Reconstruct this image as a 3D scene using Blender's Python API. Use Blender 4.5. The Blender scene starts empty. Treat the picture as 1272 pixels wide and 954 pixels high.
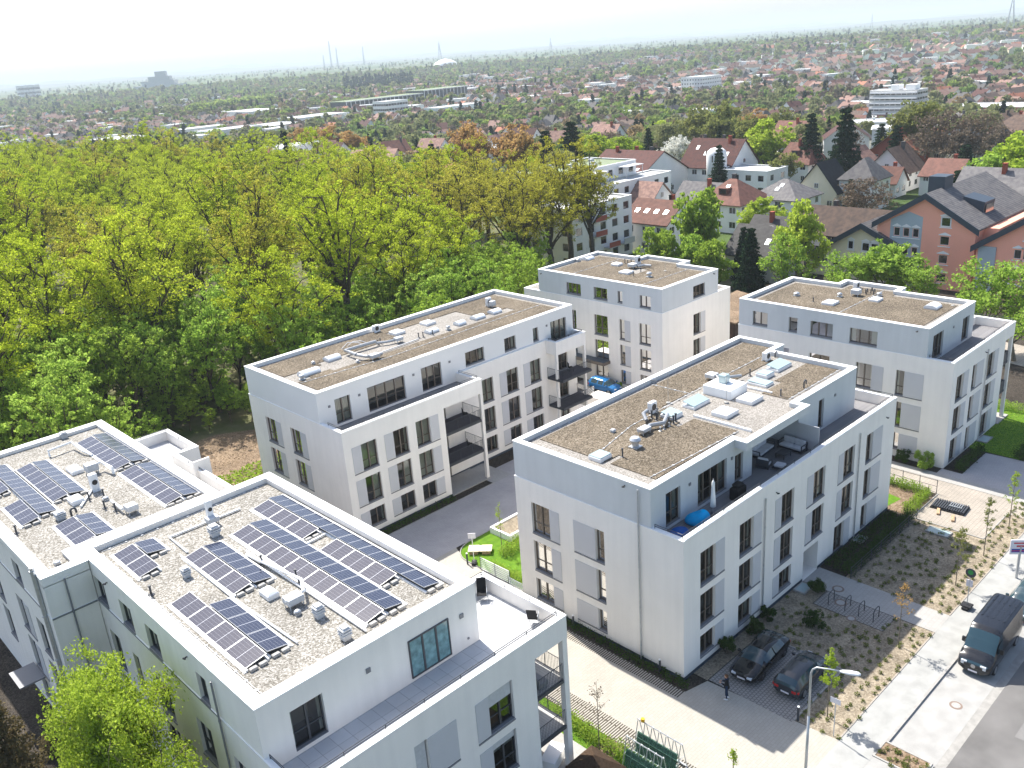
SKY_STRENGTH, SUN_STRENGTH, EXPOSURE, HAZE = .115, 4.5, 1.09, 1.6e-4
import bpy, math, random
import numpy as np
from mathutils import Vector, Matrix

R = math.radians
rnd = random.Random(7)
SC = bpy.context.scene
COL = SC.collection
ORG = {}
KIDS = {}

# ---------------------------------------------------------------- materials
def _lin(c):
    return tuple(((x / 12.92) if x <= .04045 else ((x + .055) / 1.055) ** 2.4) for x in c)

def newmat(name):
    m = bpy.data.materials.new(name); m.use_nodes = True
    nt = m.node_tree; nt.nodes.clear()
    out = nt.nodes.new('ShaderNodeOutputMaterial')
    return m, nt, out

def N(nt, t, **k):
    n = nt.nodes.new(t)
    for a, b in k.items():
        if a.startswith('i_'):
            n.inputs[a[2:].replace('_', ' ')].default_value = b
        else:
            setattr(n, a, b)
    return n

def pmat(name, col, rough=.8, spec=.3, metal=0, noise=0.0, nscale=3.0, bump=0, bscale=40, col2=None, coat=0, dirt=0):
    m, nt, out = newmat(name)
    b = N(nt, 'ShaderNodeBsdfPrincipled')
    b.inputs['Roughness'].default_value = rough
    b.inputs['Specular IOR Level'].default_value = spec
    b.inputs['Metallic'].default_value = metal
    b.inputs['Coat Weight'].default_value = coat
    b.inputs['Base Color'].default_value = (*col, 1)
    nt.links.new(b.outputs[0], out.inputs[0])
    if noise or col2:
        g = N(nt, 'ShaderNodeNewGeometry')
        n = N(nt, 'ShaderNodeTexNoise'); n.inputs['Scale'].default_value = nscale; n.inputs['Detail'].default_value = 6
        nt.links.new(g.outputs['Position'], n.inputs['Vector'])
        cr = N(nt, 'ShaderNodeValToRGB')
        a = col2 if col2 else tuple(max(0, c * (1 - noise)) for c in col)
        c = col if col2 else tuple(min(1, c * (1 + noise)) for c in col)
        cr.color_ramp.elements[0].position = .32; cr.color_ramp.elements[1].position = .68
        cr.color_ramp.elements[0].color = (*a, 1); cr.color_ramp.elements[1].color = (*c, 1)
        nt.links.new(n.outputs[0], cr.inputs[0]); nt.links.new(cr.outputs[0], b.inputs['Base Color'])
        if dirt:   # faint vertical rain streaks
            mp = N(nt, 'ShaderNodeMapping'); mp.inputs['Scale'].default_value = (2.2, 2.2, .12)
            n2 = N(nt, 'ShaderNodeTexNoise'); n2.inputs['Scale'].default_value = 1.0; n2.inputs['Detail'].default_value = 5
            nt.links.new(g.outputs['Position'], mp.inputs[0]); nt.links.new(mp.outputs[0], n2.inputs['Vector'])
            r2 = N(nt, 'ShaderNodeMapRange'); r2.inputs[1].default_value = .35; r2.inputs[2].default_value = .75
            r2.inputs[3].default_value = 1.0; r2.inputs[4].default_value = 1 - dirt
            mx = N(nt, 'ShaderNodeMix', data_type='RGBA', blend_type='MULTIPLY'); mx.inputs[0].default_value = 1
            nt.links.new(n2.outputs[0], r2.inputs[0]); nt.links.new(cr.outputs[0], mx.inputs[6])
            nt.links.new(r2.outputs[0], mx.inputs[7]); nt.links.new(mx.outputs[2], b.inputs['Base Color'])
    if bump:
        g = N(nt, 'ShaderNodeNewGeometry')
        n = N(nt, 'ShaderNodeTexNoise'); n.inputs['Scale'].default_value = bscale; n.inputs['Detail'].default_value = 4
        nt.links.new(g.outputs['Position'], n.inputs['Vector'])
        bp = N(nt, 'ShaderNodeBump'); bp.inputs['Strength'].default_value = bump; bp.inputs['Distance'].default_value = .03
        nt.links.new(n.outputs[0], bp.inputs['Height']); nt.links.new(bp.outputs[0], b.inputs['Normal'])
    return m

def speckle(name, cols, scale, big=.25, rough=.95, bump=.6, big_scale=.35):
    """loose stones: voronoi cells each in a random tone of a ramp, with patches"""
    m, nt, out = newmat(name)
    b = N(nt, 'ShaderNodeBsdfPrincipled'); b.inputs['Roughness'].default_value = rough
    b.inputs['Specular IOR Level'].default_value = .15
    g = N(nt, 'ShaderNodeNewGeometry')
    v = N(nt, 'ShaderNodeTexVoronoi'); v.inputs['Scale'].default_value = scale
    nt.links.new(g.outputs['Position'], v.inputs['Vector'])
    sx = N(nt, 'ShaderNodeSeparateColor'); nt.links.new(v.outputs['Color'], sx.inputs[0])
    cr = N(nt, 'ShaderNodeValToRGB')
    els = cr.color_ramp.elements
    for i, c in enumerate(cols):
        p = i / (len(cols) - 1)
        if i < 2: e = els[i]; e.position = p
        else: e = els.new(p)
        e.color = (*c, 1)
    if len(cols) > 2:
        for i, c in enumerate(cols):
            els[i].position = i / (len(cols) - 1); els[i].color = (*c, 1)
    nt.links.new(sx.outputs[0], cr.inputs[0])
    n = N(nt, 'ShaderNodeTexNoise'); n.inputs['Scale'].default_value = big_scale; n.inputs['Detail'].default_value = 7
    nt.links.new(g.outputs['Position'], n.inputs['Vector'])
    mr = N(nt, 'ShaderNodeMapRange'); mr.inputs[1].default_value = .3; mr.inputs[2].default_value = .7
    mr.inputs[3].default_value = 1 - big; mr.inputs[4].default_value = 1 + big * .5
    nt.links.new(n.outputs[0], mr.inputs[0])
    mx = N(nt, 'ShaderNodeMix', data_type='RGBA', blend_type='MULTIPLY'); mx.inputs[0].default_value = 1
    nt.links.new(cr.outputs[0], mx.inputs[6]); nt.links.new(mr.outputs[0], mx.inputs[7])
    nt.links.new(mx.outputs[2], b.inputs['Base Color'])
    bp = N(nt, 'ShaderNodeBump'); bp.inputs['Strength'].default_value = bump; bp.inputs['Distance'].default_value = .03
    nt.links.new(v.outputs['Distance'], bp.inputs['Height']); nt.links.new(bp.outputs[0], b.inputs['Normal'])
    nt.links.new(b.outputs[0], out.inputs[0])
    return m

def pavers(name, c1, c2, joint, w, h, rot=0, mortar=.012, rough=.85, offset=.5, var=.15):
    m, nt, out = newmat(name)
    b = N(nt, 'ShaderNodeBsdfPrincipled'); b.inputs['Roughness'].default_value = rough
    b.inputs['Specular IOR Level'].default_value = .25
    g = N(nt, 'ShaderNodeNewGeometry')
    mp = N(nt, 'ShaderNodeMapping'); mp.inputs['Rotation'].default_value = (0, 0, rot)
    nt.links.new(g.outputs['Position'], mp.inputs[0])
    br = N(nt, 'ShaderNodeTexBrick'); br.offset = offset
    br.inputs['Scale'].default_value = 1; br.inputs['Mortar Size'].default_value = mortar
    br.inputs['Brick Width'].default_value = w; br.inputs['Row Height'].default_value = h
    br.inputs['Color1'].default_value = (*c1, 1); br.inputs['Color2'].default_value = (*c2, 1)
    br.inputs['Mortar'].default_value = (*joint, 1); br.inputs['Mortar Smooth'].default_value = .3
    nt.links.new(mp.outputs[0], br.inputs['Vector'])
    n = N(nt, 'ShaderNodeTexNoise'); n.inputs['Scale'].default_value = .45; n.inputs['Detail'].default_value = 8
    nt.links.new(g.outputs['Position'], n.inputs['Vector'])
    mr = N(nt, 'ShaderNodeMapRange'); mr.inputs[1].default_value = .3; mr.inputs[2].default_value = .7
    mr.inputs[3].default_value = 1 - var; mr.inputs[4].default_value = 1 + var * .4
    nt.links.new(n.outputs[0], mr.inputs[0])
    mx = N(nt, 'ShaderNodeMix', data_type='RGBA', blend_type='MULTIPLY'); mx.inputs[0].default_value = 1
    nt.links.new(br.outputs[0], mx.inputs[6]); nt.links.new(mr.outputs[0], mx.inputs[7])
    nt.links.new(mx.outputs[2], b.inputs['Base Color'])
    nt.links.new(b.outputs[0], out.inputs[0])
    return m

def leafmat(name, a, b_, trans=.45, obj_var=.25):
    """leaves: diffuse plus translucent, tone varies from leaf to leaf and from tree to tree"""
    m, nt, out = newmat(name)
    g = N(nt, 'ShaderNodeNewGeometry'); oi = N(nt, 'ShaderNodeObjectInfo')
    mx = N(nt, 'ShaderNodeMix', data_type='RGBA'); mx.inputs[6].default_value = (*a, 1); mx.inputs[7].default_value = (*b_, 1)
    ad = N(nt, 'ShaderNodeMath', operation='MULTIPLY_ADD'); ad.inputs[1].default_value = .55
    ml = N(nt, 'ShaderNodeMath', operation='MULTIPLY'); ml.inputs[1].default_value = .45
    nt.links.new(oi.outputs['Random'], ml.inputs[0]); nt.links.new(g.outputs['Random Per Island'], ad.inputs[0])
    nt.links.new(ml.outputs[0], ad.inputs[2]); nt.links.new(ad.outputs[0], mx.inputs[0])
    d = N(nt, 'ShaderNodeBsdfDiffuse'); t = N(nt, 'ShaderNodeBsdfTranslucent')
    ms = N(nt, 'ShaderNodeMixShader'); ms.inputs[0].default_value = trans
    m2 = None
    nt.links.new(mx.outputs[2], d.inputs[0]); nt.links.new(mx.outputs[2], t.inputs[0])
    nt.links.new(d.outputs[0], ms.inputs[1]); nt.links.new(t.outputs[0], ms.inputs[2])
    nt.links.new(ms.outputs[0], out.inputs[0])
    return m

def glassmat(name, c_dark, c_light, rough=.02, spec=1.0):
    """window glass over a dark room; each window's room or curtain is a little different"""
    m, nt, out = newmat(name)
    b = N(nt, 'ShaderNodeBsdfPrincipled'); b.inputs['Roughness'].default_value = rough
    b.inputs['Specular IOR Level'].default_value = spec; b.inputs['IOR'].default_value = 1.6
    oi = N(nt, 'ShaderNodeObjectInfo')
    cr = N(nt, 'ShaderNodeValToRGB'); cr.color_ramp.interpolation = 'CONSTANT'
    e = cr.color_ramp.elements; e[0].color = (*c_dark, 1); e[0].position = 0
    e[1].position = .8; e[1].color = (*c_light, 1)
    k = e.new(.45); k.color = (*(x * .5 + y * .5 for x, y in zip(c_dark, (c_dark[0] * 2, c_dark[1] * 2, c_dark[2] * 2))), 1)
    nt.links.new(oi.outputs['Random'], cr.inputs[0]); nt.links.new(cr.outputs[0], b.inputs['Base Color'])
    nt.links.new(b.outputs[0], out.inputs[0])
    return m

def tilemat(name, c, c2, rot_axis='h'):
    m, nt, out = newmat(name)
    b = N(nt, 'ShaderNodeBsdfPrincipled'); b.inputs['Roughness'].default_value = .8; b.inputs['Specular IOR Level'].default_value = .2
    tc = N(nt, 'ShaderNodeTexCoord')
    oi = N(nt, 'ShaderNodeObjectInfo')
    w = N(nt, 'ShaderNodeTexWave', bands_direction='Z'); w.inputs['Scale'].default_value = 1.9; w.inputs['Distortion'].default_value = .3
    n = N(nt, 'ShaderNodeTexNoise'); n.inputs['Scale'].default_value = 1.3; n.inputs['Detail'].default_value = 9
    nt.links.new(tc.outputs['Object'], w.inputs['Vector']); nt.links.new(tc.outputs['Object'], n.inputs['Vector'])
    mx = N(nt, 'ShaderNodeMix', data_type='RGBA'); mx.inputs[6].default_value = (*c, 1); mx.inputs[7].default_value = (*c2, 1)
    mr = N(nt, 'ShaderNodeMapRange'); mr.inputs[1].default_value = .35; mr.inputs[2].default_value = .65
    nt.links.new(n.outputs[0], mr.inputs[0]); nt.links.new(mr.outputs[0], mx.inputs[0])
    m2 = N(nt, 'ShaderNodeMix', data_type='RGBA', blend_type='MULTIPLY'); m2.inputs[0].default_value = .35
    nt.links.new(mx.outputs[2], m2.inputs[6]); nt.links.new(w.outputs[0], m2.inputs[7])
    hs = N(nt, 'ShaderNodeHueSaturation')
    a = N(nt, 'ShaderNodeMapRange'); a.inputs[3].default_value = .75; a.inputs[4].default_value = 1.25
    nt.links.new(oi.outputs['Random'], a.inputs[0]); nt.links.new(a.outputs[0], hs.inputs['Value'])
    nt.links.new(m2.outputs[2], hs.inputs['Color']); nt.links.new(hs.outputs[0], b.inputs['Base Color'])
    nt.links.new(b.outputs[0], out.inputs[0])
    return m

def solarmat():
    m, nt, out = newmat('solar_cells')
    b = N(nt, 'ShaderNodeBsdfPrincipled'); b.inputs['Roughness'].default_value = .12
    b.inputs['Specular IOR Level'].default_value = .6
    uv = N(nt, 'ShaderNodeTexCoord')
    def lines(axis, count, width):
        sp = N(nt, 'ShaderNodeSeparateXYZ'); nt.links.new(uv.outputs['UV'], sp.inputs[0])
        mu = N(nt, 'ShaderNodeMath', operation='MULTIPLY'); mu.inputs[1].default_value = count
        fr = N(nt, 'ShaderNodeMath', operation='FRACT')
        s = N(nt, 'ShaderNodeMath', operation='SUBTRACT'); s.inputs[1].default_value = .5
        ab = N(nt, 'ShaderNodeMath', operation='ABSOLUTE')
        gt = N(nt, 'ShaderNodeMath', operation='GREATER_THAN'); gt.inputs[1].default_value = .5 - width * .5
        nt.links.new(sp.outputs[axis], mu.inputs[0]); nt.links.new(mu.outputs[0], fr.inputs[0]); nt.links.new(fr.outputs[0], s.inputs[0])
        nt.links.new(s.outputs[0], ab.inputs[0]); nt.links.new(ab.outputs[0], gt.inputs[0])
        return gt
    g1 = lines(0, 6, .07); g2 = lines(1, 10, .05); g3 = lines(1, 2, .03)
    m1 = N(nt, 'ShaderNodeMath', operation='MULTIPLY'); m1.inputs[1].default_value = .26
    m2 = N(nt, 'ShaderNodeMath', operation='MULTIPLY'); m2.inputs[1].default_value = .10
    m3 = N(nt, 'ShaderNodeMath', operation='MULTIPLY'); m3.inputs[1].default_value = .95
    nt.links.new(g1.outputs[0], m1.inputs[0]); nt.links.new(g2.outputs[0], m2.inputs[0]); nt.links.new(g3.outputs[0], m3.inputs[0])
    mxa = N(nt, 'ShaderNodeMath', operation='MAXIMUM'); mxb = N(nt, 'ShaderNodeMath', operation='MAXIMUM')
    nt.links.new(m1.outputs[0], mxa.inputs[0]); nt.links.new(m2.outputs[0], mxa.inputs[1])
    nt.links.new(mxa.outputs[0], mxb.inputs[0]); nt.links.new(m3.outputs[0], mxb.inputs[1])
    mix = N(nt, 'ShaderNodeMix', data_type='RGBA')
    mix.inputs[6].default_value = (.013, .018, .042, 1); mix.inputs[7].default_value = (.5, .52, .56, 1)
    nt.links.new(mxb.outputs[0], mix.inputs[0]); nt.links.new(mix.outputs[2], b.inputs['Base Color'])
    nt.links.new(b.outputs[0], out.inputs[0])
    return m

M = {}
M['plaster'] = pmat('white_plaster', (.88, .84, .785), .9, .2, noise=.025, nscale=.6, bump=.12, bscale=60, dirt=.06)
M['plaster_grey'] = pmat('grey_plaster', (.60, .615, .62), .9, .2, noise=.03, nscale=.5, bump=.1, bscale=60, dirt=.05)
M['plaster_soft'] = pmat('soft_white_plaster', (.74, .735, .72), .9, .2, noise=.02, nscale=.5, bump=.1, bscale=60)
M['shutter'] = pmat('grey_shutter_panel', (.56, .56, .575), .55, .3, noise=.02, nscale=1)
M['cap'] = pmat('white_metal_cap', (.86, .86, .85), .5, .3, noise=.03, nscale=1.4)
M['plinth'] = pmat('dark_plinth', (.05, .065, .085), .8, .2, noise=.2, nscale=2)
M['frame'] = pmat('bronze_window_frame', (.15, .12, .095), .5, .4)
M['frame_dark'] = pmat('dark_window_frame', (.07, .072, .078), .5, .4)
M['frame_white'] = pmat('white_window_frame', (.75, .75, .74), .6, .3)
M['sill'] = pmat('grey_metal_sill', (.19, .195, .21), .45, .5)
M['glass'] = glassmat('window_glass', (.010, .014, .014), (.06, .075, .075))
M['glass_town'] = glassmat('house_window_glass', (.012, .014, .018), (.09, .09, .09), .08, .7)
M['curtain'] = pmat('teal_curtain_glass', (.16, .30, .32), .08, .8, noise=.35, nscale=2.5)
M['gravel'] = speckle('roof_gravel', [(.13, .12, .10), (.23, .215, .185), (.31, .295, .265), (.47, .45, .42)], 14, .2)
M['gravel_light'] = speckle('light_gravel', [(.17, .155, .135), (.27, .25, .225), (.40, .38, .35)], 16, .12)
M['substrate'] = speckle('brown_roof_substrate', [(.065, .052, .036), (.115, .093, .066), (.165, .136, .10), (.26, .22, .17)], 13, .26)
M['solar'] = solarmat()
M['alu'] = pmat('aluminium', (.40, .41, .42), .35, .5, metal=.5)
M['zinc'] = pmat('galvanised_steel', (.50, .52, .54), .4, .5, metal=.6, noise=.1, nscale=8)
M['rail'] = pmat('anthracite_rail', (.05, .055, .065), .5, .4)
M['dome'] = pmat('opal_skylight', (.78, .80, .82), .25, .5)
M['dome_glass'] = pmat('clear_skylight', (.34, .43, .44), .06, .8)
M['white'] = pmat('white_paint', (.80, .80, .80), .5, .4)
M['equip'] = pmat('grey_equipment', (.52, .53, .54), .55, .4, noise=.08, nscale=5)
M['black'] = pmat('black_rubber', (.018, .018, .02), .7, .3)
M['black_plastic'] = pmat('black_plastic', (.02, .02, .022), .4, .4)
M['ballast'] = pmat('concrete_ballast', (.36, .35, .33), .9, .2, noise=.15, nscale=9)
M['terr_tile'] = pavers('terrace_tile', (.52, .53, .545), (.48, .49, .505), (.26, .27, .28), .8, .8, 0, .012, offset=0)
M['deck'] = pavers('grey_deck_boards', (.20, .195, .20), (.235, .23, .235), (.07, .07, .075), 4.0, .16, 0, .012, offset=.5)
M['deck_light'] = pavers('pale_deck_boards', (.52, .51, .49), (.46, .45, .43), (.28, .27, .26), .16, 4.0, 0, .01)
M['balcony_floor'] = pavers('dark_balcony_boards', (.085, .075, .09), (.07, .062, .075), (.02, .02, .025), .15, 3.0, 0, .014)
M['drive'] = pavers('driveway_slabs', (.39, .365, .32), (.36, .34, .295), (.29, .27, .235), .4, .2, 0, .008, var=.08)
M['path_grey'] = pavers('grey_pavers', (.42, .40, .40), (.385, .37, .37), (.30, .285, .285), .24, .16, R(45), .01, var=.12)
M['grass_paver'] = pavers('slotted_grass_pavers', (.40, .375, .33), (.36, .34, .30), (.06, .05, .035), 2.0, .165, 0, .05, offset=.5, var=.1)
M['pad_dark'] = pavers('parking_pavers', (.33, .31, .29), (.29, .275, .26), (.17, .16, .145), .22, .22, 0, .03, offset=.5)
M['pad_light'] = pavers('light_clay_pavers', (.37, .325, .275), (.33, .295, .25), (.22, .20, .17), .3, .3, R(0), .015)
M['walk'] = pavers('walkway_slabs', (.38, .365, .345), (.35, .34, .32), (.28, .27, .25), .3, .3, 0, .008, var=.08)
M['concrete'] = pmat('sidewalk_concrete', (.33, .33, .315), .9, .2, noise=.12, nscale=1.1, bump=.1, bscale=30)
M['concrete2'] = pmat('parking_concrete', (.33, .325, .31), .9, .2, noise=.12, nscale=.9, bump=.1, bscale=30)
M['kerb'] = pmat('kerb_stone', (.33, .32, .30), .9, .2, noise=.1, nscale=4)
M['asphalt'] = pmat('road_asphalt', (.15, .145, .14), .92, .2, noise=.2, nscale=.45, bump=.3, bscale=90)
M['asphalt_patch'] = pmat('asphalt_patch', (.19, .185, .18), .92, .2, noise=.08, nscale=3)
M['gutter'] = pmat('gutter_stones', (.30, .29, .27), .9, .2, noise=.12, nscale=2.5)
M['soil_dark'] = speckle('dark_mulch', [(.025, .02, .016), (.05, .042, .033), (.09, .075, .06)], 14, .35)
M['soil_brown'] = speckle('brown_soil', [(.13, .09, .055), (.21, .15, .10), (.29, .22, .155)], 9, .3)
M['sand'] = speckle('sandy_planting_bed', [(.19, .155, .11), (.27, .225, .165), (.35, .30, .225)], 10, .3, big_scale=.9)
M['grass'] = pmat('lawn', (.115, .22, .018), .95, .1, col2=(.075, .16, .014), nscale=2.2, bump=.6, bscale=60)
M['earth'] = pmat('woodland_floor', (.17, .15, .09), .95, .1, col2=(.07, .10, .03), nscale=.35, bump=.6, bscale=3)
M['bark'] = pmat('oak_bark', (.075, .062, .045), .95, .1, noise=.35, nscale=4, bump=.5, bscale=12)
M['bark_light'] = pmat('grey_bark', (.17, .145, .11), .95, .1, noise=.3, nscale=5)
M['wood'] = pmat('untreated_wood', (.42, .29, .18), .8, .2, noise=.2, nscale=6)
M['wood_light'] = pmat('pale_wood', (.72, .60, .46), .8, .2, noise=.12, nscale=6)
M['wood_dark'] = pmat('dark_shed_roof', (.055, .035, .022), .9, .15, noise=.3, nscale=7, bump=.3)
M['rust'] = pmat('rusty_brown', (.25, .09, .035), .85, .2, noise=.3, nscale=6)
M['car_black'] = pmat('black_car_paint', (.006, .007, .009), .12, .35, coat=.3)
M['car_grey'] = pmat('grey_car_paint', (.045, .05, .058), .2, .4, metal=.3, coat=.4)
M['car_blue'] = pmat('blue_car_paint', (.01, .16, .42), .25, .5, metal=.2, coat=.8)
M['van_paint'] = pmat('black_van_paint', (.011, .013, .018), .2, .35, coat=.3)
M['car_teal'] = pmat('dark_teal_car_paint', (.03, .06, .07), .25, .5, coat=.8)
M['car_glass'] = pmat('car_glass', (.02, .05, .065), .04, .9)
M['rim'] = pmat('alloy_rim', (.35, .36, .38), .35, .5, metal=.7)
M['rim_dark'] = pmat('dark_alloy_rim', (.06, .06, .065), .35, .5, metal=.7)
M['lamp_red'] = pmat('red_tail_lamp', (.45, .012, .012), .2, .6)
M['lamp_clear'] = pmat('clear_head_lamp', (.55, .58, .62), .1, .7)
M['chrome'] = pmat('chrome', (.35, .35, .37), .3, .5, metal=1)
M['steel'] = pmat('galvanised_pole', (.46, .48, .50), .4, .5, metal=.5)
M['beanbag'] = pmat('turquoise_fabric', (.0, .33, .66), .8, .2, noise=.08, nscale=3)
M['beanbag2'] = pmat('blue_fabric', (.012, .085, .32), .8, .2, noise=.12, nscale=3)
M['cushion'] = pmat('light_grey_cushion', (.62, .62, .63), .9, .1, noise=.04, nscale=4)
M['cover'] = pmat('black_cover', (.012, .012, .013), .75, .2)
M['parasol'] = pmat('white_parasol_fabric', (.8, .8, .78), .85, .1)
M['signwhite'] = pmat('white_sign_face', (.72, .70, .74), .5, .3)
M['signblue'] = pmat('blue_sign_print', (.04, .07, .35), .5, .3)
M['signred'] = pmat('red_sign_print', (.55, .05, .07), .5, .3)
M['signgreen'] = pmat('green_sign_face', (.03, .30, .06), .5, .3)
M['yellow'] = pmat('yellow_lamp', (.8, .42, .02), .4, .4)
M['greenglass'] = pmat('green_stacked_glass', (.05, .12, .10), .1, .7)
def _rackglass():
    m, nt, out = newmat('rack_glass'); a = N(nt, 'ShaderNodeBsdfTransparent'); a.inputs[0].default_value = (.75, .88, .83, 1)
    b = N(nt, 'ShaderNodeBsdfPrincipled'); b.inputs['Base Color'].default_value = (.12, .22, .18, 1); b.inputs['Roughness'].default_value = .05
    x = N(nt, 'ShaderNodeMixShader'); x.inputs[0].default_value = .22
    nt.links.new(a.outputs[0], x.inputs[1]); nt.links.new(b.outputs[0], x.inputs[2]); nt.links.new(x.outputs[0], out.inputs[0]); return m
M['greenglass'] = _rackglass()
M['manhole_ring'] = pmat('manhole_ring', (.22, .165, .135), .85, .2)
M['room_wall'] = pmat('room_wall', (.30, .28, .26), .9, .1)
M['room_floor'] = pmat('room_floor', (.12, .08, .05), .7, .2)
M['curtain_cloth'] = pmat('curtain_cloth', (.70, .68, .64), .9, .1)
def _pane():
    m, nt, out = newmat('pane_glass'); a = N(nt, 'ShaderNodeBsdfTransparent'); a.inputs[0].default_value = (.62, .68, .66, 1)
    g = N(nt, 'ShaderNodeBsdfGlossy'); g.inputs['Roughness'].default_value = .015; f = N(nt, 'ShaderNodeFresnel'); f.inputs[0].default_value = 1.9
    x = N(nt, 'ShaderNodeMixShader'); nt.links.new(f.outputs[0], x.inputs[0]); nt.links.new(a.outputs[0], x.inputs[1]); nt.links.new(g.outputs[0], x.inputs[2]); nt.links.new(x.outputs[0], out.inputs[0]); return m
M['pane_glass'] = _pane()
M['skin'] = pmat('skin', (.50, .29, .2), .6, .3)
M['hair'] = pmat('brown_hair', (.10, .05, .025), .8, .2)
M['coat'] = pmat('black_coat', (.012, .012, .014), .85, .2)
M['jeans'] = pmat('dark_jeans', (.02, .035, .07), .9, .1)
M['shoe'] = pmat('white_shoes', (.75, .75, .75), .6, .3)
# town
for nm, c, c2 in (('red', (.21, .10, .075), (.14, .07, .055)), ('darkred', (.115, .042, .034), (.075, .032, .028)),
                  ('orange', (.46, .19, .11), (.34, .14, .09)), ('brown', (.15, .10, .075), (.085, .06, .05)),
                  ('grey', (.13, .125, .12), (.09, .085, .085)), ('black', (.03, .035, .042), (.02, .022, .027)),
                  ('pink', (.38, .23, .18), (.22, .13, .11)), ('slate', (.19, .18, .175), (.12, .115, .12))):
    M['tile_' + nm] = tilemat(nm + '_roof_tiles', c, c2)
M['w_white'] = pmat('white_house_wall', (.82, .81, .79), .9, .2, noise=.03, nscale=.5)
M['w_cream'] = pmat('cream_house_wall', (.66, .60, .46), .9, .2, noise=.03, nscale=.5)
M['w_coral'] = pmat('coral_wall', (.92, .42, .30), .9, .2, noise=.03, nscale=.4)
M['w_yellow'] = pmat('pale_yellow_wall', (.80, .72, .52), .9, .2, noise=.03, nscale=.4)
M['w_blue'] = pmat('grey_blue_wall', (.40, .46, .50), .9, .2, noise=.03, nscale=.4)
M['w_grey'] = pmat('grey_concrete_wall', (.50, .50, .48), .9, .2, noise=.06, nscale=.4)
M['w_red'] = pmat('dark_red_wall', (.34, .10, .07), .9, .2, noise=.05, nscale=.4)
M['navy'] = pmat('navy_roof_metal', (.035, .05, .07), .5, .4)
M['flatroof'] = pmat('pale_flat_roof', (.55, .56, .55), .9, .2, noise=.1, nscale=.3)
M['greenroof'] = pmat('green_flat_roof', (.20, .24, .15), .9, .2, noise=.2, nscale=.3)
M['brick'] = pmat('chimney_brick', (.30, .08, .05), .9, .2, noise=.15, nscale=5)
# leaves
M['l_oak'] = leafmat('oak_leaves', (.29, .385, .02), (.46, .52, .05), .55)
M['l_oak2'] = leafmat('olive_oak_leaves', (.29, .30, .035), (.45, .42, .065), .55)
M['l_green'] = leafmat('fresh_green_leaves', (.23, .38, .05), (.39, .52, .10), .58)
M['l_mid'] = leafmat('mid_green_leaves', (.20, .32, .035), (.33, .44, .07), .55)
M['l_lime'] = leafmat('lime_leaves', (.26, .38, .03), (.44, .53, .08), .55)
M['l_olive'] = leafmat('grey_green_leaves', (.16, .19, .055), (.29, .30, .09), .45)
M['l_rust'] = leafmat('orange_brown_leaves', (.36, .21, .085), (.52, .36, .14), .45)
M['l_bare'] = leafmat('bare_twigs', (.15, .115, .08), (.24, .19, .14), .2)
M['l_fir'] = leafmat('dark_fir_needles', (.014, .032, .017), (.032, .06, .026), .15)
M['l_brownfir'] = leafmat('brown_conifer_sprays', (.11, .095, .045), (.21, .16, .085), .3)
M['l_far_green'] = leafmat('far_green_leaves', (.13, .21, .05), (.24, .32, .09), .48)
M['l_far_lime'] = leafmat('far_light_leaves', (.19, .27, .05), (.30, .36, .09), .48)
M['l_far_olive'] = leafmat('far_olive_leaves', (.18, .20, .085), (.28, .29, .13), .45)
M['l_far_rust'] = leafmat('far_rust_leaves', (.27, .20, .10), (.38, .30, .16), .42)
M['l_white'] = leafmat('white_blossom', (.62, .62, .55), (.8, .8, .75), .4)
M['l_hedge'] = leafmat('hedge_leaves', (.03, .065, .014), (.08, .13, .028), .3)
M['l_tuft'] = leafmat('planting_tufts', (.10, .14, .03), (.22, .24, .07), .35)

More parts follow.
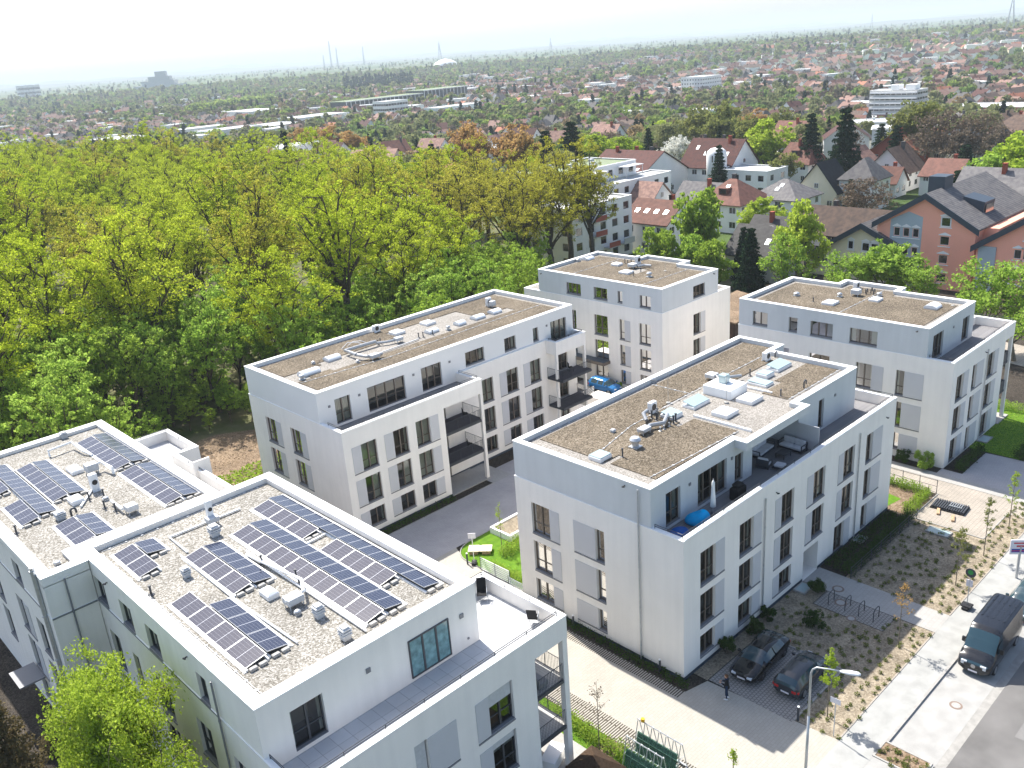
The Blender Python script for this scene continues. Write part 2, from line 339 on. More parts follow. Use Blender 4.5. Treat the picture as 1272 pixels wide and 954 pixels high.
# ---------------------------------------------------------------- mesh helpers
class MB:
    def __init__(s): s.v = []; s.f = []; s.m = []
    def quad(s, a, b, c, d, m=0):
        n = len(s.v); s.v += [a, b, c, d]; s.f.append((n, n + 1, n + 2, n + 3)); s.m.append(m)
    def poly(s, pts, m=0):
        n = len(s.v); s.v += list(pts); s.f.append(tuple(range(n, n + len(pts)))); s.m.append(m)
    def hexa(s, p, m=0):
        n = len(s.v); s.v += p
        for q in ((0, 3, 2, 1), (4, 5, 6, 7), (0, 1, 5, 4), (1, 2, 6, 5), (2, 3, 7, 6), (3, 0, 4, 7)):
            s.f.append(tuple(n + i for i in q)); s.m.append(m)
    def box(s, x0, x1, y0, y1, z0, z1, m=0):
        s.hexa([(x0, y0, z0), (x1, y0, z0), (x1, y1, z0), (x0, y1, z0), (x0, y0, z1), (x1, y0, z1), (x1, y1, z1), (x0, y1, z1)], m)
    def pbox(s, P, u0, u1, z0, z1, d0, d1, m=0):
        s.hexa([P(u0, z0, d0), P(u1, z0, d0), P(u1, z0, d1), P(u0, z0, d1), P(u0, z1, d0), P(u1, z1, d0), P(u1, z1, d1), P(u0, z1, d1)], m)
    def prism(s, poly, z0, z1, m=0, top=True, bottom=True, mtop=None):
        n = len(poly)
        for i in range(n):
            a, b = poly[i], poly[(i + 1) % n]
            s.quad((*a, z0), (*b, z0), (*b, z1), (*a, z1), m)
        if top: s.poly([(*p, z1) for p in poly], m if mtop is None else mtop)
        if bottom: s.poly([(*p, z0) for p in reversed(poly)], m)
    def tube(s, a, b, r, n=6, r2=None, m=0, cap=True):
        a = Vector(a); b = Vector(b); d = (b - a)
        if d.length < 1e-6: return
        d.normalize(); u = d.orthogonal().normalized(); w = d.cross(u)
        r2 = r if r2 is None else r2; k = len(s.v)
        for c, rr in ((a, r), (b, r2)):
            for i in range(n):
                t = 2 * math.pi * i / n; s.v.append(tuple(c + (u * math.cos(t) + w * math.sin(t)) * rr))
        for i in range(n):
            j = (i + 1) % n; s.f.append((k + i, k + j, k + n + j, k + n + i)); s.m.append(m)
        if cap:
            s.f.append(tuple(k + i for i in reversed(range(n)))); s.m.append(m)
            s.f.append(tuple(k + n + i for i in range(n))); s.m.append(m)
    def path(s, pts, rs, n=6, m=0):
        """one continuous tube through pts"""
        pts = [Vector(p) for p in pts]
        if not hasattr(rs, '__len__'): rs = [rs] * len(pts)
        k = len(s.v); u = None
        for i, p in enumerate(pts):
            d = (pts[min(i + 1, len(pts) - 1)] - pts[max(i - 1, 0)]).normalized()
            u = d.orthogonal().normalized() if u is None else (u - d * u.dot(d)).normalized()
            w = d.cross(u)
            for j in range(n):
                t = 2 * math.pi * j / n; s.v.append(tuple(p + (u * math.cos(t) + w * math.sin(t)) * rs[i]))
        for i in range(len(pts) - 1):
            for j in range(n):
                q = (j + 1) % n
                s.f.append((k + i * n + j, k + i * n + q, k + (i + 1) * n + q, k + (i + 1) * n + j)); s.m.append(m)
        s.f.append(tuple(k + i for i in reversed(range(n)))); s.m.append(m)
        s.f.append(tuple(k + (len(pts) - 1) * n + i for i in range(n))); s.m.append(m)
    def lathe(s, c, prof, n=16, m=0):
        """profile of (radius, z) about the vertical axis through c"""
        k = len(s.v)
        for r, z in prof:
            for i in range(n):
                t = 2 * math.pi * i / n; s.v.append((c[0] + r * math.cos(t), c[1] + r * math.sin(t), c[2] + z))
        for i in range(len(prof) - 1):
            for j in range(n):
                q = (j + 1) % n
                s.f.append((k + i * n + j, k + i * n + q, k + (i + 1) * n + q, k + (i + 1) * n + j)); s.m.append(m)
        s.f.append(tuple(k + j for j in reversed(range(n)))); s.m.append(m)
        s.f.append(tuple(k + (len(prof) - 1) * n + j for j in range(n))); s.m.append(m)
    def rbox(s, x0, x1, y0, y1, z0, z1, r=.03, m=0):
        """box with chamfered upright and top edges"""
        def ring(ins, z): 
            a, b, c, d = x0 + ins, x1 - ins, y0 + ins, y1 - ins; q = r
            return [(a + q, c, z), (b - q, c, z), (b, c + q, z), (b, d - q, z), (b - q, d, z), (a + q, d, z), (a, d - q, z), (a, c + q, z)]
        rings = [ring(r * .5, z0), ring(0, z0 + r), ring(0, z1 - r), ring(r * .8, z1)]
        k = len(s.v)
        for q in rings: s.v += q
        for i in range(3):
            for j in range(8):
                q = (j + 1) % 8
                s.f.append((k + i * 8 + j, k + i * 8 + q, k + (i + 1) * 8 + q, k + (i + 1) * 8 + j)); s.m.append(m)
        s.f.append(tuple(k + j for j in reversed(range(8)))); s.m.append(m)
        s.f.append(tuple(k + 24 + j for j in range(8))); s.m.append(m)
    def build(s, name, mats, parent=None, smooth=False, local=False):
        if not isinstance(mats, (list, tuple)): mats = [mats]
        me = bpy.data.meshes.new(name)
        o0 = Vector((0, 0, 0))
        if parent is not None and not local: o0 = ORG.get(parent.name, Vector((0, 0, 0)))
        vs = s.v if o0.length == 0 else [(x - o0.x, y - o0.y, z - o0.z) for x, y, z in s.v]
        me.from_pydata(vs, [], s.f)
        for mm in mats: me.materials.append(mm)
        if len(mats) > 1: me.polygons.foreach_set('material_index', s.m)
        if smooth: me.polygons.foreach_set('use_smooth', [True] * len(s.f))
        me.update()
        o = bpy.data.objects.new(name, me); COL.objects.link(o)
        if parent is not None:
            o.parent = parent; KIDS.setdefault(parent.name, []).append(o); ORG[o.name] = o0 if not local else ORG.get(parent.name, Vector((0, 0, 0)))
        return o

def tag(o, label=None, cat=None, group=None, kind=None):
    if label: o['label'] = label
    if cat: o['category'] = cat
    if group: o['group'] = group
    if kind: o['kind'] = kind
    return o

def thing(name, label, cat, loc=(0, 0, 0), rotz=0, group=None, local=False):
    o = bpy.data.objects.new(name, None); COL.objects.link(o); o.empty_display_size = .3
    o.location = loc; o.rotation_euler = (0, 0, rotz)
    ORG[o.name] = Vector((0, 0, 0)) if local else Vector(loc)
    return tag(o, label, cat, group)

def dup(root, loc=None, rotz=None, label=None, group=None, scale=None):
    def rec(o, par):
        c = o.copy(); COL.objects.link(c)
        if par is not None: c.parent = par
        for ch in KIDS.get(o.name, []): rec(ch, c)
        return c
    c = rec(root, None)
    if loc is not None: c.location = loc
    if rotz is not None: c.rotation_euler = (0, 0, rotz)
    if scale is not None: c.scale = scale
    if label: c['label'] = label
    if group: c['group'] = group
    return c

def struct(name, mb, mat, smooth=False):
    o = mb.build(name, mat, smooth=smooth); o['kind'] = 'structure'; return o
def stuff(name, mb, mat, label, cat):
    o = mb.build(name, mat); return tag(o, label, cat, kind='stuff')
# ================================================================ apartment blocks
def offs(poly, w):
    """rectilinear counter-clockwise polygon moved inward by w"""
    n = len(poly); out = []
    for i in range(n):
        a, b, c = poly[i - 1], poly[i], poly[(i + 1) % n]
        def nin(p, q):
            dx, dy = q[0] - p[0], q[1] - p[1]; l = math.hypot(dx, dy); return (-dy / l, dx / l)
        n1, n2 = nin(a, b), nin(b, c)
        out.append((b[0] + w * (n1[0] + n2[0]), b[1] + w * (n1[1] + n2[1])))
    return out

def edgeP(a, b):
    """plane coordinates of the wall over edge a-b: u along world x or y, z up, d outward"""
    dx, dy = b[0] - a[0], b[1] - a[1]
    if abs(dx) > abs(dy):
        s = -1 if dx > 0 else 1; c = a[1]
        return (lambda u, z, d=0: (u, c + s * d, z)), min(a[0], b[0]), max(a[0], b[0])
    s = 1 if dy > 0 else -1; c = a[0]
    return (lambda u, z, d=0: (c + s * d, u, z)), min(a[1], b[1]), max(a[1], b[1])

def facade(mb, P, u0, u1, z0, z1, holes, depth=.26, m=0):
    us = sorted({u0, u1, *[h[0] for h in holes], *[h[1] for h in holes]})
    zs = sorted({z0, z1, *[h[2] for h in holes], *[h[3] for h in holes]})
    us = [u for u in us if u0 - 1e-6 <= u <= u1 + 1e-6]; zs = [z for z in zs if z0 - 1e-6 <= z <= z1 + 1e-6]
    for i in range(len(us) - 1):
        for j in range(len(zs) - 1):
            cu, cz = (us[i] + us[i + 1]) / 2, (zs[j] + zs[j + 1]) / 2
            if any(h[0] < cu < h[1] and h[2] < cz < h[3] for h in holes): continue
            mb.quad(P(us[i], zs[j]), P(us[i + 1], zs[j]), P(us[i + 1], zs[j + 1]), P(us[i], zs[j + 1]), m)
    for a, b, c, d in [h[:4] for h in holes]:
        mb.quad(P(a, c, 0), P(a, d, 0), P(a, d, -depth), P(a, c, -depth), m)
        mb.quad(P(b, c, 0), P(b, d, 0), P(b, d, -depth), P(b, c, -depth), m)
        mb.quad(P(a, c, 0), P(b, c, 0), P(b, c, -depth), P(a, c, -depth), m)
        mb.quad(P(a, d, 0), P(b, d, 0), P(b, d, -depth), P(a, d, -depth), m)

wr = random.Random(44)
def window(T, P, a, b, c, d, cols=2, kind='window', frame='frame', glass='glass', sill=True, transom=True, depth=.26, rail=False, blind=0):
    f = MB(); w = .065; e = .004
    f.pbox(P, a + e, a + w, c + e, d - e, -depth, -depth + .09)
    f.pbox(P, b - w, b - e, c + e, d - e, -depth, -depth + .09)
    f.pbox(P, a + w, b - w, d - w, d - e, -depth, -depth + .09)
    f.pbox(P, a + w, b - w, c + e, c + w, -depth, -depth + .09)
    for i in range(1, cols):
        u = a + (b - a) * i / cols; f.pbox(P, u - .05, u + .05, c + w, d - w, -depth, -depth + .095)
    if transom and d - c > 1.9:
        for i in range(cols):
            ua = a + (b - a) * i / cols + .05; ub = a + (b - a) * (i + 1) / cols - .05
            f.pbox(P, ua, ub, c + .78, c + .83, -depth + .002, -depth + .07)
    fo = f.build(kind, M[frame], T)
    if glass == 'glass':
        g = MB(); zz = -depth + .03; g.quad(P(a + w, c + w, zz), P(b - w, c + w, zz), P(b - w, d - w, zz), P(a + w, d - w, zz)); g.build('pane', M['pane_glass'], fo)
        q = MB(); k = -depth - 1.3; y = -depth + .012; A = (a + .01, b - .01, c + .005, d - .005)
        q.quad(P(A[0], A[2], k), P(A[1], A[2], k), P(A[1], A[3], k), P(A[0], A[3], k)); q.quad(P(A[0], A[2], y), P(A[0], A[3], y), P(A[0], A[3], k), P(A[0], A[2], k))
        q.quad(P(A[1], A[2], y), P(A[1], A[3], y), P(A[1], A[3], k), P(A[1], A[2], k)); q.quad(P(A[0], A[3], y), P(A[1], A[3], y), P(A[1], A[3], k), P(A[0], A[3], k)); q.quad(P(A[0], A[2], y), P(A[1], A[2], y), P(A[1], A[2], k), P(A[0], A[2], k), 1)
        q.build('room', [M['room_wall'], M['room_floor']], fo)
        t = wr.random(); cu = MB(); zc = -depth - .09
        def folds(u0, u1):
            n = max(2, int((u1 - u0) / .07)); 
            for i in range(n): s0, s1 = u0 + (u1 - u0) * i / n, u0 + (u1 - u0) * (i + 1) / n; e0, e1 = zc - (.035 if i % 2 else 0), zc - (0 if i % 2 else .035); cu.quad(P(s0, c + .06, e0), P(s1, c + .06, e1), P(s1, d - .05, e1), P(s0, d - .05, e0))
        W_ = b - a
        if t < .3: folds(a + .03, a + W_ * wr.uniform(.12, .3)); folds(b - W_ * wr.uniform(.12, .3), b - .03)
        elif t < .42: folds(a + .03, b - .03)
        elif t < .55: folds(b - W_ * wr.uniform(.3, .55), b - .03)
        if cu.f: cu.build('curtain', M['curtain_cloth'], fo)
        elif t > .86: cu.pbox(P, a + .04, b - .04, d - (d - c) * wr.uniform(.25, .6), d - .03, -depth - .06, -depth - .05); cu.build('blind', M['shutter'], fo)
    else:
        g = MB(); g.pbox(P, a + w, b - w, c + w, d - w, -depth + .01, -depth + .045); g.build('pane', M[glass], fo)
    if blind:
        q = MB(); q.pbox(P, a + w, b - w, d - blind, d - .01, -depth + .1, -depth + .14); q.build('roller_blind', M['equip'], fo)
    if rail:
        r = MB()
        for z in (c + .25, c + .5, c + .75, c + .95): r.pbox(P, a + .01, b - .01, z, z + .025, -.06, -.035)
        r.build('window_rail', M['rail'], fo)
    if sill:
        s = MB(); s.pbox(P, a + .005, b - .005, c + .002, c + .035, -depth + .09, -.002)
        s.build('window_sill', M['sill'], fo)
    return fo

def shutter_panel(T, P, a, b, c, d):
    s = MB(); s.pbox(P, a, b, c + .05, d - .02, .006, .03); s.build('shutter', M['shutter'], T)

def ledge(T, P, a, b, c):
    s = MB(); s.pbox(P, a, b, c - .09, c - .006, .002, .05); s.build('sill_ledge', M['sill'], T)

# opening heights of the three storeys and the penthouse
Z3, Z2, Z1 = (5.97, 8.33), (2.98, 5.34), (.76, 2.33)
def col_openings(cols, levels=(Z3, Z2, Z1)):
    """cols: (window u0, u1, shutter u0, u1 or None)"""
    return [(a, b, l[0], l[1], s0, s1) for (a, b, s0, s1) in cols for l in levels]

def put_windows(T, P, ops, frame='frame', cols=2, **k):
    for (a, b, c, d, s0, s1) in ops:
        n = 1 if b - a < .95 else (2 if b - a < 2.1 else (3 if b - a < 3.2 else 4))
        window(T, P, a, b, c, d, n, frame=frame, kind='door' if c < .5 or abs(c - 9.3) < .12 else 'window', **k)
        if s0 is not None:
            shutter_panel(T, P, s0, s1, c, d)
        if c > .5 and abs(c - 9.3) > .2:
            ledge(T, P, min(a, s0 if s0 is not None else a), max(b, s1 if s1 is not None else b), c)

def ring(mb, poly, w0, w1, z0, z1, m=0):
    """closed band between the polygon offset by w0 and by w1"""
    A, B = offs(poly, w0), offs(poly, w1); n = len(poly)
    for i in range(n):
        j = (i + 1) % n
        mb.quad((*A[i], z1), (*A[j], z1), (*B[j], z1), (*B[i], z1), m)
        mb.quad((*A[i], z0), (*A[j], z0), (*B[j], z0), (*B[i], z0), m)
        mb.quad((*A[i], z0), (*A[j], z0), (*A[j], z1), (*A[i], z1), m)
        mb.quad((*B[i], z0), (*B[j], z0), (*B[j], z1), (*B[i], z1), m)

def walls(T, poly, z0, z1, mat, openings, name='wall', frame='frame', depth=.26, **k):
    """openings: {edge index: [(u0,u1,z0,z1,s0,s1)]}"""
    mb = MB(); n = len(poly)
    for i in range(n):
        P, u0, u1 = edgeP(poly[i], poly[(i + 1) % n])
        facade(mb, P, u0, u1, z0, z1, [o[:4] for o in openings.get(i, [])], depth)
    w = mb.build(name, M[mat], T)
    for i, ops in openings.items():
        P, _, _ = edgeP(poly[i], poly[(i + 1) % n])
        put_windows(T, P, ops, frame=frame, **k)
    return w

def roof(T, poly, zt, wall_mat, cap_w=.42, drop=.36, surf='gravel_light', fields=(), band=.6):
    """parapet band, white metal cap, roof surface and the brown substrate fields"""
    p = MB(); n = len(poly); inner = offs(poly, cap_w)
    for i in range(n):
        P, u0, u1 = edgeP(poly[i], poly[(i + 1) % n]); p.quad(P(u0, zt - band), P(u1, zt - band), P(u1, zt - .06), P(u0, zt - .06))
        j = (i + 1) % n; p.quad((*inner[i], zt - drop - .1), (*inner[j], zt - drop - .1), (*inner[j], zt - .06), (*inner[i], zt - .06))
    p.poly([(*q, zt - band) for q in reversed(poly)])
    par = p.build('parapet', M[wall_mat], T)
    c = MB(); ring(c, poly, -.03, cap_w + .02, zt - .06, zt); c.build('parapet_cap', M['cap'], par)
    s = MB(); s.poly([(*q, zt - drop) for q in inner]); ro = s.build('roof', M[surf], T)
    if fields:
        f = MB()
        for (x0, x1, y0, y1) in fields: f.box(x0, x1, y0, y1, zt - drop + .004, zt - drop + .05)
        f.build('roof_substrate', M['substrate'], ro)
    return par

def terrace(T, poly, zt, z_band, wall_mat, floor_z=9.1, cap_w=.34, floor='terr_tile'):
    """parapet band of the third floor with its cap and the terrace floor"""
    p = MB(); n = len(poly); inner = offs(poly, cap_w)
    for i in range(n):
        j = (i + 1) % n
        P, u0, u1 = edgeP(poly[i], poly[j]); p.quad(P(u0, z_band), P(u1, z_band), P(u1, zt - .05), P(u0, zt - .05))
        p.quad((*inner[i], floor_z - .1), (*inner[j], floor_z - .1), (*inner[j], zt - .05), (*inner[i], zt - .05))
    p.poly([(*q, z_band) for q in reversed(poly)])
    par = p.build('terrace_parapet', M[wall_mat], T)
    c = MB(); ring(c, poly, -.02, cap_w + .02, zt - .05, zt); c.build('terrace_cap', M['cap'], par)
    s = MB(); s.poly([(*q, floor_z) for q in inner]); s.build('terrace_floor', M[floor], T)

def railing(T, pts, z, h=.32, bars=2, step=2.2, mat='rail', name='railing', vertical=False):
    m = MB()
    for a, b in zip(pts, pts[1:]):
        L = math.hypot(b[0] - a[0], b[1] - a[1]); k = max(1, round(L / step))
        for i in range(bars):
            zz = z + h * (i + 1) / bars; m.tube((*a, zz), (*b, zz), .022, 5)
        for i in range(k + 1):
            t = i / k; x, y = a[0] + (b[0] - a[0]) * t, a[1] + (b[1] - a[1]) * t; m.tube((x, y, z), (x, y, z + h), .022, 5)
        if vertical:
            m.tube((*a, z + .05), (*b, z + .05), .018, 4)
            k = int(L / .11)
            for i in range(k + 1):
                t = i / k; x, y = a[0] + (b[0] - a[0]) * t, a[1] + (b[1] - a[1]) * t; m.tube((x, y, z + .05), (x, y, z + h), .011, 4, cap=False)
    return m.build(name, M[mat], T)

def balcony(T, x0, x1, y0, y1, z, sides, solid=False, floor='balcony_floor'):
    m = MB(); m.box(x0, x1, y0, y1, z - .22, z); b = m.build('balcony', M['rail'], T)
    f = MB(); f.box(x0 + .06, x1 - .06, y0 + .06, y1 - .06, z + .003, z + .03); f.build('balcony_floor', M[floor], b)
    c = {'s': ((x0 + .05, y0 + .05), (x1 - .05, y0 + .05)), 'e': ((x1 - .05, y0 + .05), (x1 - .05, y1)),
         'w': ((x0 + .05, y0 + .05), (x0 + .05, y1))}
    for s in sides:
        if solid:
            a, e = c[s]; q = MB(); q.box(min(a[0], e[0]) - .012, max(a[0], e[0]) + .012, min(a[1], e[1]) - .012, max(a[1], e[1]) + .012, z - .1, z + 1.0)
            q.build('balcony_screen', M['rail'], b)
        else: railing(b, c[s], z, 1.0, 1, 1.6, name='balcony_railing', vertical=True)
    return b

def column(T, x, y, z0, z1, w=.3):
    m = MB(); m.box(x - w / 2, x + w / 2, y - w / 2, y + w / 2, z0, z1); m.build('column', M['plaster'], T)

def pipe(T, P, u, z0, z1, r=.05, mat='zinc', name='downpipe'):
    m = MB(); m.tube(P(u, z0, .09), P(u, z1, .09), r, 8)
    for z in np.arange(z0 + 1, z1, 2.9): m.tube(P(u, z, .09), P(u, z + .06, .09), r * 1.35, 8)
    m.build(name, M[mat], T)

def lamp_box(T, P, u, z, s=.13):
    m = MB(); m.pbox(P, u - s, u + s, z - s, z + s, .01, .06); m.build('wall_vent', M['sill'], T)
def cam_box(T, P, u, z):
    m = MB(); m.tube(P(u, z, 0), P(u, z, .12), .035, 6); m.tube(P(u - .05, z - .03, .13), P(u + .1, z - .05, .17), .05, 6); m.build('wall_spotlight', M['black_plastic'], T)

# ---- things fixed to the roofs
def skylight(T, x0, x1, y0, y1, z, h=.35, glass=False, slope=.0):
    b = MB(); b.rbox(x0, x1, y0, y1, z, z + h, .03); o = b.build('skylight', M['white'], T)
    d = MB(); cx, cy = (x0 + x1) / 2, (y0 + y1) / 2; k = .10; zz = z + h
    A = [(x0 + .03, y0 + .03, zz + .004), (x1 - .03, y0 + .03, zz + .004), (x1 - .03, y1 - .03, zz + .004 + slope), (x0 + .03, y1 - .03, zz + .004 + slope)]
    q = .22 * min(x1 - x0, y1 - y0)
    B = [(x0 + q, y0 + q, zz + k), (x1 - q, y0 + q, zz + k), (x1 - q, y1 - q, zz + k + slope), (x0 + q, y1 - q, zz + k + slope)]
    if glass: B = [(a[0] * .97 + cx * .03, a[1] * .97 + cy * .03, a[2] + .05) for a in A]
    d.poly(B)
    for i in range(4): j = (i + 1) % 4; d.quad(A[i], A[j], B[j], B[i])
    d.build('skylight_dome', M['dome_glass' if glass else 'dome'], o)

def barrel(T, x0, x1, y0, y1, z, h=.2, r=.34):
    """smoke vent: a curb with a barrel-shaped top along x"""
    b = MB(); b.box(x0, x1, y0, y1, z, z + h); o = b.build('skylight', M['equip'], T)
    m = MB(); cy = (y0 + y1) / 2; ry = (y1 - y0) / 2; n = 9; k = len(m.v)
    for x in (x0, x1):
        for i in range(n):
            t = math.pi * i / (n - 1); m.v.append((x, cy - ry * math.cos(t), z + h + r * math.sin(t)))
    for i in range(n - 1): m.f.append((i, i + 1, n + i + 1, n + i)); m.m.append(0)
    m.f.append(tuple(range(n))); m.m.append(0); m.f.append(tuple(range(2 * n - 1, n - 1, -1))); m.m.append(0)
    m.build('skylight_dome', M['dome'], o)

def turret(T, x, y, z, r=.26, h=.55):
    m = MB(); m.box(x - r, x + r, y - r, y + r, z, z + .12); m.lathe((x, y, z), [(r * .7, .12), (r * .7, h * .55), (r * 1.05, h * .6), (r * 1.15, h * .8), (r * .8, h), (.05, h + .03)], 14)
    m.build('fan_turret', M['zinc'], T)

def ventbox(T, x, y, z, s=.28, h=.75):
    m = MB(); m.rbox(x - s * .8, x + s * .8, y - s * .8, y + s * .8, z, z + h * .6, .02)
    for k in range(3): m.rbox(x - s, x + s, y - s, y + s, z + h * (.35 + k * .2), z + h * (.47 + k * .2), .02)
    m.box(x - s * .7, x + s * .7, y - s * .7, y + s * .7, z + h * .87, z + h)
    m.build('roof_vent', M['equip'], T)

def aircon(T, x, y, z, w=.75, d=.32, h=.62, rot=0):
    m = MB(); ww, dd = (w, d) if not rot else (d, w)
    m.rbox(x - ww / 2, x + ww / 2, y - dd / 2, y + dd / 2, z + .12, z + .12 + h, .03)
    m.box(x - ww / 2, x + ww / 2, y - dd / 2 - .03, y - dd / 2 + .06, z, z + .12); m.box(x - ww / 2, x + ww / 2, y + dd / 2 - .06, y + dd / 2 + .03, z, z + .12)
    o = m.build('air_conditioner', M['white'], T)
    f = MB()
    fr = min(h, w) * .36
    if not rot: f.tube((x, y - dd / 2 - .001, z + .12 + h / 2), (x, y - dd / 2 - .02, z + .12 + h / 2), fr, 14)
    else: f.tube((x - ww / 2 - .001, y, z + .12 + h / 2), (x - ww / 2 - .02, y, z + .12 + h / 2), h * .38, 14)
    f.build('fan_grille', M['black_plastic'], o)

def duct(T, pts, r=.13, mat='alu', name='ventilation_duct', sq=False):
    m = MB(); m.path(pts, r, 4 if sq else 10); m.build(name, M[mat], T, smooth=False)

def hvac(T, x, y, z, w=1.1, d=.7, h=.4):
    m = MB(); m.rbox(x - w / 2, x + w / 2, y - d / 2, y + d / 2, z + .25, z + .25 + h, .03)
    for sx in (-1, 1):
        for sy in (-1, 1): m.tube((x + sx * (w / 2 - .08), y + sy * (d / 2 - .08), z), (x + sx * (w / 2 - .08), y + sy * (d / 2 - .08), z + .26), .03, 5)
    m.build('air_handling_unit', M['equip'], T)

def stub(T, x, y, z, h=.5, r=.05, mat='rail'):
    m = MB(); m.tube((x, y, z), (x, y, z + h), r, 7); m.tube((x, y, z + h), (x, y, z + h + .08), r * 1.5, 7)
    m.lathe((x, y, z), [(r * 3.2, 0), (r * 3, .03), (r, .08)], 10); m.build('vent_pipe', M[mat], T)

def gooseneck(T, x, y, z, h=.55, r=.055):
    p = [(x, y, z), (x, y, z + h)] + [(x + .16 - .16 * math.cos(t), y, z + h + .16 * math.sin(t)) for t in (.6, 1.2, 1.8, 2.4, 3.1)] + [(x + .32, y, z + h - .2)]
    m = MB(); m.path(p, r, 7); m.build('gooseneck_pipe', M['rail'], T)

def rod(T, x, y, z, h=2.2):
    m = MB(); m.tube((x, y, z), (x, y, z + h), .014, 5); m.lathe((x, y, z), [(.17, 0), (.17, .1), (.1, .13)], 12)
    m.build('lightning_rod', M['ballast'], T)

def cable(T, pts, z, r=.02):
    m = MB(); m.path([(a, b, z + .02) for a, b in pts], r, 4)
    for (a, b), (c, d) in zip(pts, pts[1:]):
        L = math.hypot(c - a, d - b); k = int(L / 1.0)
        for i in range(k + 1):
            t = (i + .5) / (k + 1); x, y = a + (c - a) * t, b + (d - b) * t; m.box(x - .06, x + .06, y - .06, y + .06, z, z + .05)
    m.build('lightning_cable', M['equip'], T)

def panel_proto():
    L, W = 1.84, 1.08
    m = MB(); m.box(-W / 2, W / 2, -L / 2, L / 2, -.02, .012); me_f = m
    return L, W
PAN = {}
def solar_row(T, x0, x1, ys, up, z=12.2):
    """modules along y between x0 and x1; up=+1 rises towards x1"""
    for (y0, y1) in ys:
        n = max(1, round((y1 - y0) / 1.9)); L = (y1 - y0) / n
        for i in range(n):
            key = (round(x1 - x0, 2), round(L, 2), up)
            W, Lm = x1 - x0 - .03, L - .03; zl, zh = .12, .12 + .19
            if key not in PAN:
                a, b = (zl, zh) if up > 0 else (zh, zl)
                m = MB(); hx, hy = W / 2, Lm / 2
                m.hexa([(-hx, -hy, a - .035), (hx, -hy, b - .035), (hx, hy, b - .035), (-hx, hy, a - .035), (-hx, -hy, a), (hx, -hy, b), (hx, hy, b), (-hx, hy, a)])
                me = bpy.data.meshes.new('solar_panel'); me.from_pydata(m.v, [], m.f); me.materials.append(M['alu'])
                g = bpy.data.meshes.new('solar_glass'); e = .022
                k = e / W; aa, bb = a + (b - a) * k + .004, b - (b - a) * k + .004
                g.from_pydata([(-hx + e, -hy + e, aa), (hx - e, -hy + e, bb), (hx - e, hy - e, bb), (-hx + e, hy - e, aa)], [], [(0, 1, 2, 3)])
                uvl = g.uv_layers.new(name='UVMap')
                for li, uv in zip(range(4), ((0, 0), (1, 0), (1, 1), (0, 1))): uvl.data[li].uv = uv
                g.materials.append(M['solar']); PAN[key] = (me, g)
            me, g = PAN[key]
            o = bpy.data.objects.new('solar_panel', me); COL.objects.link(o); o.parent = T
            cy = y0 + L * (i + .5); o.location = Vector(((x0 + x1) / 2, cy, z)) - T.location; ORG[o.name] = Vector((0, 0, 0))
            q = bpy.data.objects.new('solar_glass', g); COL.objects.link(q); q.parent = o
        b = MB()
        for xx in (x0 + .04, x1 - .04): b.box(xx - .05, xx + .05, y0 - .12, y1 + .12, z + .001, z + .10)
        b.box(x0 - .13 if up > 0 else x1 + .03, x0 - .03 if up > 0 else x1 + .13, y0 - .15, y1 + .15, z + .001, z + .05)
        b.build('panel_rack', M['cap'], T)
        w = MB()
        for k in range(2): w.rbox(x0 + .1 + k * .5, x0 + .5 + k * .5, y0 - .33, y0 - .1, z + .002, z + .15, .03)
        w.build('ballast_block', M['ballast'], T)

RZ = 12.2  # roof surface
# ------------------------------------------------ block B: long block beside the wood
T = thing('apartment_block', 'long white apartment block beside the wood with two stacks of balconies', 'apartment building', (34.51, 57.73, 0), group='white apartment blocks of the estate')
BP = [(34.47, 57.73), (44.95, 57.73), (44.95, 60.62), (65.32, 60.62), (65.32, 72.58), (34.47, 72.58)]
wB = {0: col_openings([(36.12, 37.66, 35.2, 36.10), (39.38, 40.9, 38.44, 39.36), (41.77, 43.3, 43.32, 44.25)]),
      2: col_openings([(52.05, 53.5, None, None), (55.3, 56.85, 54.36, 55.28), (58.53, 60.05, 57.62, 58.51)]) +
         [(45.1, 47.4, 6.1, 8.3, None, None), (45.1, 47.4, 3.1, 5.3, None, None), (45.1, 47.4, .12, 2.35, None, None),
          (62.4, 64.0, 6.1, 8.3, None, None), (62.4, 64.0, 3.1, 5.3, None, None), (62.4, 64.0, .12, 2.35, None, None)],
      5: [(68.45, 70.1, *Z3, 67.5, 68.42), (64.32, 65.9, *Z3, 63.42, 64.3), (68.45, 70.1, *Z2, 67.55, 68.42), (64.32, 65.9, *Z2, 63.42, 64.3),
          (68.45, 70.1, *Z1, 67.55, 68.42), (64.32, 65.9, *Z1, 63.42, 64.3)]}
walls(T, BP, 0.0, 8.55, 'plaster', wB)
BB = [(34.47, 57.73), (49.56, 57.73), (49.56, 60.62), (60.9, 60.62), (60.9, 59.2), (65.32, 59.2), (65.32, 72.58), (34.47, 72.58)]
terrace(T, BB, 9.93, 8.55, 'plaster', floor='deck')
BR = [(34.51, 60.84), (65.28, 60.84), (65.28, 72.54), (34.51, 72.54)]
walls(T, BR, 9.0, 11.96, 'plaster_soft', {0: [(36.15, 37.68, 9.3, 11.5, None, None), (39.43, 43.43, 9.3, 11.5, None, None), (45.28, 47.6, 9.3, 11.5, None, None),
      (50.5, 52.88, 10.18, 11.48, None, None), (55.52, 57.06, 10.18, 11.48, None, None), (59.45, 60.22, 10.12, 11.48, None, None), (61.96, 64.28, 9.3, 11.5, None, None)]}, name='penthouse_wall')
